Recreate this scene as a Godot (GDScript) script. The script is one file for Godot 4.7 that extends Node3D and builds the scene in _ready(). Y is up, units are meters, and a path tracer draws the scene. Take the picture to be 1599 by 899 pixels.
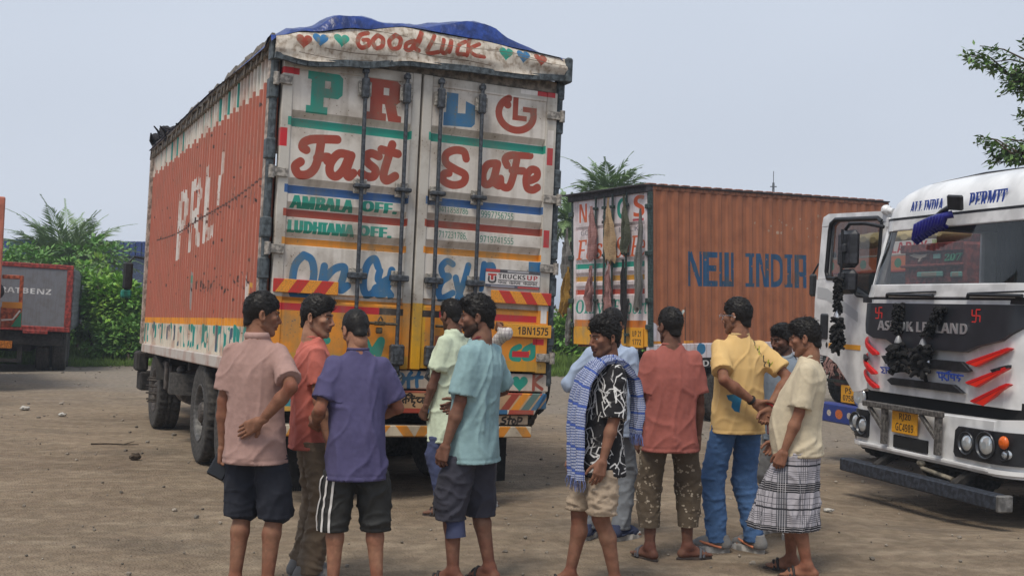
extends Node3D

# ------------------------------------------------------------------ mesh building
class MB:
	var v := PackedVector3Array()
	var n := PackedVector3Array()
	var uv := PackedVector2Array()
	var col := PackedColorArray()
	var ix := PackedInt32Array()
	var c := Color.WHITE
	var plane := ""          # "xy" or "zy": lay the texture flat over rect
	var rect := Rect2(0, 0, 1, 1)

	func vert(p: Vector3, nn: Vector3) -> int:
		v.append(p); n.append(nn); col.append(c)
		return v.size() - 1

	func face(i: int, j: int, k: int) -> void:   # counter-clockwise seen from outside
		ix.append(i); ix.append(k); ix.append(j)

	func tri(a: Vector3, b: Vector3, d: Vector3) -> void:
		var nn := (b - a).cross(d - a).normalized()
		face(vert(a, nn), vert(b, nn), vert(d, nn))

	func quad(a: Vector3, b: Vector3, d: Vector3, e: Vector3) -> void:
		var nn := (d - a).cross(e - b).normalized()
		var i := vert(a, nn); vert(b, nn); vert(d, nn); vert(e, nn)
		face(i, i + 1, i + 2); face(i, i + 2, i + 3)

	func box(at: Vector3, size: Vector3, ch := 0.0, b := Basis()) -> void:
		var h := size * 0.5
		ch = minf(ch, minf(h.x, minf(h.y, h.z)) * 0.9)
		var i := h - Vector3(ch, ch, ch)
		for ax in 3:
			var u := (ax + 1) % 3
			var w := (ax + 2) % 3
			for s in [-1.0, 1.0]:
				var q: Array[Vector3] = []
				for k in [[-1, -1], [1, -1], [1, 1], [-1, 1]]:
					var p := Vector3()
					p[ax] = h[ax] * s; p[u] = i[u] * k[0]; p[w] = i[w] * k[1]
					q.append(at + b * p)
				if s > 0: quad(q[0], q[1], q[2], q[3])
				else: quad(q[3], q[2], q[1], q[0])
		if ch <= 0.0: return
		for ax in 3:
			var u := (ax + 1) % 3
			var w := (ax + 2) % 3
			for s in [[-1, -1], [1, -1], [1, 1], [-1, 1]]:
				var p := [Vector3(), Vector3(), Vector3(), Vector3()]
				for k in 4:
					p[k][ax] = i[ax] * (-1.0 if k == 0 or k == 3 else 1.0)
					p[k][u] = (h[u] if k < 2 else i[u]) * s[0]
					p[k][w] = (i[w] if k < 2 else h[w]) * s[1]
					p[k] = at + b * p[k]
				if s[0] * s[1] > 0: quad(p[0], p[1], p[2], p[3])
				else: quad(p[3], p[2], p[1], p[0])
		for sx in [-1.0, 1.0]:
			for sy in [-1.0, 1.0]:
				for sz in [-1.0, 1.0]:
					var s := Vector3(sx, sy, sz)
					var a := at + b * (Vector3(h.x, i.y, i.z) * s)
					var d := at + b * (Vector3(i.x, h.y, i.z) * s)
					var e := at + b * (Vector3(i.x, i.y, h.z) * s)
					if sx * sy * sz > 0: tri(a, d, e)
					else: tri(e, d, a)

	func bx(x0: float, y0: float, z0: float, x1: float, y1: float, z1: float, ch := 0.0) -> void:
		box(Vector3(x0 + x1, y0 + y1, z0 + z1) * 0.5, Vector3(absf(x1 - x0), absf(y1 - y0), absf(z1 - z0)), ch)

	func beam(a: Vector3, b: Vector3, w: float, h: float, ch := 0.004, up := Vector3.UP) -> void:
		var d := b - a
		var z := d.normalized()
		if absf(z.dot(up)) > 0.98: up = Vector3.RIGHT
		var x := up.cross(z).normalized()
		box((a + b) * 0.5, Vector3(w, h, d.length()), ch, Basis(x, z.cross(x), z))

	func frame_at(z: Vector3) -> Basis:
		var up := Vector3.UP if absf(z.y) < 0.95 else Vector3.RIGHT
		var x := up.cross(z).normalized()
		return Basis(x, z.cross(x), z)

	# rings of points joined into a smooth skin; every ring has the same count
	func skin(rings: Array, closed := true, cap := true, loop := false) -> void:
		var m: int = rings[0].size()
		var base := v.size()
		for r in rings:
			for p in r: vert(p, Vector3.ZERO)
		var i0 := ix.size()
		var rows := rings.size()
		for a in (rows if loop else rows - 1):
			var a2 := (a + 1) % rows
			for k in (m if closed else m - 1):
				var k2 := (k + 1) % m
				face(base + a * m + k, base + a * m + k2, base + a2 * m + k2)
				face(base + a * m + k, base + a2 * m + k2, base + a2 * m + k)
		smooth(base, i0)
		if cap and closed and not loop:
			fan(rings[0], true)
			fan(rings[rows - 1], false)

	func fan(r: Array, flip: bool) -> void:
		var mid := Vector3()
		for p in r: mid += p
		mid /= r.size()
		for k in r.size():
			var k2 := (k + 1) % r.size()
			if flip: tri(mid, r[k2], r[k])
			else: tri(mid, r[k], r[k2])

	func smooth(base: int, i0: int) -> void:
		for t in range(i0, ix.size(), 3):
			var a := ix[t]; var b := ix[t + 2]; var d := ix[t + 1]
			var f := (v[b] - v[a]).cross(v[d] - v[a])
			n[a] += f; n[b] += f; n[d] += f
		for k in range(base, v.size()): n[k] = n[k].normalized()

	func tube(pts: Array, r: float, seg := 8, taper := -1.0, cap := true) -> void:
		var rings := []
		var m := pts.size()
		var x := Vector3.ZERO
		for k in m:
			var d: Vector3 = (pts[mini(k + 1, m - 1)] - pts[maxi(k - 1, 0)]).normalized()
			if x == Vector3.ZERO: x = frame_at(d).x
			x = (x - d * x.dot(d)).normalized()
			var y := d.cross(x)
			var rr := r if taper < 0.0 else lerpf(r, taper, float(k) / maxf(1.0, m - 1))
			var ring := []
			for s in seg:
				var t := TAU * s / seg
				ring.append(pts[k] + (x * cos(t) + y * sin(t)) * rr)
			rings.append(ring)
		skin(rings, true, cap)

	func cyl(a: Vector3, b: Vector3, r: float, seg := 14, r2 := -1.0) -> void:
		tube([a, b], r, seg, r if r2 < 0.0 else r2)

	# profile of (radius, along) turned about an axis; pieces that should keep an edge are given as separate calls
	func lathe(at: Vector3, axis: Vector3, prof: Array, seg := 40) -> void:
		var b := frame_at(axis.normalized())
		var rings := []
		for p in prof:
			var ring := []
			for s in seg:
				var t := TAU * s / seg
				ring.append(at + b * Vector3(cos(t) * p[0], sin(t) * p[0], p[1]))
			rings.append(ring)
		skin(rings, true, false)

	func ball(at: Vector3, r: Vector3, b := Basis(), seg := 14) -> void:
		var rings := []
		for a in range(1, seg / 2 + 1):
			var u := -PI / 2 + PI * a / (seg / 2 + 1)
			var ring := []
			for s in seg:
				var t := TAU * s / seg
				ring.append(at + b * (Vector3(cos(t) * cos(u), sin(t) * cos(u), sin(u)) * r))
			rings.append(ring)
		skin(rings, true, true)

	# a flat outline in x,y given depth along z (front face at z = z1), with a small chamfer
	func prism(poly: PackedVector2Array, z0: float, z1: float, xf := Transform3D(), ch := 0.0) -> void:
		if Geometry2D.is_polygon_clockwise(poly): poly.reverse()
		var inner := poly
		if ch > 0.0:
			var off := Geometry2D.offset_polygon(poly, -ch)
			if off.size() == 1 and off[0].size() == poly.size():
				inner = off[0]
				var best := 0
				for k in poly.size():
					if inner[k].distance_squared_to(poly[0]) < inner[best].distance_squared_to(poly[0]): best = k
				if Geometry2D.is_polygon_clockwise(inner): inner.reverse()
				var turned := PackedVector2Array()
				for k in inner.size(): turned.append(inner[(k + best) % inner.size()])
				inner = turned
			else: ch = 0.0
		var t := Geometry2D.triangulate_polygon(inner)
		for k in range(0, t.size(), 3):
			var a := inner[t[k]]; var b := inner[t[k + 1]]; var d := inner[t[k + 2]]
			if (b - a).cross(d - a) < 0.0:
				var s := b; b = d; d = s
			tri(xf * Vector3(a.x, a.y, z1), xf * Vector3(b.x, b.y, z1), xf * Vector3(d.x, d.y, z1))
			if ch <= 0.0: tri(xf * Vector3(d.x, d.y, z0), xf * Vector3(b.x, b.y, z0), xf * Vector3(a.x, a.y, z0))
		if ch > 0.0:
			t = Geometry2D.triangulate_polygon(poly)
			for k in range(0, t.size(), 3):
				var a := poly[t[k]]; var b := poly[t[k + 1]]; var d := poly[t[k + 2]]
				if (b - a).cross(d - a) < 0.0:
					var s := b; b = d; d = s
				tri(xf * Vector3(d.x, d.y, z0), xf * Vector3(b.x, b.y, z0), xf * Vector3(a.x, a.y, z0))
		for k in poly.size():
			var p := poly[k]; var q := poly[(k + 1) % poly.size()]
			var p2 := inner[k]; var q2 := inner[(k + 1) % poly.size()]
			var zz := z1 - ch
			quad(xf * Vector3(p.x, p.y, z0), xf * Vector3(q.x, q.y, z0), xf * Vector3(q.x, q.y, zz), xf * Vector3(p.x, p.y, zz))
			if ch > 0.0: quad(xf * Vector3(p.x, p.y, zz), xf * Vector3(q.x, q.y, zz), xf * Vector3(q2.x, q2.y, z1), xf * Vector3(p2.x, p2.y, z1))

	func sheet(rows: Array, two := 0.0) -> void:   # open grid; two > 0 gives it a thickness
		skin(rows, false, false)
		if two > 0.0:
			var back := []
			var m: int = rows[0].size()
			var b0 := v.size() - rows.size() * m
			for a in rows.size():
				var r := []
				for k in range(m - 1, -1, -1): r.append(rows[a][k] - n[b0 + a * m + k] * two)
				back.append(r)
			skin(back, false, false)

	func mesh() -> ArrayMesh:
		var a := []
		a.resize(Mesh.ARRAY_MAX)
		a[Mesh.ARRAY_VERTEX] = v
		a[Mesh.ARRAY_NORMAL] = n
		a[Mesh.ARRAY_COLOR] = col
		a[Mesh.ARRAY_INDEX] = ix
		if plane != "":
			uv.resize(v.size())
			for k in v.size():
				var h := v[k].x if plane == "xy" else (v[k].z if plane == "zy" else -v[k].z)
				uv[k] = Vector2((h - rect.position.x) / rect.size.x, 1.0 - (v[k].y - rect.position.y) / rect.size.y)
		if uv.size() == v.size() and v.size() > 0: a[Mesh.ARRAY_TEX_UV] = uv
		var m := ArrayMesh.new()
		if v.size() > 0: m.add_surface_from_arrays(Mesh.PRIMITIVE_TRIANGLES, a)
		return m

# ------------------------------------------------------------------ flat painting (lettering, stripes) in metres
class Paint:
	var im: Image
	var k: float
	var x0: float
	var y1: float
	var cut := 1

	func _init(r: Rect2, px_per_m: float, base: Color, over := 2) -> void:
		cut = over
		k = px_per_m * over
		x0 = r.position.x
		y1 = r.end.y
		im = Image.create(int(r.size.x * px_per_m) * over, int(r.size.y * px_per_m) * over, false, Image.FORMAT_RGBA8)
		im.fill(base)

	func poly(pts: PackedVector2Array, c: Color) -> void:
		var m := pts.size()
		var q := PackedVector2Array()
		var lo := 1e9
		var hi := -1e9
		for p in pts:
			var y := (y1 - p.y) * k
			q.append(Vector2((p.x - x0) * k, y))
			lo = minf(lo, y); hi = maxf(hi, y)
		for y in range(maxi(0, int(lo)), mini(im.get_height(), int(hi) + 1)):
			var yy := y + 0.5
			var xs := PackedFloat32Array()
			for a in m:
				var p := q[a]; var b := q[(a + 1) % m]
				if (p.y <= yy) != (b.y <= yy): xs.append(p.x + (yy - p.y) / (b.y - p.y) * (b.x - p.x))
			xs.sort()
			for a in range(0, xs.size() - 1, 2):
				var s := int(round(xs[a])); var e := int(round(xs[a + 1]))
				if e > s: im.fill_rect(Rect2i(s, y, e - s, 1), c)

	func rect(a: float, b: float, c: float, d: float, col: Color) -> void:   # x0 y0 x1 y1
		poly(PackedVector2Array([Vector2(a, b), Vector2(c, b), Vector2(c, d), Vector2(a, d)]), col)

	func disc(p: Vector2, r: float, c: Color, ry := -1.0) -> void:
		var q := PackedVector2Array()
		for s in 20: q.append(p + Vector2(cos(TAU * s / 20) * r, sin(TAU * s / 20) * (r if ry < 0.0 else ry)))
		poly(q, c)

	func curve(pts: Array) -> PackedVector2Array:
		var out := PackedVector2Array()
		var m := pts.size()
		for a in m - 1:
			var p0: Vector2 = pts[maxi(a - 1, 0)]; var p1: Vector2 = pts[a]
			var p2: Vector2 = pts[a + 1]; var p3: Vector2 = pts[mini(a + 2, m - 1)]
			for s in 8: out.append(p1.cubic_interpolate(p2, p0, p3, s / 8.0))
		out.append(pts[m - 1])
		return out

	# a brush stroke through points; the width may swell along it
	func stroke(pts: Array, w: float, c: Color, w2 := -1.0, smooth := true) -> void:
		var q := curve(pts) if smooth else PackedVector2Array(pts)
		var m := q.size()
		for a in m:
			var t := float(a) / maxf(1.0, m - 1)
			var r := (w if w2 < 0.0 else lerpf(w, w2, t)) * 0.5
			disc(q[a], r, c)
			if a + 1 < m:
				var d := (q[a + 1] - q[a]).normalized().orthogonal() * r
				poly(PackedVector2Array([q[a] + d, q[a + 1] + d, q[a + 1] - d, q[a] - d]), c)

	func heart(p: Vector2, s: float, c: Color) -> void:
		var q := PackedVector2Array()
		for i in 40:
			var t := TAU * i / 40
			q.append(p + Vector2(16 * pow(sin(t), 3), 13 * cos(t) - 5 * cos(2 * t) - 2 * cos(3 * t) - cos(4 * t)) * s / 32.0)
		poly(q, c)

	# letters of a font, laid so that the text fills the box; lean slants them
	func text(s: String, r: Rect2, c: Color, bold := true, serif := false, lean := 0.0, slope := 0.0) -> void:
		var tm := TextMesh.new()
		var f := SystemFont.new()
		f.font_names = PackedStringArray(["Droid Serif" if serif else "Droid Sans"])
		f.font_weight = 700 if bold else 400
		tm.font = f
		tm.text = s
		tm.font_size = 64
		tm.pixel_size = 0.01
		tm.depth = 0.0
		tm.curve_step = 2.0
		var a := tm.get_mesh_arrays()
		if a.is_empty() or a[0] == null: return
		var vs: PackedVector3Array = a[Mesh.ARRAY_VERTEX]
		var ids: PackedInt32Array = a[Mesh.ARRAY_INDEX] if a[Mesh.ARRAY_INDEX] != null else PackedInt32Array(range(vs.size()))
		if vs.is_empty(): return
		var lo := Vector2(1e9, 1e9)
		var hi := Vector2(-1e9, -1e9)
		for p in vs:
			lo = lo.min(Vector2(p.x, p.y)); hi = hi.max(Vector2(p.x, p.y))
		var sc := Vector2(r.size.x / (hi.x - lo.x), r.size.y / (hi.y - lo.y))
		for t in range(0, ids.size(), 3):
			var q := PackedVector2Array()
			for j in 3:
				var p := vs[ids[t + j]]
				var u := (p.x - lo.x) * sc.x
				var w := (p.y - lo.y) * sc.y
				q.append(Vector2(r.position.x + u + w * lean, r.position.y + w + u * slope))
			poly(q, c)

	# age the paint: blotches, streaks that run down and small chips
	func wear(sd: int, dirt: Color, much: float, streak: float, chips := 0.0, chip := Color.BLACK) -> void:
		if cut > 1: im.resize(im.get_width() / cut, im.get_height() / cut, Image.INTERPOLATE_BILINEAR)
		var w := im.get_width()
		var h := im.get_height()
		var f := FastNoiseLite.new()
		f.seed = sd
		f.noise_type = FastNoiseLite.TYPE_SIMPLEX
		f.fractal_octaves = 5
		f.frequency = 6.0 / h
		var na := f.get_image(w, h, false, false, false).get_data()
		f.seed = sd + 7
		f.frequency = 24.0 / h
		f.fractal_octaves = 3
		var nb := f.get_image(w, maxi(8, h / 14), false, false, false)
		nb.resize(w, h, Image.INTERPOLATE_BILINEAR)
		var ns := nb.get_data()
		f.seed = sd + 13
		f.frequency = 0.055
		f.fractal_octaves = 4
		var nc := f.get_image(w, h, false, false, false).get_data()
		var d := im.get_data()
		var dr := dirt.r * 255; var dg := dirt.g * 255; var db := dirt.b * 255
		for i in w * h:
			var a := na[i] / 255.0
			var s := ns[i] / 255.0
			var g := nc[i] / 255.0
			var t := clampf((a - 0.42) * 2.2, 0.0, 1.0) * much + clampf((s - 0.5) * 2.5, 0.0, 1.0) * streak + (g - 0.5) * 0.22 * much
			t = clampf(t, 0.0, 0.85)
			var j := i * 4
			if chips > 0.0 and g * 0.75 + a * 0.25 > 0.86 - chips:
				d[j] = int(chip.r * 255); d[j + 1] = int(chip.g * 255); d[j + 2] = int(chip.b * 255)
				t *= 0.5
			d[j] = int(lerpf(d[j], dr, t)); d[j + 1] = int(lerpf(d[j + 1], dg, t)); d[j + 2] = int(lerpf(d[j + 2], db, t))
		im = Image.create_from_data(w, h, false, Image.FORMAT_RGBA8, d)

	func tex() -> ImageTexture:
		return ImageTexture.create_from_image(im)

# ------------------------------------------------------------------ materials
var mats := {}
var texs := {}

func rgb(r: int, g: int, b: int) -> Color: return Color8(r, g, b)

func cloud_tex(key: String, sd: int, freq: float, lo: float, hi: float, oct := 5, size := 512) -> Texture2D:
	if texs.has(key): return texs[key]
	var f := FastNoiseLite.new()
	f.seed = sd; f.frequency = freq; f.fractal_octaves = oct
	f.noise_type = FastNoiseLite.TYPE_SIMPLEX
	var im := f.get_seamless_image(size, size)
	im.convert(Image.FORMAT_L8)
	var d := im.get_data()
	for i in d.size(): d[i] = int(255.0 * lerpf(lo, hi, smoothstep(0.2, 0.8, d[i] / 255.0)))
	texs[key] = ImageTexture.create_from_image(Image.create_from_data(size, size, false, Image.FORMAT_L8, d))
	return texs[key]

func bump_tex(key: String, sd: int, freq: float, strength: float, oct := 4, size := 512) -> Texture2D:
	if texs.has(key): return texs[key]
	var f := FastNoiseLite.new()
	f.seed = sd; f.frequency = freq; f.fractal_octaves = oct
	f.noise_type = FastNoiseLite.TYPE_SIMPLEX
	var im := f.get_seamless_image(size, size)
	im.convert(Image.FORMAT_RGBA8)
	im.bump_map_to_normal_map(strength)
	texs[key] = ImageTexture.create_from_image(im)
	return texs[key]

# a worn, uneven surface of one colour (sRGB); the unevenness is a triplanar pattern fixed to the thing
func mat(key: String, c: Color, rough := 0.7, metal := 0.0, kind := "grime", scale := 1.3, bump := 0.35) -> StandardMaterial3D:
	if mats.has(key): return mats[key]
	var m := StandardMaterial3D.new()
	m.resource_name = key
	m.albedo_color = c
	m.roughness = rough
	m.metallic = metal
	m.uv1_triplanar = true
	m.uv1_scale = Vector3.ONE * scale
	if kind == "grime":
		m.albedo_texture = cloud_tex("grime", 3, 0.012, 0.66, 1.0)
		m.normal_enabled = bump > 0.0
		m.normal_texture = bump_tex("dent", 5, 0.02, 6.0)
		m.normal_scale = bump
	elif kind == "soft":
		m.albedo_texture = cloud_tex("soft", 9, 0.006, 0.88, 1.0, 4)
	elif kind == "cloth":
		m.albedo_texture = cloud_tex("weave", 21, 0.02, 0.95, 1.0, 3)
		m.normal_enabled = true
		m.normal_texture = bump_tex("crumple", 15, 0.016, 10.0, 4)
		m.normal_scale = bump
	mats[key] = m
	return m

func painted(key: String, p: Paint, rough := 0.6, bump := 0.3, metal := 0.0) -> StandardMaterial3D:
	var m := StandardMaterial3D.new()
	m.resource_name = key
	m.albedo_texture = p.tex()
	m.roughness = rough
	m.metallic = metal
	mats[key] = m
	return m

# ------------------------------------------------------------------ naming things
var taken := {}

func numbered(s: String) -> String:
	var k: int = taken.get(s, 0)
	taken[s] = k + 1
	return s if k == 0 else "%s_%03d" % [s, k]

func tag(o: Node, label: String, category: String, group := "", kind := "") -> void:
	if label != "": o.set_meta("label", label)
	if category != "": o.set_meta("category", category)
	if group != "": o.set_meta("group", group)
	if kind != "": o.set_meta("kind", kind)

func thing(called: String, label: String, category: String, at := Vector3.ZERO, b := Basis(), group := "") -> Node3D:
	var o := Node3D.new()
	o.name = numbered(called)
	add_child(o)
	o.transform = Transform3D(b, at)
	tag(o, label, category, group)
	return o

func part(called: String, m: Variant, material: Material, parent: Node, at := Transform3D(), label := "") -> MeshInstance3D:
	var o := MeshInstance3D.new()
	o.name = called if parent != self else numbered(called)
	o.mesh = m.mesh() if m is MB else m
	o.material_override = material
	parent.add_child(o, true)
	o.transform = at
	if label != "": o.set_meta("label", label)
	return o

func structure(called: String, m: MB, material: Material, kind := "structure") -> MeshInstance3D:
	var o := part(called, m, material, self)
	o.set_meta("kind", kind)
	return o

func V(x: float, y: float, z: float) -> Vector3: return Vector3(x, y, z)

# ------------------------------------------------------------------ the scene
func _ready() -> void:
	var cam := Camera3D.new()
	cam.name = "camera"
	cam.transform = Transform3D(Basis.from_euler(Vector3(deg_to_rad(0.9), 0, 0)) * Basis.from_euler(Vector3(0, 0, deg_to_rad(1.0))), V(0, 1.6, 0))
	cam.fov = rad_to_deg(2.0 * atan(449.5 / 1820.0))
	cam.near = 0.05
	cam.far = 2000.0
	add_child(cam)
	cam.current = true
	var we := WorldEnvironment.new()
	we.name = "overcast_sky"
	var env := Environment.new()
	env.background_mode = Environment.BG_SKY
	env.sky = Sky.new()
	var sm := ProceduralSkyMaterial.new()
	sm.sky_top_color = Color(0.375, 0.432, 0.525).linear_to_srgb()
	sm.sky_horizon_color = Color(0.475, 0.515, 0.585).linear_to_srgb()
	sm.sky_curve = 0.25
	sm.ground_bottom_color = Color(0.22, 0.19, 0.15).linear_to_srgb()
	sm.ground_horizon_color = Color(0.45, 0.46, 0.46).linear_to_srgb()
	sm.sky_cover = sky_clouds()
	sm.sky_cover_modulate = Color(1, 1, 1, 0.6)
	env.sky.sky_material = sm
	env.tonemap_mode = Environment.TONE_MAPPER_LINEAR
	env.tonemap_exposure = 1.34
	env.sdfgi_enabled = true
	env.ssao_enabled = true
	env.ssil_enabled = true
	env.fog_enabled = true
	env.fog_density = 0.0016
	env.fog_light_color = Color(0.86, 0.9, 0.95)
	we.environment = env
	add_child(we)
	var sun := DirectionalLight3D.new()
	sun.name = "sun_behind_cloud"
	sun.light_energy = 0.6
	sun.light_angular_distance = 18.0
	sun.light_color = Color(1.0, 0.97, 0.92)
	sun.shadow_enabled = true
	sun.rotation = Vector3(deg_to_rad(-62), deg_to_rad(-28), 0)
	add_child(sun)
	build_ground()
	main_truck()
	pass
	white_truck()
	brown_truck()
	maroon_lorries()
	left_trucks()
	plants()
	people()
	litter()

func sky_clouds() -> Texture2D:
	var f := FastNoiseLite.new()
	f.seed = 19; f.frequency = 0.006; f.fractal_octaves = 4
	var im := Image.create(512, 256, false, Image.FORMAT_RGBAF)
	for y in 256:
		for x in 512:
			var a := TAU * x / 512.0
			var e := PI * (0.5 - y / 256.0)
			var g := f.get_noise_3d(cos(a) * cos(e) * 120.0, sin(e) * 240.0, sin(a) * cos(e) * 120.0)
			var s := clampf(0.5 + g * 0.9, 0.0, 1.0)
			im.set_pixel(x, y, Color(0.16 * s, 0.16 * s, 0.165 * s, 1.0))
	return ImageTexture.create_from_image(im)

# ------------------------------------------------------------------ the dirt yard
var gn: FastNoiseLite

func ground_h(x: float, z: float) -> float:
	if gn == null:
		gn = FastNoiseLite.new()
		gn.seed = 2; gn.frequency = 0.5; gn.fractal_octaves = 4
	var d := -z
	var slope := -0.30 * smoothstep(9.0, 19.0, d) * smoothstep(0.8, 4.0, x) - 0.10 * smoothstep(8.0, 9.8, d) * smoothstep(2.2, 3.2, x)
	return slope + 0.02 * gn.get_noise_2d(x * 0.6, z * 0.6) * smoothstep(60.0, 20.0, d)

func ground_fine(x: float, z: float) -> float:
	var d := -z
	var h := ground_h(x, z)
	# low ridges raked by tyres, crossing the yard
	var u := x * 0.35 - z * 0.94 + 0.5 * gn.get_noise_2d(x * 0.5 + 40.0, z * 0.5)
	h += 0.005 * gn.get_noise_2d(x * 2.4, z * 7.0)
	h += 0.0028 * gn.get_noise_2d(x * 7.0 + 9.0, z * 16.0)
	h += 0.004 * sin(u * 9.0) * gn.get_noise_2d(x * 0.9 + 7.0, z * 0.9)
	return h - 0.004 - 0.009 * track(x, z)

func build_ground() -> void:
	var m := MB.new()
	# fine sheet in view, widening outwards; rows by distance so that the far rows are longer
	var zs := []
	var z := -1.0
	while z > -44.0:
		zs.append(z)
		z -= 0.035 * maxf(1.0, -z / 5.0)
	var f := FastNoiseLite.new(); f.seed = 71; f.frequency = 0.22; f.fractal_octaves = 4
	var f2 := FastNoiseLite.new(); f2.seed = 72; f2.frequency = 1.6; f2.fractal_octaves = 3
	var nx := 230
	var base := 0
	for zz in zs:
		for k in nx:
			var s := lerpf(-1.0, 1.0, k / float(nx - 1))
			var half: float = 5.0 + (-zz) * 0.62
			var x: float = s * half
			var edge: float = minf(1.0, (1.0 - absf(s)) * 8.0)
			m.c = ground_tone(x, zz, f, f2)
			m.vert(V(x, lerpf(ground_h(x, zz), ground_fine(x, zz), edge), zz), Vector3.ZERO)
	for a in zs.size() - 1:
		for k in nx - 1:
			var i := a * nx + k
			m.face(i, i + 1, i + nx + 1); m.face(i, i + nx + 1, i + nx)
	m.smooth(0, 0)
	var g := StandardMaterial3D.new()
	g.resource_name = "packed_dirt"
	g.vertex_color_use_as_albedo = true
	g.albedo_texture = cloud_tex("soil", 33, 0.02, 0.9, 1.0, 6, 1024)
	g.uv1_triplanar = true; g.uv1_world_triplanar = true
	g.uv1_scale = V(0.3, 0.3, 0.3)
	g.roughness = 0.97
	g.metallic_specular = 0.2
	g.normal_enabled = true
	g.normal_texture = bump_tex("grit", 34, 0.11, 7.0, 4, 1024)
	g.normal_scale = 0.6
	structure("ground", m, g)
	# the land beyond, out to the horizon, a little lower than the yard's edges
	m = MB.new()
	var rings := []
	for r in [0.5, 8.0, 16.0, 24.0, 31.0, 40.0, 60.0, 100.0, 200.0, 600.0, 1500.0]:
		var ring := []
		for k in 96:
			var a := TAU * k / 96
			var x: float = cos(a) * r; var zz: float = -14.0 + sin(a) * r
			ring.append(V(x, ground_h(x, zz) - 0.5 * smoothstep(36.0, 20.0, r) - 0.03, zz))
		rings.append(ring)
	m.c = Color(0.26, 0.235, 0.20)
	m.skin(rings, true, false)
	structure("far_ground", m, g)
	# loose stones and clods
	var rng := RandomNumberGenerator.new(); rng.seed = 88
	var st := MB.new()
	st.ball(Vector3.ZERO, V(1, 0.7, 0.85), Basis(), 7)
	for k in st.v.size(): st.v[k] *= 0.8 + 0.4 * absf(sin(st.v[k].x * 7.1 + st.v[k].z * 5.3 + st.v[k].y * 9.0))
	var mm := MultiMesh.new()
	mm.transform_format = MultiMesh.TRANSFORM_3D
	mm.use_colors = true
	mm.mesh = st.mesh()
	mm.instance_count = 3000
	for k in 3000:
		var d := 4.5 + 24.0 * pow(rng.randf(), 1.5)
		var x := rng.randf_range(-0.52, 0.55) * d
		var s := 0.003 + 0.017 * pow(rng.randf(), 5.0)
		if d > 12.0: s *= 1.7
		mm.set_instance_transform(k, Transform3D(Basis.from_euler(V(rng.randf() * 0.6, rng.randf() * TAU, rng.randf() * 0.6)).scaled(V(s, s, s) * rng.randf_range(0.7, 1.3)), V(x, ground_h(x, -d) + s * 0.2, -d)))
		var t := rng.randf_range(0.10, 0.34)
		mm.set_instance_color(k, Color(t, t * 0.86, t * 0.70))
	var mi := MultiMeshInstance3D.new()
	mi.name = "loose_stones"
	mi.multimesh = mm
	var sm := StandardMaterial3D.new(); sm.vertex_color_use_as_albedo = true; sm.roughness = 0.95; sm.resource_name = "stone"
	mi.material_override = sm
	add_child(mi)
	mi.set_meta("kind", "stuff")

func ground_tone(x: float, z: float, f: FastNoiseLite, f2: FastNoiseLite) -> Color:
	var a := f.get_noise_2d(x, z * 1.8)
	var b := f2.get_noise_2d(x * 0.7, z * 2.2)
	var dirt := Color(0.285, 0.222, 0.158).lerp(Color(0.215, 0.165, 0.118), clampf(0.5 + a * 1.1, 0.0, 1.0))
	dirt = dirt.lerp(Color(0.36, 0.29, 0.212), clampf(b * 1.1, 0.0, 0.6))
	var grey := smoothstep(14.0, 20.0, -z + x * 0.5 + a * 3.0)
	dirt = dirt.lerp(Color(0.285, 0.25, 0.21), grey * 0.8)
	return dirt.lerp(Color(0.19, 0.15, 0.11), 0.6 * track(x, z)).lerp(Color(0.15, 0.122, 0.095), 0.45 * smoothstep(0.28, 0.5, f.get_noise_2d(x * 1.6 + 90.0, z * 2.6)))

# how deep in a tyre track a spot lies: wheel pairs that swung across the yard
func track(x: float, z: float) -> float:
	var t := 0.0
	for q in [[2.0, -3.0, 9.0], [-9.0, -22.0, 17.5], [6.0, -30.0, 22.0], [-3.0, 9.0, 15.5], [-14.0, -4.0, 12.5], [0.5, -52.0, 44.0]]:
		var r := Vector2(x - q[0], z - q[1]).length()
		for o in [0.0, 1.85]:
			var d: float = absf(r - q[2] - o)
			if d < 0.3: t = maxf(t, smoothstep(0.26, 0.10, d) * (0.55 + 0.45 * sin(atan2(z - q[1], x - q[0]) * q[2] * 18.0)) * smoothstep(-0.35, 0.25, gn.get_noise_2d(x * 0.7 + q[0], z * 0.7)))
	return t

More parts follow.
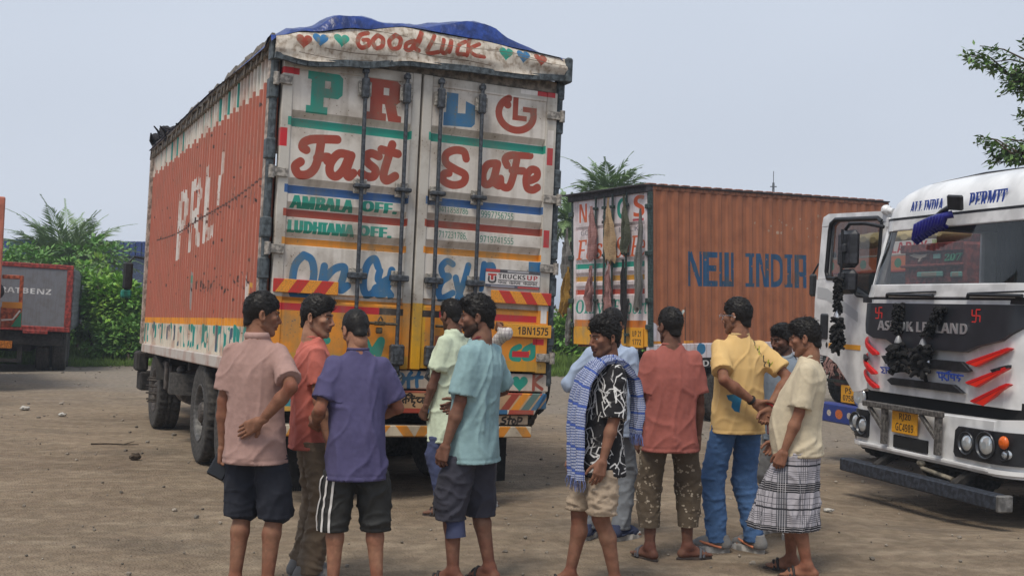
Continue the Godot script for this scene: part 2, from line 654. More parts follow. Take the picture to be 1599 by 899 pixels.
func litter() -> void:
	var pale := mat("paper_pale", rgb(180, 176, 168), 0.8, 0.0, "none")
	var rng := RandomNumberGenerator.new(); rng.seed = 41
	for q in [["white crumpled paper scrap lying on the dirt at the far left", -6.9, -16.6, 0.07, 0], ["flat cream scrap of packaging on the dirt right of the white paper", -6.1, -15.9, 0.055, 0], ["white scrap lying on the dirt in front of the guard bar", 2.62, -9.55, 0.04, 0],
		["dark clod of earth lying between the painted truck and the left edge", -3.75, -11.7, 0.055, 1], ["small dark clod of earth beyond the rear wheel of the painted truck", -3.55, -13.2, 0.045, 1], ["thin dark twig lying on the dirt left of the painted truck", -4.3, -12.7, 0.05, 2]]:
		var m := MB.new()
		var at := V(q[1], ground_fine(q[1], q[2]) + 0.005, q[2])
		if q[4] == 2:
			m.tube([V(-0.25, 0.02, 0), V(-0.05, 0.03, 0.03), V(0.1, 0.02, 0.0), V(0.28, 0.03, 0.05)], 0.012, 6, 0.006)
			m.tube([V(0.1, 0.02, 0.0), V(0.2, 0.05, -0.06)], 0.007, 5, 0.003)
		else:
			m.ball(V(0, q[3] * (0.35 if q[4] == 0 else 0.5), 0), V(q[3], q[3] * (0.45 if q[4] == 0 else 0.7), q[3] * 0.8), Basis(), 12)
			for k in m.v.size(): m.v[k] = V(m.v[k].x, maxf(0.0, m.v[k].y), m.v[k].z) * rng.randf_range(0.75, 1.25)
		var kind: String = ["paper_scrap", "earth_clod", "twig"][q[4]]
		var o := part(kind, m, pale if q[4] == 0 else mat("clod", rgb(86, 72, 58), 0.95), self, Transform3D(Basis(), at))
		tag(o, q[0], ["litter", "clod", "twig"][q[4]])

# ------------------------------------------------------------------ wheels, shared by every truck
func pv(a: Array) -> Array:
	var o := []
	for q in a: o.append(Vector2(q[0], q[1]))
	return o

func tyre_mesh(r: float, w: float, rim_r: float) -> MB:
	var m := MB.new()
	# tread in blocks: the rings of the shoulder and crown rise and fall round the wheel
	var seg := 108
	var prof := [[rim_r, -w * 0.40], [rim_r + 0.02, -w * 0.46], [lerpf(rim_r, r, 0.5), -w * 0.5], [r * 0.93, -w * 0.49], [r * 0.975, -w * 0.45], [r, -w * 0.38], [r, -w * 0.14], [r - 0.014, -w * 0.12], [r - 0.014, -w * 0.07], [r, -w * 0.05],
		[r, w * 0.05], [r - 0.014, w * 0.07], [r - 0.014, w * 0.12], [r, w * 0.14], [r, w * 0.38], [r * 0.975, w * 0.45], [r * 0.93, w * 0.49], [lerpf(rim_r, r, 0.5), w * 0.5], [rim_r + 0.02, w * 0.46], [rim_r, w * 0.40]]
	var rings := []
	for q in prof:
		var ring := []
		for s in seg:
			var t := TAU * s / seg
			var rr: float = q[0]
			if rr > r * 0.96 and s % 3 == 0: rr -= 0.016
			ring.append(Vector3(q[1], cos(t) * rr, sin(t) * rr))
		rings.append(ring)
	m.skin(rings, true, false)
	return m

func wheel(parent: Node, at: Vector3, r := 0.5, w := 0.26, side := -1.0, studs := false, rim_c := Color(0.42, 0.41, 0.4)) -> void:
	var rim_r := r * 0.55
	var rub := mat("tyre_rubber", rgb(74, 70, 66), 0.9, 0.0, "grime", 2.5, 0.5)
	var t := part("wheel", tyre_mesh(r, w, rim_r), rub, parent, Transform3D(Basis(), at))
	var m := MB.new()
	var o := side
	m.lathe(Vector3.ZERO, Vector3(o, 0, 0), [[rim_r + 0.012, w * 0.46], [rim_r + 0.004, w * 0.48], [rim_r - 0.02, w * 0.44], [rim_r - 0.03, w * 0.28], [rim_r * 0.86, w * 0.10], [rim_r * 0.72, w * 0.12], [rim_r * 0.6, w * 0.20], [rim_r * 0.42, w * 0.22], [0.005, w * 0.22]], 36)
	m.lathe(Vector3.ZERO, Vector3(-o, 0, 0), [[rim_r + 0.004, w * 0.46], [rim_r - 0.02, w * 0.40], [rim_r * 0.9, 0.0], [0.01, 0.0]], 24)
	part("rim", m, mat("rim_%d" % int(rim_c.r * 100), rim_c, 0.6, 0.3, "grime", 3.0), t)
	m = MB.new()
	m.lathe(Vector3.ZERO, Vector3(o, 0, 0), [[rim_r * 0.4, w * 0.2], [rim_r * 0.38, w * 0.38], [rim_r * 0.3, w * 0.46], [0.004, w * 0.46]], 20)
	for k in 10:
		var a := TAU * k / 10
		var c := Vector3(0, cos(a), sin(a)) * rim_r * 0.55
		m.cyl(c + Vector3(o * w * 0.18, 0, 0), c + Vector3(o * w * (0.75 if studs else 0.30), 0, 0), 0.016, 6, 0.011 if studs else 0.014)
	part("hub", m, mat("hub_steel", rgb(96, 88, 82), 0.6, 0.4, "grime", 4.0), t)

# height of a thing's own y at which the wheel meets the ground
func wheel_y(b: Basis, o: Vector3, x: float, z: float, r: float) -> float:
	var p := o + b * Vector3(x, 0, z)
	return (ground_h(p.x, p.z) - p.y) / b.y.y + r - 0.012

# ------------------------------------------------------------------ the painted container truck seen from behind
func main_truck() -> void:
	var o := V(-1.964, 0, -9.012)
	var b := Basis.from_euler(Vector3(deg_to_rad(-0.837), deg_to_rad(24.652), deg_to_rad(-2.086)))
	var t := thing("container_truck", "large container truck seen from behind with painted white and orange rear doors", "truck", o, b)
	var white := rgb(216, 208, 198)
	var rust := rgb(158, 66, 48)
	var teal := rgb(36, 146, 126)
	var blue := rgb(44, 108, 158)
	var orange := rgb(226, 142, 38)
	var ink := rgb(40, 34, 30)
	var red := rgb(196, 36, 44)
	var p := Paint.new(Rect2(-0.05, 0.5, 2.65, 3.1), 400, rgb(196, 190, 180))
	# door leaves
	p.rect(0.13, 1.66, 1.12, 3.44, white)
	p.rect(1.30, 1.66, 2.35, 3.48, white)
	for q in [[0.26, teal, 0], [0.75, rust, 1]]:
		var x: float = q[0]
		var y: float = 0.01 * q[2]
		p.rect(x - 0.015, 3.385 + y, x + 0.13, 3.45 + y, q[1]); p.rect(x + 0.015, 3.13 + y, x + 0.12, 3.45 + y, q[1])
		p.rect(x - 0.02, 3.115 + y, x + 0.155, 3.175 + y, q[1])
		p.poly(PackedVector2Array([Vector2(x + 0.1, 3.25 + y), Vector2(x + 0.235, 3.25 + y), Vector2(x + 0.272, 3.285 + y), Vector2(x + 0.272, 3.42 + y), Vector2(x + 0.24, 3.45 + y), Vector2(x + 0.1, 3.45 + y)]), q[1])
		p.rect(x + 0.125, 3.325 + y, x + 0.172, 3.385 + y, white)
		if q[2] == 1: p.poly(PackedVector2Array([Vector2(x + 0.14, 3.26), Vector2(x + 0.235, 3.26), Vector2(x + 0.255, 3.18), Vector2(x + 0.285, 3.175), Vector2(x + 0.285, 3.125), Vector2(x + 0.175, 3.125)]), rust)
	p.rect(1.425, 3.16, 1.53, 3.43, blue)
	p.poly(PackedVector2Array([Vector2(1.405, 3.15), Vector2(1.66, 3.16), Vector2(1.69, 3.19), Vector2(1.69, 3.345), Vector2(1.60, 3.375), Vector2(1.60, 3.27), Vector2(1.405, 3.26)]), blue)
	var arc := []
	for k in 15:
		var a := lerpf(deg_to_rad(118), deg_to_rad(372), k / 14.0)
		arc.append(Vector2(2.07 + cos(a) * 0.165, 3.325 + sin(a) * 0.14))
	p.stroke(arc, 0.062, rust)
	p.rect(2.13, 3.35, 2.262, 3.395, rust)
	p.rect(2.035, 3.27, 2.085, 3.465, rust)
	p.rect(2.035, 3.27, 2.17, 3.315, rust)
	p.disc(Vector2(1.985, 3.395), 0.035, rust)
	for s in [[[0.260,2.819],[0.230,2.836],[0.241,2.876],[0.292,2.904],[0.371,2.917],[0.508,2.928]],
		[[0.378,2.911],[0.365,2.791],[0.337,2.684],[0.281,2.626],[0.208,2.621],[0.179,2.680],[0.220,2.721]],
		[[0.353,2.764],[0.439,2.780],[0.436,2.749]],
		[[0.606,2.817],[0.525,2.815],[0.464,2.736],[0.463,2.657],[0.514,2.633],[0.571,2.694],[0.613,2.805]],
		[[0.631,2.813],[0.596,2.684],[0.618,2.640],[0.654,2.674]],
		[[0.860,2.831],[0.797,2.848],[0.750,2.817],[0.773,2.768],[0.838,2.719],[0.823,2.664],[0.765,2.658],[0.722,2.680]],
		[[0.971,2.940],[0.940,2.826],[0.909,2.688],[0.935,2.641],[1.008,2.685]],
		[[0.881,2.889],[1.022,2.868]]]: p.stroke(pv(s), 0.070, rust)
	for s in [[[1.626,2.892],[1.601,2.949],[1.519,2.953],[1.445,2.910],[1.448,2.839],[1.530,2.795],[1.621,2.757],[1.609,2.689],[1.522,2.660],[1.433,2.686],[1.434,2.744],[1.477,2.756]],
		[[1.901,2.883],[1.823,2.861],[1.785,2.776],[1.808,2.695],[1.875,2.729],[1.910,2.873]],
		[[1.917,2.880],[1.893,2.731],[1.934,2.693]],
		[[2.005,2.875],[1.984,2.929],[2.047,2.967],[2.217,2.982]],
		[[2.097,2.963],[2.073,2.819],[2.032,2.695],[1.965,2.696],[1.950,2.757]],
		[[2.053,2.838],[2.161,2.842]],
		[[2.204,2.758],[2.286,2.797],[2.289,2.855],[2.231,2.860],[2.189,2.788],[2.202,2.704],[2.255,2.688],[2.301,2.714]]]: p.stroke(pv(s), 0.067, rust)
	for s in [[[0.285,1.988],[0.224,1.911],[0.207,1.782],[0.232,1.667],[0.292,1.659],[0.353,1.727],[0.374,1.846],[0.350,1.952],[0.285,1.988]],
		[[0.456,1.911],[0.429,1.710]],
		[[0.449,1.786],[0.532,1.889],[0.611,1.916],[0.622,1.871],[0.593,1.752],[0.607,1.731],[0.652,1.768]],
		[[0.902,1.933],[0.867,1.999],[0.812,1.951],[0.784,1.829],[0.796,1.731],[0.845,1.707],[0.913,1.773]],
		[[0.918,1.903],[0.907,1.836],[0.943,1.814],[0.990,1.841]],
		[[1.019,1.915],[0.991,1.786],[0.959,1.718],[0.893,1.723],[0.891,1.763],[0.957,1.773],[1.020,1.711]]]: p.stroke(pv(s), 0.061, blue)
	for s in [[[1.549,2.001],[1.497,2.022],[1.451,1.971],[1.469,1.905],[1.521,1.897],[1.460,1.848],[1.434,1.768],[1.466,1.713],[1.561,1.762]],
		[[1.582,1.890],[1.607,1.801],[1.635,1.734]],
		[[1.691,1.999],[1.657,1.860],[1.609,1.727]],
		[[1.834,2.020],[1.824,1.905],[1.813,1.813]],
		[[1.841,2.003],[1.903,2.015],[1.920,1.985]]]: p.stroke(pv(s), 0.055, blue)
	p.rect(2.25, 1.95, 2.36, 2.07, blue)
	for e in [-0.008, 0.0, 0.008]:
		p.text("AMBALA", Rect2(0.165 + e, 2.355, 0.50, 0.10), teal)
		p.text("OFF.", Rect2(0.745 + e, 2.375, 0.29, 0.085), teal)
		p.text("LUDHIANA", Rect2(0.15 + e, 2.16, 0.53, 0.098), teal)
		p.text("OFF.", Rect2(0.725 + e, 2.175, 0.27, 0.085), teal)
	var pen := rgb(20, 110, 84)
	p.text("9411858786", Rect2(1.395, 2.425, 0.27, 0.052), pen, false)
	p.text("9997756755", Rect2(1.785, 2.415, 0.30, 0.055), pen, false)
	p.text("9717231786.", Rect2(1.385, 2.215, 0.28, 0.055), pen, false)
	p.text("9719741555", Rect2(1.785, 2.205, 0.31, 0.055), pen, false)
	# stripes on the door recesses
	for s in [[3.00, 3.068, teal], [2.47, 2.535, rgb(52, 94, 150)], [2.285, 2.345, rust], [2.065, 2.12, orange]]:
		p.rect(0.1, s[0], 1.13, s[1], s[2])
		p.rect(1.28, s[0] + 0.012, 2.36, s[1] + 0.012, s[2])
	# lower half in orange
	p.rect(-0.05, 1.115, 2.6, 1.655, orange)
	p.rect(1.205, 1.11, 1.33, 1.66, rgb(224, 164, 22))
	p.rect(0.05, 1.115, 1.19, 1.22, rgb(206, 150, 40))
	p.rect(1.33, 1.115, 2.46, 1.215, rgb(206, 150, 40))
	p.rect(0.1, 1.55, 0.93, 1.605, red)
	p.rect(0.93, 1.55, 1.13, 1.605, ink)
	p.rect(1.30, 1.55, 1.45, 1.605, ink)
	p.rect(1.45, 1.55, 2.345, 1.605, red)
	p.rect(1.42, 1.22, 1.50, 1.40, rgb(168, 78, 40))
	p.rect(1.55, 1.22, 1.60, 1.40, rgb(180, 96, 44))
	for s in [[[0.802,1.230],[0.817,1.339],[0.881,1.244],[0.958,1.343],[0.939,1.235]],
		[[0.507,1.325],[0.430,1.311],[0.413,1.257],[0.477,1.253]]]: p.stroke(pv(s), 0.061, teal)
	for s in [[[2.198,1.340],[2.139,1.307],[2.130,1.247],[2.194,1.235]],
		[[2.319,1.352],[2.248,1.311],[2.248,1.246],[2.321,1.259],[2.323,1.347]]]: p.stroke(pv(s), 0.050, teal)
	p.rect(2.13, 1.25, 2.29, 1.30, red)
	p.rect(2.32, 1.36, 2.42, 1.41, red)
	# reflector tape
	p.rect(0.04, 3.405, 0.175, 3.455, red)
	p.rect(0.045, 2.83, 0.1, 2.975, red)
	p.rect(2.10, 3.505, 2.26, 3.55, rgb(226, 220, 214))
	p.rect(2.26, 3.505, 2.43, 3.55, red)
	p.rect(2.375, 3.065, 2.43, 3.22, rgb(226, 220, 214))
	p.rect(2.375, 2.915, 2.43, 3.065, red)
	p.rect(2.375, 2.20, 2.43, 2.35, red)
	p.rect(2.38, 1.545, 2.437, 1.692, rgb(226, 220, 214))
	# sill strip under the doors
	p.rect(-0.05, 0.95, 2.6, 1.108, rgb(204, 190, 176))
	p.heart(Vector2(0.42, 1.03), 0.15, orange)
	p.heart(Vector2(0.72, 1.03), 0.15, rust)
	p.heart(Vector2(2.225, 1.03), 0.15, teal)
	p.heart(Vector2(1.62, 1.03), 0.13, blue)
	p.heart(Vector2(1.92, 1.03), 0.14, rust)
	for s in [[[1.145,1.073],[1.121,1.033],[1.128,0.994],[1.154,0.990],[1.175,1.030],[1.161,1.069],[1.145,1.073]],
		[[1.238,1.091],[1.216,1.055],[1.220,0.966]],
		[[1.193,1.040],[1.251,1.046]],
		[[1.307,1.093],[1.288,1.038],[1.293,0.978]],
		[[1.277,1.052],[1.335,1.054]]]: p.stroke(pv(s), 0.031, blue)
	for s in [[[2.357,1.098],[2.357,0.975]],
		[[2.433,1.100],[2.365,1.039],[2.439,0.982]]]: p.stroke(pv(s), 0.029, rust)
	# beam with the lettering
	p.rect(-0.05, 0.755, 2.6, 0.945, rgb(196, 158, 118))
	p.rect(-0.05, 0.925, 2.6, 0.95, rgb(166, 82, 60))
	p.rect(0.2, 0.80, 0.55, 0.86, rgb(60, 140, 150))
	p.rect(0.05, 0.755, 0.6, 0.80, rgb(206, 160, 70))
	for k in 8:
		p.poly(PackedVector2Array([Vector2(0.62 + k * 0.25, 0.755), Vector2(0.86 + k * 0.25, 0.755), Vector2(0.875 + k * 0.25, 0.80), Vector2(0.635 + k * 0.25, 0.80)]), blue if k % 2 == 1 else rgb(176, 74, 56))
		p.rect(0.865 + k * 0.25, 0.755, 0.88 + k * 0.25, 0.80, rgb(220, 214, 200))
	for k in 5:
		var x := 2.05 + k * 0.095
		p.poly(PackedVector2Array([Vector2(x, 0.80), Vector2(x + 0.075, 0.80), Vector2(x + 0.19, 0.95), Vector2(x + 0.115, 0.95)]), [rust, orange, rgb(90, 120, 116), blue, blue][k])
	for s in [[[1.085,0.887],[1.160,0.884]],
		[[1.120,0.885],[1.123,0.831]],
		[[1.098,0.860],[1.121,0.858]],
		[[1.163,0.911],[1.274,0.898]],
		[[1.200,0.907],[1.198,0.842]],
		[[1.197,0.877],[1.171,0.862],[1.180,0.845]],
		[[1.196,0.882],[1.225,0.873],[1.219,0.856]],
		[[1.247,0.913],[1.251,0.848]],
		[[1.211,0.909],[1.231,0.922],[1.253,0.908]],
		[[1.233,0.886],[1.291,0.881]],
		[[1.265,0.883],[1.250,0.858],[1.277,0.849],[1.262,0.824],[1.279,0.814]],
		[[1.291,0.889],[1.386,0.886]],
		[[1.317,0.884],[1.297,0.864],[1.319,0.850],[1.339,0.865]],
		[[1.344,0.888],[1.346,0.845]],
		[[1.369,0.900],[1.361,0.860],[1.393,0.861]],
		[[1.363,0.915],[1.385,0.906]]]: p.stroke(pv(s), 0.013, ink)
	# step bar with chevrons and the small board
	p.rect(-0.05, 0.5, 2.6, 0.66, rgb(214, 200, 176))
	for k in 7:
		var x := 0.05 + k * 0.36
		p.poly(PackedVector2Array([Vector2(x, 0.655), Vector2(x + 0.1, 0.655), Vector2(x + 0.17, 0.56), Vector2(x + 0.08, 0.56)]), orange)
		p.poly(PackedVector2Array([Vector2(x + 0.32, 0.655), Vector2(x + 0.22, 0.655), Vector2(x + 0.17, 0.56), Vector2(x + 0.25, 0.56)]), orange)
	p.rect(2.02, 0.665, 2.345, 0.75, rgb(222, 196, 164))
	for s in [[[2.132,0.734],[2.101,0.724],[2.102,0.709],[2.129,0.700],[2.119,0.680],[2.087,0.680]],
		[[2.170,0.739],[2.157,0.676]],
		[[2.149,0.719],[2.187,0.720]],
		[[2.208,0.720],[2.191,0.696],[2.207,0.676],[2.225,0.701],[2.208,0.720]],
		[[2.250,0.735],[2.237,0.667]],
		[[2.250,0.732],[2.283,0.726],[2.273,0.701],[2.245,0.696]]]: p.stroke(pv(s), 0.016, ink)
	p.wear(11, rgb(128, 114, 100), 0.44, 0.24, 0.06, rgb(112, 94, 78))
	var rear := painted("rear_paint", p, 0.62)
	var rr := Rect2(-0.05, 0.5, 2.65, 3.1)
	# each leaf: stiles and rails stand proud of a folded sheet with recesses
	for side in 2:
		var xa := 0.045 if side == 0 else 1.215
		var xb := 1.195 if side == 0 else 2.455
		var px0 := xa + 0.085
		var px1 := xb - (0.075 if side == 0 else 0.1)
		if side == 1: px0 = 1.30; px1 = 2.355
		var m := MB.new()
		m.plane = "xy"; m.rect = rr
		var ys := [1.115, 1.62, 1.645, 1.68, 1.69, 2.055, 2.062, 2.125, 2.17, 2.18, 2.275, 2.282, 2.35, 2.39, 2.40, 2.46, 2.467, 2.54, 2.58, 2.59, 2.99, 2.997, 3.075, 3.115, 3.125, 3.46]
		var zs := [0.012, 0.012, -0.035, -0.035, 0.012, 0.012, -0.03, -0.034, 0.004, 0.012, 0.012, -0.03, -0.034, 0.004, 0.012, 0.012, -0.03, -0.034, 0.004, 0.012, 0.012, -0.03, -0.034, 0.004, 0.012, 0.012]
		var up := 0.012 if side == 1 else 0.0
		for k in ys.size() - 1:
			m.quad(V(px0, ys[k] + up, zs[k]), V(px1, ys[k] + up, zs[k]), V(px1, ys[k + 1] + up, zs[k + 1]), V(px0, ys[k + 1] + up, zs[k + 1]))
		var leaf := part("door", m, rear, t)
		m = MB.new(); m.plane = "xy"; m.rect = rr
		m.bx(xa, 1.115, -0.06, px0, 3.55, 0.022, 0.006)
		m.bx(px1, 1.115, -0.06, xb, 3.55, 0.022, 0.006)
		m.bx(px0, 3.46, -0.06, px1, 3.548, 0.020, 0.006)
		part("door_frame", m, rear, leaf)
		# the two locking rods with their guides, cams and handle
		for rx in ([0.712, 1.065] if side == 0 else [1.365, 1.735]):
			m = MB.new()
			m.cyl(V(rx - 0.008, 3.53, 0.065), V(rx + 0.012, 1.13, 0.065), 0.0165, 10)
			m.box(V(rx - 0.005, 3.36, 0.06), V(0.056, 0.17, 0.06), 0.01)
			m.box(V(rx - 0.008, 3.50, 0.06), V(0.05, 0.045, 0.05), 0.008)
			m.box(V(rx + 0.002, 2.57, 0.06), V(0.13, 0.035, 0.07), 0.008)
			m.box(V(rx + 0.004, 1.85, 0.06), V(0.15, 0.05, 0.075), 0.008)
			m.box(V(rx + 0.012, 1.23, 0.065), V(0.115, 0.17, 0.075), 0.014)
			m.box(V(rx + 0.012, 1.12, 0.06), V(0.05, 0.06, 0.06), 0.01)
			m.tube([V(rx + 0.0, 1.10, 0.06), V(rx - 0.03, 1.06, 0.07), V(rx + 0.02, 1.02, 0.075), V(rx + 0.06, 1.06, 0.07), V(rx + 0.03, 1.10, 0.06)], 0.016, 8)
			part("lock_rod", m, mat("rod_steel", rgb(84, 88, 94), 0.55, 0.35, "grime", 3.0), leaf)
			for yy in [3.36, 2.57, 1.85]:
				m = MB.new()
				m.box(V(rx - 0.003, yy, 0.034), V(0.11, 0.12, 0.02), 0.004)
				part("rod_bracket", m, mat("bracket_paint", rgb(186, 178, 166), 0.6, 0.1, "grime", 4.0), leaf)
		m = MB.new()
		var hx0 := 0.80 if side == 0 else 1.40
		m.cyl(V(hx0, 1.478, 0.07), V(hx0 + 0.27, 1.476, 0.07), 0.012, 8)
		m.box(V(hx0 + 0.12, 1.478, 0.065), V(0.09, 0.035, 0.05), 0.008)
		m.tube([V(hx0 + 0.10, 1.50, 0.085), V(hx0 + 0.12, 1.535, 0.085), V(hx0 + 0.14, 1.50, 0.085)], 0.009, 6)
		m.box(V(hx0 + 0.12, 1.42, 0.06), V(0.05, 0.05, 0.04), 0.008)
		part("door_handle", m, mat("handle_steel", rgb(104, 92, 72), 0.5, 0.4, "grime", 4.0), leaf)
	# hinge posts, hinges, header and sill
	var steel := mat("post_steel", rgb(92, 100, 104), 0.6, 0.25, "grime", 2.2)
	for s in 2:
		var x := -0.02 if s == 0 else 2.49
		var m := MB.new()
		m.bx(x - 0.022, 1.0, -0.12, x + 0.034, 3.62, -0.005, 0.012)
		for yy in [1.35, 1.78, 2.1, 2.72, 3.2, 3.5]:
			m.bx(x - 0.034, yy, -0.11, x + 0.042, yy + 0.17, 0.008, 0.012)
		part("corner_post", m, steel, t)
		for yy in [1.25, 2.02, 2.62, 3.35]:
			m = MB.new()
			m.cyl(V(x + 0.01, yy - 0.05, 0.035), V(x + 0.01, yy + 0.05, 0.035), 0.024, 10)
			var xx := x + (0.075 if s == 0 else -0.075)
			m.box(V(xx, yy, 0.033), V(0.13, 0.07, 0.018), 0.004)
			part("hinge", m, mat("hinge_paint", rgb(176, 168, 158), 0.6, 0.1, "grime", 3.0), t)
	var m := MB.new(); m.plane = "xy"; m.rect = rr
	m.bx(-0.03, 0.955, -0.12, 2.5, 1.105, -0.01, 0.008)
	part("sill_beam", m, rear, t)
	m = MB.new(); m.plane = "xy"; m.rect = rr
	m.bx(0.03, 0.805, -0.14, 2.5, 0.94, -0.03, 0.008)
	m.prism(PackedVector2Array([Vector2(0.05, 0.757), Vector2(2.37, 0.757), Vector2(2.47, 0.94), Vector2(0.02, 0.94)]), -0.026, 0.0, Transform3D(), 0.006)
	part("lettered_beam", m, rear, t)
	m = MB.new(); m.plane = "xy"; m.rect = rr
	m.bx(0.1, 0.56, -0.16, 2.37, 0.655, -0.03, 0.01)
	part("step_bar", m, rear, t)
	m = MB.new(); m.plane = "xy"; m.rect = rr
	m.bx(2.025, 0.668, -0.10, 2.342, 0.748, -0.06, 0.005)
	part("small_board", m, rear, t)
	m = MB.new()
	m.bx(-0.02, 3.55, -0.1, 2.5, 3.66, -0.012, 0.01)
	part("header", m, mat("header_paint", rgb(150, 138, 124), 0.7, 0.0, "grime", 1.6), t)
	# striped warning boards, number plate and the sticker
	p = Paint.new(Rect2(0, 0, 1.12, 0.12), 400, rgb(232, 150, 40))
	for k in 5:
		p.poly(PackedVector2Array([Vector2(k * 0.2 - 0.1, -0.01), Vector2(k * 0.2, -0.01), Vector2(k * 0.2 + 0.1, 0.13), Vector2(k * 0.2, 0.13)]), rgb(196, 44, 36))
	p.rect(0.53, -0.1, 1.2, 0.2, rgb(232, 150, 40))
	for k in 4:
		p.poly(PackedVector2Array([Vector2(0.70 + k * 0.2, -0.01), Vector2(0.8 + k * 0.2, -0.01), Vector2(0.7 + k * 0.2, 0.13), Vector2(0.6 + k * 0.2, 0.13)]), rgb(196, 44, 36))
	p.wear(23, rgb(120, 96, 70), 0.4, 0.2)
	var chev := painted("warning_stripes", p, 0.55)
	m = MB.new(); m.plane = "xy"; m.rect = Rect2(0.05, 1.68, 1.12, 0.12)
	m.bx(0.05, 1.685, 0.028, 0.57, 1.79, 0.045, 0.003)
	part("warning_board", m, chev, t, Transform3D())
	m = MB.new(); m.plane = "xy"; m.rect = Rect2(1.35, 1.695, 1.12, 0.12)
	m.bx(1.90, 1.70, 0.028, 2.465, 1.805, 0.045, 0.003)
	part("warning_board", m, chev, t, Transform3D(Basis(), V(0, 0.0, 0)))
	p = Paint.new(Rect2(0, 0, 0.50, 0.11), 700, rgb(226, 158, 48))
	p.text("1BN1575", Rect2(0.18, 0.022, 0.29, 0.066), ink)
	p.wear(31, rgb(140, 110, 60), 0.35, 0.1)
	m = MB.new(); m.plane = "xy"; m.rect = Rect2(1.98, 1.42, 0.50, 0.11)
	m.bx(1.98, 1.42, 0.03, 2.48, 1.53, 0.042, 0.003)
	part("number_plate", m, painted("plate_main", p, 0.5), t)
	p = Paint.new(Rect2(0, 0, 0.51, 0.155), 900, rgb(214, 208, 204), 1)
	p.rect(0, 0.125, 0.51, 0.155, rgb(70, 68, 74)); p.rect(0, 0.13, 0.13, 0.155, rgb(180, 60, 56))
	p.rect(0, 0, 0.51, 0.026, rgb(70, 74, 90)); p.rect(0.3, 0.004, 0.5, 0.018, rgb(190, 70, 66))
	p.rect(0.2, 0.134, 0.4, 0.148, rgb(170, 168, 170)); p.rect(0.05, 0.006, 0.27, 0.018, rgb(150, 150, 160))
	p.rect(0.02, 0.098, 0.10, 0.114, rgb(180, 44, 40)); p.rect(0.048, 0.06, 0.072, 0.1, rgb(180, 44, 40))
	p.stroke(pv([[0.03, 0.088], [0.03, 0.055], [0.045, 0.043], [0.075, 0.043], [0.09, 0.055], [0.09, 0.088]]), 0.017, rgb(60, 56, 58))
	p.text("TRUCKS", Rect2(0.115, 0.077, 0.255, 0.04), rgb(46, 40, 42)); p.text("UP", Rect2(0.385, 0.077, 0.10, 0.04), rgb(170, 40, 44))
	p.stroke(pv([[0.115, 0.064], [0.485, 0.064]]), 0.006, rgb(60, 56, 58), -1.0, false)
	for k in 14:
		if k == 3 or k == 8: continue
		var x := 0.125 + k * 0.026
		p.stroke(pv([[x + 0.012, 0.064], [x + 0.012, 0.036]]), 0.006, rgb(60, 56, 58), -1.0, false)
		p.stroke(pv([[x, 0.056], [x - 0.006, 0.046 - 0.004 * (k % 3)], [x + 0.01, 0.042 + 0.004 * (k % 2)]]), 0.006, rgb(60, 56, 58))
	p.wear(37, rgb(150, 140, 130), 0.25, 0.1)
	m = MB.new(); m.plane = "xy"; m.rect = Rect2(1.845, 1.83, 0.51, 0.155)
	m.bx(1.845, 1.832, 0.026, 2.353, 1.984, 0.031)
	part("sticker", m, painted("sticker_print", p, 0.4), t)
	# lettered headboard of bent planks above the doors
	p = Paint.new(Rect2(-0.06, 3.45, 2.62, 0.5), 400, rgb(208, 198, 184))
	for s in [[[0.688,3.797],[0.626,3.769],[0.600,3.700],[0.632,3.662],[0.689,3.692],[0.692,3.736],[0.650,3.729]],
		[[0.770,3.789],[0.728,3.734],[0.750,3.679],[0.802,3.698],[0.813,3.764],[0.770,3.789]],
		[[0.917,3.811],[0.867,3.754],[0.886,3.696],[0.946,3.713],[0.961,3.783],[0.917,3.811]],
		[[1.075,3.785],[1.015,3.754],[1.009,3.709],[1.052,3.713],[1.090,3.780]],
		[[1.141,3.872],[1.089,3.740],[1.121,3.715]]]: p.stroke(pv(s), 0.037, rust)
	for s in [[[1.144,3.869],[1.111,3.768],[1.067,3.725]],
		[[1.257,3.864],[1.196,3.714],[1.292,3.725]],
		[[1.337,3.839],[1.315,3.746],[1.355,3.730],[1.405,3.842]],
		[[1.408,3.842],[1.382,3.738]],
		[[1.537,3.854],[1.466,3.806],[1.453,3.737],[1.517,3.735]],
		[[1.574,3.889],[1.538,3.731]],
		[[1.657,3.849],[1.563,3.787],[1.607,3.744],[1.695,3.741]]]: p.stroke(pv(s), 0.034, rust)
	for h in [[0.17, 3.655, rust], [0.30, 3.685, blue], [0.47, 3.705, teal], [1.90, 3.805, teal], [2.06, 3.805, blue], [2.225, 3.80, rust]]: p.heart(Vector2(h[0], h[1]), 0.125, h[2])
	var rng := RandomNumberGenerator.new(); rng.seed = 4
	for k in 16:
		var x := rng.randf_range(0.0, 2.0); var y := rng.randf_range(3.5, 3.85)
		p.stroke(pv([[x, y], [x + 0.3, y + rng.randf_range(-0.04, 0.03)], [x + 0.6, y + rng.randf_range(-0.06, 0.04)]]), 0.005, rgb(100, 88, 76))
	p.wear(41, rgb(140, 122, 104), 0.75, 0.2, 0.08, rgb(120, 104, 90))
	var head := painted("headboard_paint", p, 0.8)
	var top := [[-0.05, 3.665], [0.2, 3.735], [0.62, 3.82], [1.05, 3.895], [1.62, 3.885], [2.09, 3.86], [2.5, 3.84]]
	var bot := [[-0.05, 3.53], [0.2, 3.50], [0.62, 3.545], [1.1, 3.62], [1.63, 3.64], [1.98, 3.645], [2.5, 3.68]]
	var rows := []
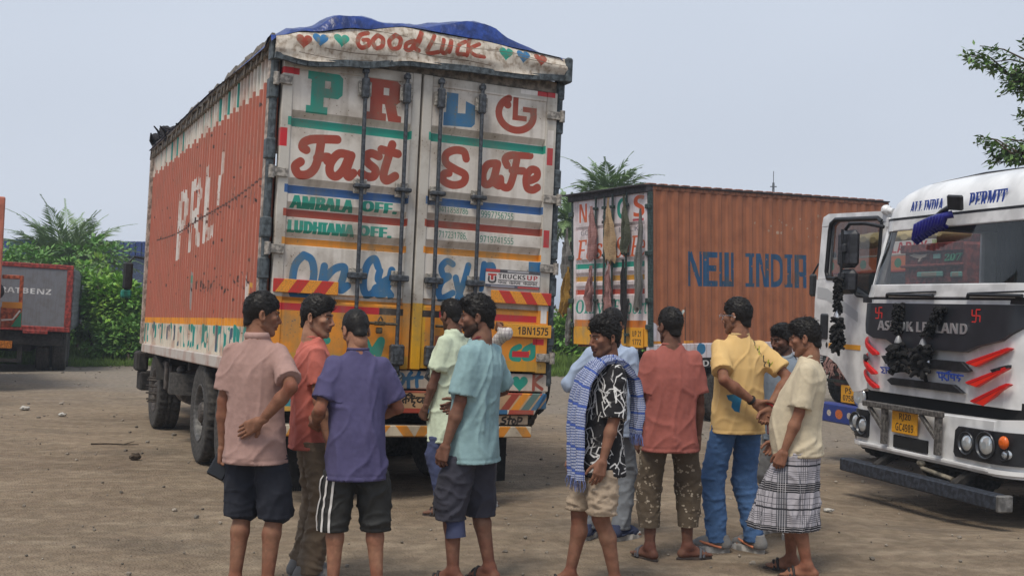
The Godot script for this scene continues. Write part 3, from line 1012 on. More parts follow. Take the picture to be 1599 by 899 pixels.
	for k in 9:
		var r := []
		for a in 31:
			var x := lerpf(-0.045, 2.5, a / 30.0)
			var y := lerpf(line_at(bot, x), line_at(top, x), k / 8.0)
			var z := 0.085 + 0.045 * sin(k / 8.0 * PI * 0.9 + 0.2) + 0.012 * sin(x * 7.0 + k)
			if k == 0: z += 0.02
			r.append(V(x, y, z))
		rows.append(r)
	m = MB.new(); m.plane = "xy"; m.rect = Rect2(-0.06, 3.45, 2.62, 0.5)
	m.sheet(rows, 0.03)
	part("headboard", m, head, t)
	m = MB.new()
	for k in range(0, 30):
		var x0 := lerpf(-0.045, 2.5, k / 30.0); var x1 := lerpf(-0.045, 2.5, (k + 1) / 30.0)
		m.beam(V(x0, line_at(bot, x0) - 0.012, 0.10), V(x1, line_at(bot, x1) - 0.012, 0.10), 0.055, 0.03, 0.003, Vector3.FORWARD)
	m.bx(2.47, 3.63, -0.1, 2.535, 3.85, 0.14, 0.015)
	part("headboard_trim", m, steel, t)
	# blue tarpaulin humped over the load
	rows = []
	var hump := [[-0.08, 3.62], [-0.02, 3.72], [0.1, 3.79], [0.22, 3.82], [0.45, 3.96], [0.70, 3.985], [1.15, 3.95], [1.35, 4.03], [1.55, 4.10], [1.72, 4.115], [2.03, 4.0], [2.35, 3.88], [2.52, 3.78]]
	var f := FastNoiseLite.new(); f.seed = 8; f.frequency = 1.0; f.fractal_type = FastNoiseLite.FRACTAL_RIDGED; f.fractal_octaves = 3
	for k in 46:
		var r := []
		var z := lerpf(0.10, -7.05, pow(k / 45.0, 1.4))
		for a in 49:
			var x := lerpf(-0.08, 2.53, a / 48.0)
			var fall := clampf(-z / 3.0, 0.0, 1.0)
			var y := lerpf(line_at(hump, x), 3.70 + 0.14 * sin(x / 2.5 * PI), smoothstep(0.0, 1.0, fall))
			y += 0.05 * f.get_noise_2d(x * 0.9 + 0.25 * z, z * 0.7) * smoothstep(0.0, 0.3, minf(x + 0.08, 2.53 - x))
			if k == 0: y = minf(y, line_at(top, clampf(x, -0.045, 2.5)) + 0.005)
			elif k < 4: y = maxf(y - 0.02 * (4 - k), line_at(top, clampf(x, -0.045, 2.5)) + 0.012)
			r.append(V(x, y, z))
		rows.append(r)
	m = MB.new(); m.sheet(rows)
	for k in m.n.size():
		if m.n[k].y < 0: m.n[k] = -m.n[k]
	part("tarpaulin", m, mat("tarp_blue", rgb(28, 62, 142), 0.38, 0.0, "grime", 1.2, 0.8), t)
	# corrugated left side
	p = Paint.new(Rect2(-7.1, 1.0, 7.1, 2.75), 230, rgb(172, 96, 76), 1)
	p.rect(-7.1, 3.42, 0, 3.75, rgb(214, 206, 194))
	for k in 51:
		p.rect(-7.1 + k * 0.14, 3.36 + 0.03 * ((k * 7) % 3) - 0.02, -7.1 + k * 0.14 + 0.14, 3.6, rgb(214, 206, 194))
	for k in 16: p.rect(-6.85 + k * 0.44, 3.38, -6.78 + k * 0.44, 3.68, rgb(40, 150, 138))
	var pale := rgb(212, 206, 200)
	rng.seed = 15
	for k in 51:  # light on the rear-facing rib faces, painted in as broken paler lines
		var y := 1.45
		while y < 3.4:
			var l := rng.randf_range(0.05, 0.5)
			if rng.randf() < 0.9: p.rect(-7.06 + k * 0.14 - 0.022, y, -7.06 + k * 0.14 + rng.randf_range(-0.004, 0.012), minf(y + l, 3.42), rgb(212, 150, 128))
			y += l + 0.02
	p.text("PRL", Rect2(-4.7, 2.12, 2.3, 0.78), pale, true, false, 0.0, 0.06)
	p.poly(PackedVector2Array([Vector2(-2.35, 2.55), Vector2(-2.2, 2.55), Vector2(-2.05, 3.05), Vector2(-2.2, 3.05)]), pale)
	p.rect(-7.1, 1.40, 0, 1.475, rgb(230, 152, 40))
	p.rect(-7.1, 1.13, 0, 1.405, rgb(214, 204, 188))
	rng.seed = 12
	for k in 60:
		var x := -7.0 + k * 0.117 + rng.randf_range(-0.02, 0.02)
		p.stroke(pv([[x, 1.39 - rng.randf() * 0.03], [x + rng.randf_range(-0.03, 0.05), 1.28], [x + rng.randf_range(-0.05, 0.05), 1.17]]), rng.randf_range(0.045, 0.08), rgb(34, 142, 134) if rng.randf() < 0.8 else rgb(70, 92, 112), 0.02)
	p.rect(-7.1, 1.0, 0, 1.135, rgb(188, 180, 172))
	p.stroke(pv([[-3.55, 1.92], [-3.52, 1.75], [-3.47, 1.58]]), 0.10, rgb(150, 140, 136))
	p.rect(-3.57, 1.84, -3.47, 1.92, rgb(90, 140, 122))
	p.stroke(pv([[-0.78, 1.80], [-0.74, 1.7], [-0.76, 1.6]]), 0.09, pale)
	p.text("POL", Rect2(-0.66, 1.55, 0.16, 0.22), rgb(206, 160, 66))
	for k in 200:
		var c := rng.randf()
		var x := -6.4 + 6.0 * c
		var y := (2.48 + 0.02 * sin(c * 9.0)) if rng.randf() < 0.62 else (1.76 + 0.06 * c)
		if y < 2.0: x = rng.randf_range(-3.6, -0.6)
		elif rng.randf() < 0.5: x = rng.randf_range(-5.0, -1.2)
		var s := rng.randf_range(0.006, 0.016)
		p.stroke(pv([[x, y + rng.randf_range(-0.07, 0.07)], [x + rng.randf_range(-0.04, 0.06), y + rng.randf_range(-0.08, 0.08)]]), s, rgb(92, 54, 46).lerp(rgb(50, 40, 38), rng.randf()), -1.0, false)
	p.stroke(pv([[-6.4, 2.46], [-4.8, 2.44], [-3.0, 2.50], [-1.4, 2.55], [-0.3, 2.62]]), 0.018, rgb(80, 50, 44))
	for k in 160:
		p.disc(Vector2(rng.randf_range(-7, 0), rng.randf_range(1.5, 3.4)), rng.randf_range(0.006, 0.022), rgb(84, 56, 48))
	rng.seed = 21
	for k in 150:
		var q := Vector2(rng.randf_range(-4.8, -2.0), rng.randf_range(2.05, 3.1))
		p.stroke([q, q + Vector2(rng.randf_range(-0.02, 0.02), rng.randf_range(0.02, 0.16))], rng.randf_range(0.008, 0.03), rgb(172, 96, 76), -1.0, false)
	p.wear(51, rgb(150, 100, 82), 0.45, 0.14, 0.03, rgb(100, 64, 52))
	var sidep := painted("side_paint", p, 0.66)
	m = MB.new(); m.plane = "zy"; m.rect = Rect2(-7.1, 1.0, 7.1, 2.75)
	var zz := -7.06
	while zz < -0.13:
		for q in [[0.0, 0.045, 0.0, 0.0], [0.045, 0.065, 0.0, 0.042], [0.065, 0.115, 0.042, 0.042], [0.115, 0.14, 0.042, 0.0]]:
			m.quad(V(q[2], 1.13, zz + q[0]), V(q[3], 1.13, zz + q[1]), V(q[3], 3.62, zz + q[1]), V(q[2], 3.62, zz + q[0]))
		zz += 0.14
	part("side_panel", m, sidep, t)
	m = MB.new(); m.plane = "zy"; m.rect = Rect2(-7.1, 1.0, 7.1, 2.75)
	m.bx(-0.02, 1.015, -7.09, 0.1, 1.13, -0.10, 0.01)
	part("bottom_rail", m, sidep, t)
	m = MB.new()
	m.bx(-0.03, 3.60, -7.09, 0.06, 3.68, 0.0, 0.01)
	rng.seed = 77
	var pz := -7.0
	while pz < 0.0:
		var l := rng.randf_range(0.15, 0.4)
		m.beam(V(-0.045, 3.685 + rng.randf_range(-0.03, 0.03), pz), V(-0.045, 3.685 + rng.randf_range(-0.03, 0.035), pz + l), 0.03, 0.05, 0.004)
		m.cyl(V(-0.055, 3.56, pz), V(-0.05, 3.70, pz + 0.03), 0.011, 6)
		pz += l
	part("top_rail", m, mat("rail_worn", rgb(150, 140, 128), 0.75, 0.0, "grime", 2.5), t)
	m = MB.new()
	m.bx(-0.045, 1.12, -7.11, 0.05, 3.64, -7.05, 0.01)
	part("edge_angle", m, mat("edge_paint", rgb(186, 170, 158), 0.7, 0.1, "grime", 2.0), t)
	m = MB.new()
	m.bx(-0.05, 1.0, -0.12, -0.028, 3.62, -0.05, 0.006)
	part("edge_angle", m, mat("edge_paint", rgb(186, 170, 158), 0.7, 0.1, "grime", 2.0), t)
	m = MB.new()
	m.bx(2.44, 1.02, -7.09, 2.5, 3.66, -0.12, 0.01)
	m.bx(0.04, 1.0, -7.1, 2.46, 3.66, -7.02, 0.01)
	m.bx(0.06, 1.0, -7.0, 2.44, 1.06, -0.14)
	part("far_walls", m, mat("box_orange", rgb(170, 84, 60), 0.7), t)
	# torn dark cloth heaped on the front corner of the roof
	m = MB.new()
	rng.seed = 31
	for k in 90:
		var z := rng.randf_range(-7.1, -4.7)
		var hgt := 0.06 + 0.20 * exp(-pow((z + 6.6) / 0.8, 2))
		var a := V(rng.randf_range(-0.05, 0.5), 3.66, z)
		m.tube([a, a + V(rng.randf_range(-0.1, 0.1), hgt * rng.randf_range(0.4, 0.9), rng.randf_range(-0.12, 0.12)), a + V(rng.randf_range(-0.15, 0.15), hgt * rng.randf_range(0.3, 1.1), rng.randf_range(-0.25, 0.25))], rng.randf_range(0.012, 0.05), 6, 0.01)
	for k in 26:
		var z := -6.95 + 1.5 * pow(rng.randf(), 1.5)
		m.ball(V(rng.randf_range(-0.02, 0.3), 3.70 + rng.randf_range(0.0, 0.16) * (1.0 - (z + 6.95) / 1.9), z), V(rng.randf_range(0.05, 0.1), rng.randf_range(0.04, 0.09), rng.randf_range(0.06, 0.16)), Basis.from_euler(V(rng.randf(), rng.randf(), rng.randf())), 7)
	part("torn_cloth", m, mat("torn_dark", rgb(38, 36, 40), 0.9, 0.0, "cloth", 3.0), t)
	# running gear
	var dark := mat("chassis_dark", rgb(52, 48, 45), 0.85, 0.1, "grime", 1.5)
	m = MB.new()
	m.bx(0.75, 0.72, -8.6, 0.87, 1.0, -0.16, 0.01)
	m.bx(1.63, 0.72, -8.6, 1.75, 1.0, -0.16, 0.01)
	for z in [-0.5, -1.5, -2.6, -4.0, -5.4]: m.bx(0.1, 0.9, z - 0.05, 2.4, 1.0, z + 0.05, 0.01)
	part("chassis_frame", m, dark, t)
	m = MB.new()
	for z in [-1.42, -2.76, -6.2]:
		m = MB.new()
		m.cyl(V(0.2, 0.52, z), V(2.3, 0.52, z), 0.09, 12)
		if z > -4.0: m.ball(V(1.25, 0.52, z), V(0.24, 0.24, 0.24))
		part("axle", m, dark, t)
	for z in [-1.42, -2.76]:
		for x in [0.145, 0.46, 2.04, 2.355]:
			wheel(t, V(x, wheel_y(b, o, x, z, 0.5), z), 0.5, 0.26, -1.0 if x < 1.0 else 1.0)
	for x in [0.17, 2.33]:
		wheel(t, V(x, wheel_y(b, o, x, -6.1, 0.48), -6.1), 0.48, 0.28, -1.0 if x < 1.0 else 1.0, true, Color(0.36, 0.33, 0.31))
	m = MB.new()
	m.cyl(V(0.40, 0.62, -4.5), V(0.40, 0.85, -4.5), 0.42, 32)
	part("spare_wheel", m, mat("tyre_rubber", rgb(74, 70, 66)), t)
	wheel(t, V(2.42, 0.98, -0.6), 0.46, 0.2, 1.0)
	for x in [0.3, 2.2]:
		m = MB.new()
		m.bx(x - 0.28, 0.06, -0.80, x + 0.28, 0.86, -0.785)
		for k in 28: m.bx(x - 0.28 + k * 0.02, 0.015, -0.797, x - 0.264 + k * 0.02, 0.062, -0.788)
		part("mud_flap", m, mat("flap_rubber", rgb(40, 38, 37), 0.9), t)
	m = MB.new()
	m.cyl(V(0.35, 0.66, -5.3), V(0.35, 0.66, -4.95), 0.2, 20)
	m.bx(0.12, 0.55, -5.55, 0.3, 0.95, -5.45, 0.02)
	m.bx(0.05, 0.62, -5.42, 0.09, 0.95, -5.30, 0.01)
	m.ball(V(0.1, 0.9, -5.75), V(0.06, 0.06, 0.1)); m.ball(V(0.12, 0.88, -4.6), V(0.05, 0.05, 0.09))
	part("air_tank", m, mat("tank_grey", rgb(98, 90, 84), 0.7, 0.2), t)
	m = MB.new()
	m.sheet([[V(-0.02, 0.95, -6.72), V(0.42, 0.95, -6.72)], [V(-0.02, 1.06, -6.4), V(0.42, 1.06, -6.4)], [V(-0.02, 1.0, -5.75), V(0.42, 1.0, -5.75)], [V(-0.02, 0.72, -5.55), V(0.42, 0.72, -5.55)]], 0.012)
	part("mudguard", m, dark, t)
	# cab ahead of the box, mostly hidden behind it
	m = MB.new()
	m.bx(0.42, 0.62, -8.75, 2.44, 2.75, -7.14, 0.12)
	part("cab", m, mat("cab_paint", rgb(176, 120, 70), 0.45), t)
	m = MB.new()
	m.tube([V(0.45, 2.28, -8.45), V(-0.02, 2.34, -8.42), V(-0.09, 2.26, -8.4)], 0.014, 8)
	m.box(V(-0.10, 2.06, -8.4), V(0.13, 0.40, 0.07), 0.03)
	part("mirror", m, mat("mirror_black", rgb(36, 36, 38), 0.5), t)
	m = MB.new()
	m.box(V(-0.11, 1.80, -8.4), V(0.15, 0.12, 0.06), 0.02)
	part("mirror_tag", m, mat("tag_teal", rgb(34, 130, 112), 0.5), t)
	m = MB.new()
	m.bx(-0.05, 0.75, -7.6, 0.1, 1.02, -7.2, 0.03)
	m.bx(0.0, 0.5, -7.55, 0.3, 0.75, -7.15, 0.02)
	part("cab_step", m, dark, t)
	# rusty angle iron and rubber strap hanging on the far corner
	m = MB.new()
	m.bx(2.555, 1.2, -0.25, 2.60, 2.16, -0.20, 0.006)
	for k in 5: m.bx(2.545, 1.28 + k * 0.2, -0.26, 2.625, 1.31 + k * 0.2, -0.19, 0.004)
	m.cyl(V(2.5, 2.05, -0.22), V(2.6, 2.05, -0.22), 0.012, 6); m.cyl(V(2.5, 1.35, -0.22), V(2.6, 1.35, -0.22), 0.012, 6)
	part("angle_iron", m, mat("rust_iron", rgb(84, 54, 44), 0.85, 0.2, "grime", 3.0), t)
	m = MB.new()
	m.tube([V(2.59, 1.22, -0.22), V(2.60, 1.05, -0.2), V(2.585, 0.9, -0.2), V(2.54, 0.79, -0.2), V(2.50, 0.76, -0.2)], 0.02, 8)
	part("rubber_strap", m, mat("flap_rubber", rgb(40, 38, 37)), t)

func line_at(a: Array, x: float) -> float:
	for k in a.size() - 1:
		if x <= a[k + 1][0]: return lerpf(a[k][1], a[k + 1][1], smoothstep(0.0, 1.0, (x - a[k][0]) / (a[k + 1][0] - a[k][0])))
	return a[a.size() - 1][1]

# ------------------------------------------------------------------ white cab facing left, door swung open
func corner_w(u: float) -> float:
	var a := absf(u)
	return 0.0 if a < 0.9 else -0.27 * (1.0 - sqrt(maxf(0.0, 1.0 - pow((a - 0.9) / 0.27, 2))))

# an outline on the cab front, bent round its corners
func front_piece(m: MB, pts: Array, y_w: Array, thick: float, ch := 0.004) -> void:
	var poly := PackedVector2Array()
	for q in pts: poly.append(Vector2(q[0], q[1]))
	var b := m.v.size()
	var cuts := [-1.17, -1.14, -1.10, -1.05, -0.98, -0.9, 0.9, 0.98, 1.05, 1.10, 1.14, 1.17]
	for k in cuts.size() - 1:
		var strip := PackedVector2Array([Vector2(cuts[k], -5), Vector2(cuts[k + 1], -5), Vector2(cuts[k + 1], 9), Vector2(cuts[k], 9)])
		for q in Geometry2D.intersect_polygons(poly, strip):
			m.prism(q, -0.03, thick, Transform3D(), ch if poly.size() > 3 and k == 5 else 0.0)
	for k in range(b, m.v.size()):
		m.v[k].z += corner_w(m.v[k].x) + line_at(y_w, m.v[k].y)
		if absf(m.v[k].x) > 0.9 and m.n[k].z > 0.7:
			var a := signf(m.v[k].x) * asin(clampf((absf(m.v[k].x) - 0.9) / 0.28, 0.0, 0.98)) * 0.9
			m.n[k] = V(sin(a), 0, cos(a)).normalized()

func letters(s: String, at: Vector3, w: float, h: float, depth: float, serif := false, lean := 0.0) -> MB:
	var tm := TextMesh.new()
	var f := SystemFont.new()
	f.font_names = PackedStringArray(["Droid Serif" if serif else "Droid Sans"])
	f.font_weight = 700
	tm.font = f; tm.text = s; tm.font_size = 48; tm.pixel_size = 0.01; tm.depth = 0.1; tm.curve_step = 2.0
	var a := tm.get_mesh_arrays()
	var m := MB.new()
	var vs: PackedVector3Array = a[Mesh.ARRAY_VERTEX]
	var ns: PackedVector3Array = a[Mesh.ARRAY_NORMAL]
	var lo := V(1e9, 1e9, 1e9); var hi := -lo
	for p in vs:
		lo = lo.min(p); hi = hi.max(p)
	for k in vs.size():
		var p := (vs[k] - lo) / (hi - lo)
		m.vert(at + V(p.x * w + p.y * h * lean, p.y * h, p.z * depth), ns[k])
	var ids: PackedInt32Array = a[Mesh.ARRAY_INDEX] if a[Mesh.ARRAY_INDEX] != null else PackedInt32Array(range(vs.size()))
	m.ix = ids
	return m

func word_stroke(m: MB, pts: Array, w: float, yw: Array) -> void:
	for k in pts.size() - 1:
		var a: Vector2 = pts[k]; var b: Vector2 = pts[k + 1]
		var e := (b - a).normalized() * w * 0.45
		a -= e; b += e
		m.beam(V(a.x, a.y, line_at(yw, a.y) + corner_w(a.x)), V(b.x, b.y, line_at(yw, b.y) + corner_w(b.x)), w, 0.006 + 0.0006 * (k % 3), 0.001, Vector3(0, 0, 1))

# a hanging garland of black pompoms: rope, metal cap, ruffled tail
func pompom(m: MB, a: Vector3, b: Vector3, r: float, rng: RandomNumberGenerator) -> void:
	var n := int(a.distance_to(b) / (r * 0.5)) + 2
	for k in n:
		var c := a.lerp(b, k / float(n - 1))
		for j in 11:
			var d := V(rng.randf_range(-1, 1), rng.randf_range(-0.5, 0.5), rng.randf_range(-1, 1)).normalized()
			m.tube([c, c + d * r * 0.7, c + d * r * rng.randf_range(0.9, 1.15) + V(0, -r * 0.25, 0)], r * 0.34, 5, r * 0.16)

func white_truck() -> void:
	var o := V(3.604, 0, -10.065)
	var b := Basis.from_euler(Vector3(deg_to_rad(-1.232), deg_to_rad(-74), deg_to_rad(-0.293)))
	var t := thing("white_lorry", "white lorry cab facing left with red slashes on its grille and an open door", "truck", o, b)
	var white := mat("white_paint", rgb(240, 240, 240), 0.28, 0.0, "soft", 0.8)
	white.clearcoat_enabled = true; white.clearcoat = 0.4; white.clearcoat_roughness = 0.1
	var black := mat("black_plastic", rgb(36, 37, 41), 0.45, 0.0, "grime", 1.5, 0.1)
	var dark := mat("chassis_dark", rgb(52, 48, 45))
	var blue := rgb(36, 66, 150)
	var yw := [[0.0, 0.03], [0.3, 0.0], [0.36, 0.06], [0.42, 0.075], [0.72, 0.06], [0.80, -0.02], [0.86, -0.04], [0.90, 0.0], [1.1, 0.03], [1.70, -0.01], [1.85, -0.05], [2.38, -0.2], [2.5, -0.21], [2.68, -0.26], [2.9, -0.5]]
	# lower cab front
	var m := MB.new()
	front_piece(m, [[-1.165, 0.90], [-0.95, 0.865], [1.165, 0.865], [1.165, 1.72], [-1.165, 1.72]], yw, 0.0)
	part("front_panel", m, white, t)
	m = MB.new()
	front_piece(m, [[-1.13, 1.74], [1.165, 1.74], [1.165, 1.86], [-1.10, 1.86]], yw, 0.02, 0.008)
	part("screen_sill", m, white, t)
	m = MB.new()
	front_piece(m, [[-1.10, 1.685], [1.11, 1.685], [1.09, 1.52], [0.90, 1.40], [0.64, 1.345], [0.48, 1.29], [-0.44, 1.29], [-0.62, 1.355], [-0.82, 1.36], [-0.96, 1.40], [-1.08, 1.52]], yw, 0.022, 0.008)
	var badge := part("badge_panel", m, mat("badge_black", rgb(44, 46, 52), 0.35, 0.0, "soft", 0.8), t)
	m = MB.new()
	m.bx(-1.1, 1.69, -0.1, 1.14, 1.745, -0.02)
	part("wiper_tray", m, black, t)
	var silver := mat("silver_trim", rgb(206, 208, 212), 0.3, 0.7, "none")
	part("lettering", letters("ASHOK LEYLAND", V(-0.76, 1.437, 0.03), 1.27, 0.088, 0.008), silver, badge)
	var redp := mat("sign_red", rgb(206, 48, 40), 0.5, 0.0, "none")
	for c in [[-0.77, 1.595], [0.60, 1.592]]:
		m = MB.new()
		var s := 0.05
		var z := line_at(yw, c[1]) + corner_w(c[0]) + 0.027
		for q in [[0, 0, 0.2, 2.0], [0, 0, 2.0, 0.2]]: m.box(V(c[0], c[1], z), V(q[2] * s, q[3] * s, 0.004))
		for q in [[0.5, 1.0, 1.0, 0.2], [-0.5, -1.0, 1.0, 0.2], [1.0, -0.5, 0.2, 1.0], [-1.0, 0.5, 0.2, 1.0]]: m.box(V(c[0] + q[0] * s, c[1] + q[1] * s, z + 0.001), V(q[2] * s, q[3] * s, 0.004))
		part("painted_sign", m, redp, badge)
	# slots, emblem, red slashes
	m = MB.new()
	front_piece(m, [[-0.70, 1.20], [-0.62, 1.21], [0.44, 1.21], [0.56, 1.14], [0.50, 1.125], [-0.62, 1.13]], yw, 0.006)
	part("grille_slot", m, black, t)
	m = MB.new()
	front_piece(m, [[-0.62, 0.985], [-0.55, 1.012], [0.33, 1.012], [0.45, 0.95], [0.38, 0.945], [-0.56, 0.945]], yw, 0.006)
	part("grille_slot", m, black, t)
	m = MB.new()
	front_piece(m, [[0.80, 1.165], [0.99, 1.215], [0.99, 1.19], [0.83, 1.142]], yw, 0.006)
	part("vent", m, black, t)
	m = MB.new()
	front_piece(m, [[-1.07, 1.20], [-0.95, 1.165], [-0.97, 1.14], [-1.06, 1.16]], yw, 0.006)
	part("vent", m, black, t)
	m = MB.new()
	m.lathe(V(-0.10, 1.165, 0.03), V(0, 0, 1), [[0.13, 0.0], [0.125, 0.02], [0.108, 0.022], [0.10, 0.012]], 32)
	m.bx(-0.135, 1.12, 0.03, -0.11, 1.22, 0.045, 0.003); m.bx(-0.135, 1.115, 0.03, -0.06, 1.14, 0.045, 0.003)
	m.lathe(V(-0.10, 1.165, 0.03), V(0, 0, 1), [[0.066, 0.0], [0.064, 0.014], [0.056, 0.014], [0.054, 0.0]], 28)
	part("emblem", m, silver, t)
	m = MB.new()
	m.lathe(V(-0.10, 1.165, 0.03), V(0, 0, 1), [[0.11, 0.006], [0.001, 0.008]], 28)
	part("emblem_disc", m, black, t)
	var lens := mat("slash_red", rgb(232, 44, 22), 0.35, 0.0, "none")
	var deep := mat("slash_deep", rgb(206, 26, 24), 0.35, 0.0, "none")
	for q in [[0.50, 1.20, 1.00, 1.34], [0.50, 1.035, 0.99, 1.185], [0.53, 0.885, 1.01, 1.06]]:
		m = MB.new()
		front_piece(m, [[q[0] + 0.03, q[1] - 0.006], [q[2] - 0.02, q[3] - 0.010], [q[2] - 0.07, q[3] - 0.038], [q[0] + 0.12, q[1] - 0.022]], yw, 0.003)
		var sl := part("red_slash", m, lens, t)
		m = MB.new()
		front_piece(m, [[q[0], q[1] + 0.012], [q[2] - 0.03, q[3] + 0.010], [q[2], q[3] + 0.004], [q[2] - 0.02, q[3] - 0.012], [q[0] + 0.03, q[1] - 0.008], [q[0], q[1] + 0.0]], yw, 0.005)
		part("slash_edge", m, deep, sl)
	for q in [[-1.14, 1.36, -0.78, 1.215], [-1.15, 1.20, -0.80, 1.035], [-1.15, 1.055, -0.80, 0.905]]:
		m = MB.new()
		front_piece(m, [[q[0] + 0.03, q[1] - 0.018], [q[2] - 0.02, q[3] - 0.004], [q[2] - 0.06, q[3] - 0.016], [q[0] + 0.07, q[1] - 0.044]], yw, 0.003)
		var sl := part("red_slash", m, lens, t)
		m = MB.new()
		front_piece(m, [[q[0], q[1] + 0.015], [q[2], q[3] + 0.015], [q[2] + 0.01, q[3] - 0.005], [q[2] - 0.03, q[3] - 0.015], [q[0] + 0.02, q[1] - 0.02]], yw, 0.005)
		part("slash_edge", m, deep, sl)
	# painted words either side of the emblem
	var words := MB.new()
	for s in [[[-0.701,1.096],[-0.491,1.099]],
		[[-0.684,1.088],[-0.654,1.071],[-0.687,1.049],[-0.642,1.045]],
		[[-0.618,1.099],[-0.615,1.047]],
		[[-0.567,1.095],[-0.575,1.050]],
		[[-0.610,1.080],[-0.565,1.070]],
		[[-0.523,1.098],[-0.525,1.050]]]: word_stroke(words, pv(s), 0.011, yw)
	for s in [[[0.131,1.102],[0.473,1.095]],
		[[0.151,1.097],[0.159,1.062],[0.191,1.061]],
		[[0.195,1.103],[0.194,1.040]],
		[[0.236,1.101],[0.219,1.068],[0.258,1.044]],
		[[0.284,1.100],[0.277,1.046]],
		[[0.310,1.126],[0.255,1.104]],
		[[0.321,1.099],[0.313,1.072],[0.350,1.069]],
		[[0.358,1.101],[0.355,1.051]],
		[[0.413,1.097],[0.396,1.076],[0.433,1.069],[0.415,1.050]]]: word_stroke(words, pv(s), 0.014, yw)
	part("painted_words", words, mat("sign_blue", blue, 0.45, 0.0, "none"), t)
	# bumper with lamps, plate, towing frame and the bar below
	m = MB.new()
	front_piece(m, [[-1.165, 0.37], [-0.9, 0.335], [1.165, 0.335], [1.165, 0.80], [0.9, 0.775], [-0.95, 0.745], [-1.165, 0.72]], yw, 0.02, 0.015)
	var bumper := part("bumper", m, white, t)
	m = MB.new()
	front_piece(m, [[-1.16, 0.36], [1.16, 0.36], [1.16, 0.395], [-1.16, 0.395]], yw, 0.035, 0.008)
	part("bumper_lip", m, white, bumper)
	m = MB.new()
	m.bx(-1.05, 0.70, -0.35, 1.12, 0.92, -0.08)
	m.bx(-0.37, 0.405, 0.04, 0.11, 0.515, 0.098, 0.004)
	part("bumper_gap", m, mat("void_black", rgb(18, 18, 19), 0.9, 0.0, "none"), t)
	var chrome := mat("reflector", rgb(222, 224, 226), 0.12, 0.9, "none")
	var clear := StandardMaterial3D.new()
	clear.resource_name = "clear_lens"; clear.transparency = BaseMaterial3D.TRANSPARENCY_ALPHA; clear.albedo_color = Color(0.9, 0.93, 0.95, 0.06); clear.roughness = 0.03
	for s in 2:
		m = MB.new()
		var x0 := -1.13 if s == 0 else 0.47
		var x1 := -0.77 if s == 0 else 1.16
		front_piece(m, [[x0 + 0.03, 0.435], [x1 - 0.02, 0.435], [x1, 0.46], [x1, 0.66], [x1 - 0.03, 0.69], [x0 + 0.04, 0.685], [x0, 0.65], [x0, 0.47]], yw, 0.028, 0.004)
		var lamp := part("headlight", m, black, t)
		var spots := [[-1.0, 0.565, 0.085], [-0.86, 0.545, 0.08]] if s == 0 else [[0.63, 0.56, 0.085], [0.86, 0.57, 0.10], [1.04, 0.52, 0.045]]
		for q in spots:
			m = MB.new()
			var z: float = line_at(yw, q[1]) + corner_w(q[0]) + 0.03
			m.lathe(V(q[0], q[1], z), V(0, 0, 1), [[q[2] * 1.12, 0.0], [q[2] * 1.1, 0.012], [q[2], 0.014], [q[2] * 0.85, -0.02], [q[2] * 0.3, -0.05]], 26)
			part("lamp_ring", m, mat("lamp_ring", rgb(70, 72, 76), 0.3, 0.6, "none"), lamp)
			m = MB.new()
			m.ball(V(q[0], q[1], z - 0.03), V(q[2], q[2], 0.05) * 0.96, Basis(), 18)
			part("lamp_glass", m, mat("lamp_glass", rgb(206, 212, 216), 0.08, 0.5, "none"), lamp)
		if s == 1:
			m = MB.new()
			m.ball(V(1.055, 0.615, 0.085), V(0.05, 0.052, 0.03), Basis(), 14)
			part("indicator", m, mat("amber", rgb(216, 98, 26), 0.3, 0.0, "none"), lamp)
	var p := Paint.new(Rect2(0, 0, 0.36, 0.2), 900, rgb(226, 160, 26))
	var ink := rgb(50, 38, 24)
	p.text("RJ20", Rect2(0.11, 0.108, 0.17, 0.07), ink); p.text("GC4989", Rect2(0.06, 0.02, 0.26, 0.07), ink)
	p.wear(67, rgb(150, 110, 40), 0.3, 0.1)
	m = MB.new(); m.plane = "xy"; m.rect = Rect2(-0.375, 0.54, 0.36, 0.2)
	m.bx(-0.375, 0.54, 0.095, -0.015, 0.735, 0.115, 0.004)
	part("number_plate", m, painted("plate_white_lorry", p, 0.45), t)
	var grey := mat("frame_grey", rgb(116, 112, 108), 0.6, 0.3, "grime", 3.0)
	m = MB.new(); m.bx(-0.78, 0.735, 0.10, 0.35, 0.785, 0.16, 0.006)
	var fr := part("towing_frame", m, grey, t)
	for x in [-0.47, 0.30]:
		m = MB.new()
		m.bx(x - 0.03, 0.42, 0.10, x + 0.03, 0.735, 0.145, 0.005)
		part("upright", m, grey, fr)
		m = MB.new()
		m.beam(V(x - 0.24, 0.735, 0.13), V(x - 0.02, 0.56, 0.13), 0.035, 0.035, 0.004)
		part("brace", m, grey, fr)
	m = MB.new()
	m.bx(-1.03, 0.105, 0.10, 1.15, 0.225, 0.22, 0.012)
	var bar := part("guard_bar", m, mat("bar_navy", rgb(56, 62, 74), 0.6, 0.1, "grime", 2.0), t)
	m = MB.new(); m.bx(1.152, 0.10, 0.095, 1.20, 0.228, 0.225, 0.01)
	part("end_cap", m, mat("cap_grey", rgb(130, 128, 126), 0.7), bar)
	m = MB.new()
	for x in [-0.55, 0.55]: m.beam(V(x, 0.2, 0.15), V(x, 0.45, -0.25), 0.08, 0.06, 0.006)
	m.bx(-0.75, 0.26, -0.5, 0.75, 0.36, -0.15, 0.02)
	part("bar_bracket", m, dark, t)
	m = MB.new()
	m.tube([V(-0.06, 0.30, 0.03), V(0.0, 0.27, 0.05), V(0.22, 0.25, 0.05), V(0.40, 0.235, 0.04)], 0.02, 8)
	m.ball(V(-0.02, 0.31, 0.05), V(0.05, 0.03, 0.03))
	part("hose", m, mat("hose_cream", rgb(170, 160, 140), 0.7), t)
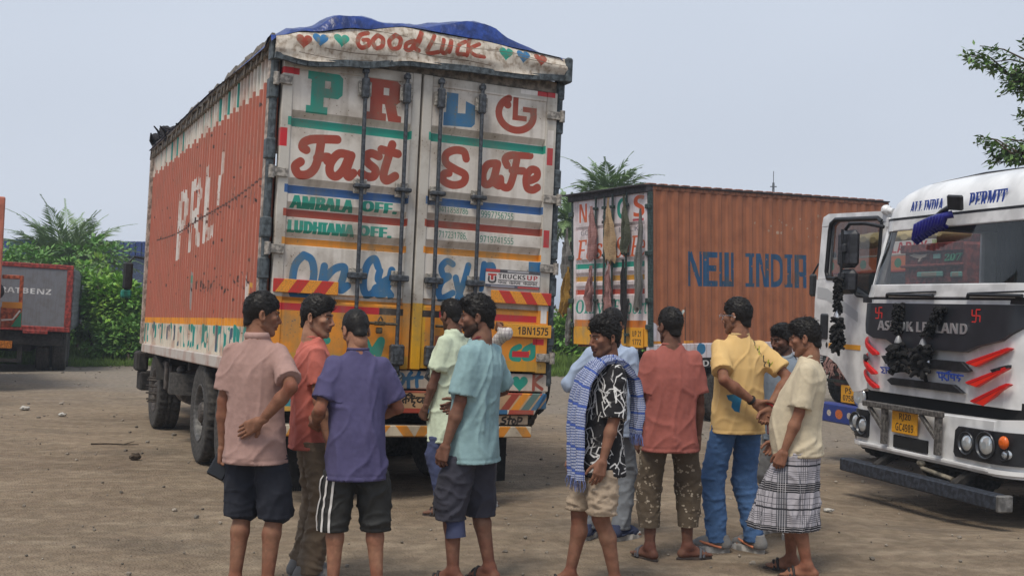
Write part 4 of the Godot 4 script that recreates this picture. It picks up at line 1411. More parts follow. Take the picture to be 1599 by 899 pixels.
	# screen, pillars, visor band, high roof
	m = MB.new()
	var rows := []
	for k in 5:
		var y := lerpf(1.85, 2.385, k / 4.0)
		var r := []
		for a in 21:
			var u := lerpf(-1.09, 1.13, a / 20.0)
			r.append(V(u, y, line_at(yw, y) + corner_w(u) * 0.9 - 0.005))
		rows.append(r)
	m.sheet(rows)
	var glass := StandardMaterial3D.new()
	glass.resource_name = "screen_glass"; glass.transparency = BaseMaterial3D.TRANSPARENCY_ALPHA
	glass.albedo_color = Color(0.09, 0.115, 0.115, 0.46); glass.roughness = 0.02
	part("windscreen", m, glass, t)
	for s in [-1.0, 1.0]:
		m = MB.new()
		m.beam(V(1.125 * s, 1.84, -0.19), V(1.11 * s, 2.42, -0.33), 0.09, 0.07, 0.015, Vector3.RIGHT)
		part("screen_pillar", m, white, t)
		m = MB.new()
		m.tube([V(1.085 * s, 1.86, -0.15), V(1.075 * s, 2.36, -0.28)], 0.014, 6)
		part("screen_seal", m, black, t)
	m = MB.new()
	front_piece(m, [[-1.15, 2.37], [1.15, 2.37], [1.15, 2.475], [-1.15, 2.475]], yw, 0.015, 0.008)
	part("visor_band", m, white, t)
	m = MB.new()
	front_piece(m, [[-1.155, 2.472], [1.155, 2.472], [1.155, 2.492], [-1.155, 2.492]], yw, 0.018, 0.0)
	part("roof_seal", m, black, t)
	rows = []
	for q in [[2.49, 1.16, -0.205, 0.27], [2.55, 1.16, -0.215, 0.28], [2.64, 1.13, -0.24, 0.30], [2.72, 1.06, -0.28, 0.34], [2.79, 0.95, -0.36, 0.36], [2.84, 0.82, -0.47, 0.36], [2.87, 0.7, -0.62, 0.36], [2.885, 0.55, -0.85, 0.34], [2.89, 0.3, -1.2, 0.2]]:
		var r := []
		for a in 13:   # from the back along the far side, round the corner, across the front and back along the near side
			pass
		var hw: float = q[1]; var zf: float = q[2]; var rad: float = q[3]
		r.append(V(-hw, q[0], -2.0))
		for a in 9:
			var tt := PI * 0.5 * a / 8.0
			r.append(V(-hw + rad - cos(tt) * rad, q[0], zf - rad + sin(tt) * rad))
		for a in 7: r.append(V(lerpf(-hw + rad, hw - rad, (a + 1) / 8.0), q[0], zf))
		for a in 9:
			var tt := PI * 0.5 * (1.0 - a / 8.0)
			r.append(V(hw - rad + cos(tt) * rad, q[0], zf - rad + sin(tt) * rad))
		r.append(V(hw, q[0], -2.0))
		rows.append(r)
	m = MB.new()
	m.skin(rows, true, true)
	for k in m.n.size():
		if m.n[k].dot(m.v[k] - V(0, 2.3, -1.2)) < 0: m.n[k] = -m.n[k]
	part("high_roof", m, white, t)
	var sign_blue := mat("sign_blue", blue, 0.45, 0.0, "none")
	var hz := line_at(yw, 2.56) + 0.012
	part("roof_words", letters("ALL INDIA", V(-0.69, 2.515, hz - 0.008), 0.48, 0.115, 0.006, true, 0.2), sign_blue, t)
	part("roof_words", letters("PERMIT", V(0.14, 2.515, hz - 0.008), 0.47, 0.13, 0.006, true, 0.2), sign_blue, t)
	m = MB.new()
	m.tube([V(-0.9, 2.70, -0.32), V(-0.6, 2.80, -0.40), V(0.0, 2.855, -0.5), V(0.9, 2.86, -0.6)], 0.008, 6)
	part("roof_cable", m, black, t)
	m = MB.new()
	m.ball(V(-1.19, 2.60, -0.30), V(0.05, 0.05, 0.05), Basis(), 14)
	m.cyl(V(-1.19, 2.60, -0.30), V(-1.1, 2.58, -0.32), 0.03)
	part("marker_lamp", m, white, t)
	# wipers
	for q in [[-0.68, 0.02], [0.46, 1.13]]:
		m = MB.new()
		m.tube([V(q[0], 1.735, 0.0), V(q[0] + 0.03, 1.765, 0.02), V(q[1], 1.755, 0.02)], 0.016, 6)
		m.beam(V(q[0] + 0.05, 1.775, 0.02), V(q[1] + 0.02, 1.79, 0.005), 0.02, 0.014, 0.003)
		part("wiper", m, black, t)
	# front view mirror on its arm
	m = MB.new()
	m.box(V(0.15, 2.555, -0.08), V(0.15, 0.13, 0.04), 0.012, Basis.from_euler(V(0.25, 0.3, -0.1)))
	m.tube([V(0.12, 2.545, -0.09), V(-0.06, 2.49, -0.10), V(-0.28, 2.44, -0.17)], 0.022, 8)
	part("front_mirror", m, black, t)
	# shell of the cab, floor, rear wall
	m = MB.new()
	m.bx(1.10, 0.9, -2.0, 1.165, 1.85, -0.28, 0.02)
	m.bx(1.11, 2.36, -2.0, 1.165, 2.52, -0.28, 0.01)
	m.bx(1.11, 1.85, -2.0, 1.165, 2.4, -1.25, 0.01)
	part("near_side", m, white, t)
	m = MB.new()
	m.bx(-1.165, 0.9, -2.0, -1.10, 2.5, -1.35, 0.02)
	m.bx(-1.165, 2.42, -1.35, -1.10, 2.52, -0.28, 0.01)
	part("far_side", m, white, t)
	var trim := mat("cab_trim", rgb(48, 44, 42), 0.8, 0.0, "grime", 2.0)
	m = MB.new()
	m.bx(-1.1, 0.9, -2.0, 1.1, 2.5, -1.94)
	m.bx(-1.1, 0.9, -1.94, 1.1, 1.0, -0.28)
	m.bx(-1.1, 2.44, -1.94, 1.1, 2.47, -0.3)
	part("cab_lining", m, trim, t)
	m = MB.new()
	m.bx(-1.05, 1.6, -0.62, 1.05, 1.83, -0.10, 0.05)
	m.ball(V(-0.35, 1.83, -0.40), V(0.42, 0.07, 0.16))
	part("dashboard", m, mat("dash_brown", rgb(120, 88, 62), 0.85, 0.0, "cloth", 2.0), t)
	m = MB.new()
	m.bx(0.22, 1.8, -0.55, 0.52, 2.44, -0.48, 0.02)
	for k in 5: m.cyl(V(0.24 + k * 0.06, 1.8, -0.475), V(0.24 + k * 0.06, 2.44, -0.475), 0.028, 8)
	part("dark_curtain", m, mat("curtain_dark", rgb(38, 40, 44), 0.9, 0.0, "cloth", 3.0), t)
	m = MB.new()
	m.bx(0.52, 2.26, -0.62, 1.0, 2.44, -0.55, 0.03)
	m.bx(0.55, 1.9, -0.9, 0.62, 2.3, -0.8, 0.01)
	m.box(V(0.80, 1.78, -1.55), V(0.5, 0.7, 0.16), 0.07)
	part("cab_clutter", m, mat("clutter_khaki", rgb(120, 112, 92), 0.9, 0.0, "cloth", 3.0), t)
	m = MB.new()
	m.box(V(-0.45, 1.45, -1.3), V(0.5, 0.25, 0.5), 0.08); m.box(V(-0.45, 1.75, -1.55), V(0.5, 0.7, 0.16), 0.07)
	part("seat", m, mat("seat_dark", rgb(60, 50, 48), 0.85, 0.0, "cloth", 3.0), t)
	# chassis, wheels and load body
	for x in [-0.98, 0.98]:
		wheel(t, V(x, wheel_y(b, o, x, -1.15, 0.5), -1.15), 0.5, 0.28, signf(x), false, Color(0.5, 0.5, 0.5))
	m = MB.new()
	for s in [-1.0, 1.0]:
		var rr := []
		for k in 9:
			var a := lerpf(-0.2, PI + 0.2, k / 8.0)
			var zz := -1.15 + cos(a) * 0.62; var yy := 0.42 + sin(a) * 0.62
			rr.append([V(0.72 * s, yy, zz), V(1.15 * s, yy, zz)])
		m.sheet(rr, 0.02)
	part("wheel_arch", m, dark, t)
	m = MB.new()
	m.bx(-0.45, 0.5, -8.0, -0.35, 0.8, -0.2, 0.01); m.bx(0.35, 0.5, -8.0, 0.45, 0.8, -0.2, 0.01)
	m.bx(-0.7, 0.4, -2.0, 0.7, 0.85, -0.3, 0.05)
	part("chassis_frame", m, dark, t)
	m = MB.new()
	m.bx(-1.15, 1.0, -8.0, 1.15, 2.6, -2.1, 0.03)
	part("load_body", m, mat("load_grey", rgb(150, 146, 140), 0.7), t)
	for z in [-5.8, -7.0]:
		for x in [-0.92, 0.92]: wheel(t, V(x, wheel_y(b, o, x, z, 0.5), z), 0.5, 0.3, signf(x))
	# the open door, hinged on the far pillar
	var zd := -0.32
	m = MB.new()
	var xf := Transform3D(Basis(), V(0, 0, zd))
	var outer := PackedVector2Array([Vector2(-1.17, 2.59), Vector2(-2.24, 2.63), Vector2(-2.34, 2.60), Vector2(-2.37, 2.50), Vector2(-2.42, 1.95), Vector2(-2.45, 1.72), Vector2(-2.44, 1.2), Vector2(-2.41, 1.12), Vector2(-2.3, 1.14), Vector2(-2.15, 1.13), Vector2(-1.98, 1.06), Vector2(-1.8, 0.92), Vector2(-1.66, 0.80), Vector2(-1.5, 0.82), Vector2(-1.3, 0.9), Vector2(-1.17, 1.0)])
	var hole := PackedVector2Array([Vector2(-1.26, 2.49), Vector2(-1.33, 2.53), Vector2(-2.10, 2.56), Vector2(-2.19, 2.52), Vector2(-2.21, 2.44), Vector2(-2.25, 2.02), Vector2(-2.22, 1.95), Vector2(-2.0, 1.94), Vector2(-1.42, 1.73), Vector2(-1.32, 1.75)])
	# the frame round the window is laid in quads between the two outlines, the lower panel is a plate
	var lower := PackedVector2Array([Vector2(-1.17, 1.72), Vector2(-1.32, 1.735), Vector2(-1.42, 1.715), Vector2(-2.0, 1.925), Vector2(-2.23, 1.935), Vector2(-2.425, 1.935)])
	for k in range(5, outer.size()): lower.append(outer[k])
	m.prism(lower, -0.05, 0.02, xf, 0.012)
	var door := part("open_door", m, white, t)
	m = MB.new()
	m.prism(PackedVector2Array([Vector2(-1.17, 2.59), Vector2(-2.24, 2.63), Vector2(-2.34, 2.60), Vector2(-2.37, 2.50), Vector2(-2.20, 2.50), Vector2(-2.10, 2.56), Vector2(-1.33, 2.53), Vector2(-1.26, 2.49), Vector2(-1.17, 2.49)]), -0.04, 0.015, xf, 0.008)
	m.prism(PackedVector2Array([Vector2(-2.372, 2.498), Vector2(-2.425, 1.937), Vector2(-2.235, 1.937), Vector2(-2.20, 2.498)]), -0.04, 0.014, xf, 0.008)
	m.prism(PackedVector2Array([Vector2(-1.17, 2.488), Vector2(-1.262, 2.488), Vector2(-1.32, 1.74), Vector2(-1.17, 1.722)]), -0.04, 0.014, xf, 0.008)
	part("window_frame", m, white, door)
	m = MB.new()
	var ring := []
	for q in hole: ring.append(V(q.x, q.y, zd + 0.012))
	ring.append(ring[0])
	m.tube(ring, 0.026, 6)
	part("window_seal", m, black, door)
	m = MB.new()
	m.prism(hole, -0.014, -0.010, xf)
	part("window_pane", m, glass, door)
	m = MB.new()
	m.box(V(-2.24, 1.44, zd + 0.02), V(0.15, 0.27, 0.03), 0.014)
	m.ball(V(-2.18, 1.25, zd + 0.02), V(0.018, 0.03, 0.012))
	part("door_handle", m, black, door)
	m = MB.new()
	m.bx(-2.14, 1.22, zd + 0.015, -1.55, 1.27, zd + 0.024)
	part("yellow_strip", m, mat("strip_yellow", rgb(226, 156, 30), 0.5, 0.0, "none"), door)
	m = MB.new()
	m.prism(PackedVector2Array([Vector2(-2.40, 1.86), Vector2(-2.2, 1.84), Vector2(-1.62, 1.60), Vector2(-1.62, 1.50), Vector2(-2.2, 1.72), Vector2(-2.40, 1.74)]), 0.0, 0.0225, xf)
	part("grey_band", m, mat("band_grey", rgb(186, 188, 190), 0.35, 0.0, "none"), door)
	# side mirrors on their arm
	m = MB.new()
	m.tube([V(-1.16, 2.43, -0.26), V(-1.35, 2.47, -0.18), V(-1.58, 2.48, -0.15), V(-1.63, 2.42, -0.13)], 0.018, 8)
	m.tube([V(-1.60, 2.42, -0.08), V(-1.60, 1.86, -0.08)], 0.014, 8)
	m.tube([V(-1.56, 1.86, -0.15), V(-1.45, 1.76, -0.18), V(-1.18, 1.74, -0.24)], 0.016, 8)
	part("mirror_arm", m, black, t)
	m = MB.new(); m.box(V(-1.59, 2.225, -0.15), V(0.32, 0.38, 0.10), 0.045)
	m.box(V(-1.59, 2.23, -0.09), V(0.10, 0.09, 0.04), 0.012)
	part("side_mirror", m, mat("mirror_black2", rgb(50, 52, 58), 0.5), t)
	m = MB.new(); m.box(V(-1.59, 1.90, -0.15), V(0.29, 0.25, 0.10), 0.045)
	m.box(V(-1.59, 1.96, -0.09), V(0.08, 0.06, 0.04), 0.01)
	part("side_mirror", m, mat("mirror_black2", rgb(50, 52, 58), 0.5), t)
	# garlands: each hangs on the lorry and is a thing of its own
	var fuzz := mat("fuzz_black", rgb(20, 19, 20), 1.0, 0.0, "none")
	var rng := RandomNumberGenerator.new(); rng.seed = 5
	for q in [["black pompom garland with a silver cap over the letter H of the badge", -0.40, 1.66, -0.42, 1.44, -0.36, 1.36, -0.33, 1.10], ["black pompom garland hanging over the letter L beside the round emblem", 0.19, 1.64, 0.03, 1.42, 0.0, 1.35, -0.02, 1.10]]:
		var g := thing("garland", q[0], "garland", o, b, "black garlands on the white lorry")
		m = MB.new()
		pompom(m, V(q[1], q[2], 0.06), V(q[3], q[4], 0.07), 0.055, rng)
		part("rope", m, fuzz, g)
		m = MB.new()
		m.lathe(V(q[5], q[6], 0.085), V(0, -1, 0), [[0.008, -0.035], [0.02, -0.02], [0.032, 0.012], [0.034, 0.03]], 14)
		part("cap", m, mat("cap_dull", rgb(150, 150, 152), 0.5, 0.4, "none"), g)
		m = MB.new()
		pompom(m, V(q[5], q[6] - 0.06, 0.09), V(q[7], q[8], 0.09), 0.09, rng)
		part("tassel", m, fuzz, g)
	var g := thing("garland", "long black pompom garland hanging from the side mirror of the open door", "garland", o, b, "black garlands on the white lorry")
	m = MB.new()
	pompom(m, V(-1.58, 1.92, -0.04), V(-1.57, 1.60, -0.04), 0.05, rng)
	part("rope", m, fuzz, g)
	m = MB.new()
	m.lathe(V(-1.57, 1.57, -0.04), V(0, -1, 0), [[0.01, -0.05], [0.03, 0.0], [0.035, 0.03]], 12)
	part("cap", m, silver, g)
	m = MB.new()
	pompom(m, V(-1.57, 1.50, -0.04), V(-1.56, 1.24, -0.04), 0.075, rng)
	part("tassel", m, fuzz, g)
	var bt := thing("blue_garland", "shiny blue tinsel garland hung from the mirror above the windscreen", "garland", o, b)
	m = MB.new()
	for k in 10:
		var q := k / 9.0
		var c := V(lerpf(0.02, -0.38, q), 2.425 - 0.06 * q * q, -0.12)
		m.tube([c + V(0.05, 0.04, 0), c + V(0.01, 0.02, 0.05), c + V(-0.02, -0.05 - 0.05 * q, 0.05), c + V(-0.03, -0.07 - 0.06 * q, 0.0)], 0.036, 7, 0.022)
	part("strands", m, mat("tinsel_blue", rgb(34, 34, 130), 0.3, 0.1, "soft", 4.0), bt)

# ------------------------------------------------------------------ brown container truck on the right
func hanging_cloth(called: String, label: String, group: String, o: Vector3, b: Basis, x: float, y1: float, y0: float, w0: float, w1: float, z: float, m_: Material, sd: int, lean := 0.0) -> void:
	var t := thing(called, label, "cloth", o, b, group)
	var f := FastNoiseLite.new(); f.seed = sd; f.frequency = 1.2
	var rows := []
	for k in 22:
		var q := k / 21.0
		var r := []
		var w := lerpf(w0, w1, smoothstep(0.0, 0.7, q)) * (1.0 - 0.25 * smoothstep(0.75, 1.0, q)) * (1.0 + 0.25 * f.get_noise_2d(q * 3.0, 5.0))
		for a in 17:
			var s := a / 16.0 - 0.5
			var yy := lerpf(y1, y0, q) + (0.12 * f.get_noise_2d(s * 2.0, 30.0) if k == 21 else 0.0)
			r.append(V(x + s * w + lean * q + 0.04 * f.get_noise_2d(q * 2.0, 9.0), yy, z + 0.05 + 0.045 * cos(s * 13.0 + q * 2.0 + sd) * smoothstep(0.0, 0.15, q) * minf(1.0, w / 0.2) + 0.04 * f.get_noise_2d(s * 3.0, q * 3.0)))
		r.reverse()
		rows.append(r)
	var m := MB.new(); m.sheet(rows, 0.006)
	part("folds", m, m_, t)

func brown_truck() -> void:
	var o := V(2.35, 0, -19.761)
	var b := Basis.from_euler(Vector3(deg_to_rad(0.839), deg_to_rad(-57.704), deg_to_rad(0.671)))
	var t := thing("brown_container_truck", "brown container truck with blue capital letters along its corrugated side", "truck", o, b)
	var white := rgb(222, 212, 214)
	var oran := rgb(208, 82, 30)
	var teal := rgb(20, 142, 122)
	var p := Paint.new(Rect2(-2.27, 0.9, 2.27, 2.8), 340, white)
	p.text("N.", Rect2(-2.0, 3.17, 0.36, 0.35), oran)
	p.text("C", Rect2(-0.86, 3.17, 0.30, 0.37), teal); p.text("S", Rect2(-0.40, 3.18, 0.31, 0.37), oran)
	p.rect(-0.42, 3.11, -0.12, 3.15, rgb(180, 34, 50))
	p.disc(Vector2(-1.25, 3.24), 0.04, rgb(30, 28, 32)); p.disc(Vector2(-1.29, 3.15), 0.03, rgb(30, 28, 32))
	p.text("Fast", Rect2(-2.1, 2.50, 0.95, 0.36), oran, true, true, 0.22); p.text("SaFe", Rect2(-0.93, 2.50, 0.82, 0.36), oran, true, true, 0.22)
	p.text("GOOD", Rect2(-1.95, 2.94, 0.5, 0.09), rgb(80, 76, 92), false); p.text("LUCK", Rect2(-0.80, 2.94, 0.55, 0.09), rgb(80, 76, 92), false)
	for s in [[2.33, 2.42, teal], [2.10, 2.19, rgb(206, 146, 40)], [1.86, 1.95, rgb(184, 66, 46)]]:
		p.rect(-2.11, s[0], -1.17, s[1], s[2]); p.rect(-1.02, s[0], -0.1, s[1], s[2])
	p.text("Only", Rect2(-2.14, 1.44, 0.85, 0.34), teal, true, true, 0.15); p.text("Export", Rect2(-1.0, 1.44, 0.95, 0.32), teal, true, true, 0.15)
	p.rect(-2.27, 0.9, 0, 1.28, rgb(222, 158, 34)); p.rect(-2.15, 1.28, -0.05, 1.40, rgb(212, 118, 34))
	p.wear(71, rgb(150, 136, 130), 0.4, 0.3, 0.04, rgb(90, 84, 84))
	var rear := painted("brown_rear", p, 0.6)
	var rr := Rect2(-2.27, 0.9, 2.27, 2.8)
	var steel := mat("rod_green", rgb(70, 88, 84), 0.6, 0.3, "grime", 3.0)
	for side in 2:
		var xa := -2.18 if side == 0 else -1.08
		var xb := -1.10 if side == 0 else -0.02
		var m := MB.new(); m.plane = "xy"; m.rect = rr
		var ys := [0.95, 1.84, 1.85, 1.96, 2.02, 2.08, 2.09, 2.20, 2.26, 2.32, 2.33, 2.44, 2.50, 3.03, 3.04, 3.10, 3.62]
		var zs := [0.0, 0.0, -0.035, -0.035, 0.0, 0.0, -0.035, -0.035, 0.0, 0.0, -0.035, -0.035, 0.0, 0.0, -0.03, 0.0, 0.0]
		for k in ys.size() - 1:
			m.quad(V(xa + 0.07, ys[k], zs[k]), V(xb - 0.07, ys[k], zs[k]), V(xb - 0.07, ys[k + 1], zs[k + 1]), V(xa + 0.07, ys[k + 1], zs[k + 1]))
		var leaf := part("door", m, rear, t)
		m = MB.new(); m.plane = "xy"; m.rect = rr
		m.bx(xa, 0.95, -0.06, xa + 0.07, 3.62, 0.01, 0.005); m.bx(xb - 0.07, 0.95, -0.06, xb, 3.62, 0.01, 0.005)
		part("door_frame", m, rear, leaf)
		for x in ([-1.42, -1.16] if side == 0 else [-0.92, -0.52]):
			m = MB.new()
			m.cyl(V(x, 3.62, 0.05), V(x - 0.06, 1.0, 0.05), 0.02, 8)
			for y in [3.4, 2.55, 1.75, 1.15]: m.box(V(x - 0.02, y, 0.045), V(0.10, 0.05, 0.06), 0.008)
			part("lock_rod", m, steel, leaf)
	var brown := rgb(164, 100, 66)
	var m := MB.new()
	m.bx(-2.30, 3.58, -0.1, 0.02, 3.70, 0.05, 0.01)
	m.bx(-2.36, 3.69, -6.1, 0.03, 3.715, 0.16, 0.006)
	part("roof_eave", m, mat("eave_dark", rgb(66, 62, 66), 0.8), t)
	m = MB.new()
	m.bx(-2.27, 0.95, -0.1, -2.19, 3.62, -0.005, 0.01); m.bx(-0.015, 0.95, -0.1, 0.02, 3.62, 0.004, 0.006)
	for y in [3.3, 2.5, 1.7, 1.25]:
		m.bx(-2.30, y, -0.06, -2.16, y + 0.09, 0.05, 0.01)
		m.bx(-0.05, y, -0.06, 0.05, y + 0.08, 0.04, 0.01)
	part("corner_post", m, steel, t)
	# corrugated side with painted capitals
	p = Paint.new(Rect2(0.0, 0.72, 6.15, 3.0), 280, brown, 1)
	var bl := rgb(22, 76, 116)
	var spots := [["N", 0.89, 0.34], ["E", 1.25, 0.32], ["I", 2.26, 0.22], ["N", 2.52, 0.30], ["D", 2.87, 0.32], ["I", 3.24, 0.20], ["A", 3.50, 0.30]]
	for s in spots:
		if s[0] == "I":
			p.rect(s[1], 1.99, s[1] + s[2], 2.06, bl); p.rect(s[1], 2.53, s[1] + s[2], 2.60, bl); p.rect(s[1] + s[2] * 0.3, 2.0, s[1] + s[2] * 0.72, 2.6, bl)
		elif s[0] == "A":
			p.rect(s[1], 1.98, s[1] + 0.09, 2.60, bl); p.rect(s[1] + s[2] - 0.08, 1.98, s[1] + s[2], 2.60, bl); p.rect(s[1], 2.52, s[1] + s[2], 2.60, bl); p.rect(s[1], 2.19, s[1] + s[2], 2.28, bl)
		else: p.text(s[0], Rect2(s[1], 1.99, s[2], 0.61), bl)
	for q in [0.0, 0.145, 0.28]: p.rect(1.61 + q, 2.02, 1.61 + q + 0.085, 2.60, bl)
	p.rect(1.61, 1.99, 1.975, 2.09, bl)
	var rng := RandomNumberGenerator.new(); rng.seed = 9
	for k in 26: p.disc(Vector2(rng.randf_range(2.4, 4.6), rng.randf_range(2.9, 3.4)), rng.randf_range(0.008, 0.03), rgb(176, 150, 130))
	for k in 60: p.rect(rng.randf_range(0.9, 3.8), rng.randf_range(2.0, 2.6), rng.randf_range(0.9, 3.8), 0.0, brown) if false else p.disc(Vector2(rng.randf_range(0.9, 3.8), rng.randf_range(1.98, 2.62)), rng.randf_range(0.006, 0.018), brown)
	p.stroke(pv([[0.66, 1.42], [0.69, 1.49], [0.75, 1.49], [0.79, 1.56]]), 0.045, rgb(196, 206, 204))
	p.stroke(pv([[0.82, 1.62], [0.82, 1.05]]), 0.02, rgb(84, 60, 48), -1.0, false)
	p.rect(0.0, 0.72, 6.15, 1.0, rgb(214, 208, 214))
	p.poly(PackedVector2Array([Vector2(0, 1.0), Vector2(0.0, 1.42), Vector2(0.25, 1.30), Vector2(0.48, 1.0)]), rgb(214, 208, 214))
	for k in 9:
		p.disc(Vector2(0.55 + k * 0.62, 0.90), 0.10, rgb(40, 118, 160) if k % 2 == 1 else rgb(222, 170, 60))
		p.rect(0.1 + k * 0.7, 1.0, 0.32 + k * 0.7, 1.045, rgb(224, 150, 40))
	p.wear(77, rgb(120, 68, 40), 0.35, 0.25, 0.02, rgb(110, 70, 48))
	var sm := painted("brown_side", p, 0.6)
	m = MB.new(); m.plane = "wy"; m.rect = Rect2(0.0, 0.72, 6.15, 3.0)
	var z := -0.16
	m.quad(V(0.0, 0.98, -0.0), V(0.0, 0.98, -0.16), V(0.0, 3.62, -0.16), V(0.0, 3.62, 0.0))
	while z > -5.95:
		for q in [[0.0, 0.04, 0.0, -0.024], [0.04, 0.125, -0.024, -0.024], [0.125, 0.165, -0.024, 0.0], [0.165, 0.25, 0.0, 0.0]]:
			m.quad(V(q[2], 0.98, z - q[0]), V(q[3], 0.98, z - q[1]), V(q[3], 3.62, z - q[1]), V(q[2], 3.62, z - q[0]))
		z -= 0.25
	part("side_panel", m, sm, t)
	m = MB.new(); m.plane = "wy"; m.rect = Rect2(0.0, 0.72, 6.15, 3.0)
	m.bx(-0.06, 0.74, -6.1, 0.012, 0.985, 0.0, 0.006)
	part("bottom_rail", m, sm, t)
	p = Paint.new(Rect2(0.0, 0.55, 6.15, 0.2), 300, rgb(24, 23, 24), 1)
	for k in 3: p.text("INDIE CARRIER HI", Rect2(0.9 + k * 2.6, 0.59, 2.2, 0.11), rgb(214, 210, 206))
	p.wear(79, rgb(90, 80, 70), 0.3, 0.1)
	m = MB.new(); m.plane = "wy"; m.rect = Rect2(0.0, 0.55, 6.15, 0.2)
	m.bx(-0.05, 0.56, -6.1, 0.0, 0.735, 0.0, 0.004)
	part("lettered_valance", m, painted("valance", p, 0.7), t)
	m = MB.new()
	m.bx(-2.2, 3.62, -6.1, 0.004, 3.69, -0.1, 0.008)
	var k2 := 0
	while k2 < 24:
		m.bx(-2.25, 3.714, -0.25 * k2 - 0.18, 0.02, 3.74, -0.25 * k2 - 0.02, 0.01)
		k2 += 1
	part("top_rail", m, mat("brown_rail", brown, 0.65), t)
	m = MB.new()
	m.bx(-2.25, 0.95, -6.1, -2.19, 3.6, -0.1, 0.01); m.bx(-2.2, 0.95, -6.12, -0.01, 3.6, -6.03, 0.01); m.bx(-2.2, 0.9, -6.0, -0.05, 0.98, -0.1)
	part("far_walls", m, mat("brown_plain", brown, 0.65), t)
	# plates, lights and chassis
	p = Paint.new(Rect2(0, 0, 0.34, 0.34), 300, rgb(222, 156, 30))
	p.text("UP 21", Rect2(0.05, 0.19, 0.24, 0.10), rgb(60, 44, 20)); p.text("1772", Rect2(0.05, 0.05, 0.24, 0.10), rgb(60, 44, 20))
	m = MB.new(); m.plane = "xy"; m.rect = Rect2(-0.46, 0.93, 0.34, 0.34)
	m.bx(-0.46, 0.93, 0.01, -0.12, 1.27, 0.025, 0.004)
	part("number_plate", m, painted("plate_brown", p, 0.5), t)
	var dark := mat("chassis_dark", rgb(52, 48, 45))
	m = MB.new()
	m.bx(-1.6, 0.45, -8.6, -1.5, 0.8, -0.2, 0.01); m.bx(-0.7, 0.45, -8.6, -0.6, 0.8, -0.2, 0.01)
	m.bx(-2.1, 0.55, -0.3, -0.15, 0.75, -0.1, 0.01)
	m.bx(-2.05, 0.1, -0.9, -0.15, 0.6, -0.8)
	part("chassis_frame", m, dark, t)
	for zz in [-1.75, -7.2]:
		for x in [-0.16, -2.05]: wheel(t, V(x, wheel_y(b, o, x, zz, 0.5), zz), 0.5, 0.3, 1.0 if x > -1 else -1.0)
	m = MB.new(); m.bx(-2.2, 0.5, -8.7, -0.1, 2.7, -6.35, 0.12)
	part("cab", m, mat("cab_brown", rgb(140, 70, 50), 0.45), t)
	# cloths tied to the lock rods
	var tan_ := mat("cloth_tan", rgb(168, 142, 110), 0.95, 0.0, "cloth", 3.0, 1.2)
	var gry := mat("cloth_grey", rgb(120, 118, 114), 0.95, 0.0, "cloth", 3.0, 1.2)
	var grn := mat("cloth_green", rgb(78, 82, 66), 0.95, 0.0, "cloth", 3.0, 1.2)
	var mau := mat("cloth_mauve", rgb(160, 120, 116), 0.95, 0.0, "cloth", 3.0, 1.2)
	var blk := mat("cloth_black", rgb(40, 38, 40), 0.95, 0.0, "cloth", 3.0, 1.2)
	var och := mat("cloth_ochre", rgb(150, 116, 50), 0.95, 0.0, "cloth", 3.0, 1.2)
	var gn_ := "cloths tied to the rods of the brown truck"
	hanging_cloth("hanging_cloth", "tan cloth tied high on the middle of the white doors, widest of the rags", gn_, o, b, -0.98, 3.56, 2.42, 0.05, 0.34, 0.05, tan_, 1)
	hanging_cloth("hanging_cloth", "dark green rag tied between the green C and the orange S", gn_, o, b, -0.53, 3.58, 2.52, 0.05, 0.20, 0.05, grn, 2)
	hanging_cloth("hanging_cloth", "mauve grey rag hanging beside the letter t of the left white door", gn_, o, b, -1.48, 3.45, 2.48, 0.08, 0.22, 0.05, mau, 3)
	hanging_cloth("hanging_cloth", "long grey rag hanging down the corner post next to the brown side", gn_, o, b, -0.06, 3.30, 1.60, 0.05, 0.19, 0.07, gry, 4, -0.08)
	hanging_cloth("hanging_cloth", "pink striped rag hanging over the coloured stripes of the left white door", gn_, o, b, -1.50, 2.38, 1.58, 0.06, 0.2, 0.06, mau, 5, -0.08)
	hanging_cloth("hanging_cloth", "dull pink rag hanging over the seam between the two white doors", gn_, o, b, -0.98, 2.40, 1.40, 0.05, 0.22, 0.06, mau, 6)
	hanging_cloth("hanging_cloth", "black rag hanging low across the coloured stripes of the right white door", gn_, o, b, -0.56, 2.46, 1.25, 0.06, 0.16, 0.06, blk, 7)
	hanging_cloth("hanging_cloth", "grey and black rag tied to the outer edge of the left white door", gn_, o, b, -2.33, 3.10, 2.2, 0.05, 0.26, 0.0, gry, 8, -0.08)
	hanging_cloth("hanging_cloth", "ochre yellow rag hanging below the grey one on the left door edge", gn_, o, b, -2.32, 2.38, 1.50, 0.08, 0.26, 0.0, och, 9, -0.16)
	hanging_cloth("hanging_cloth", "grey rag hanging lowest beside the yellow base of the left white door", gn_, o, b, -2.26, 1.62, 0.95, 0.08, 0.14, 0.0, gry, 10, -0.06)

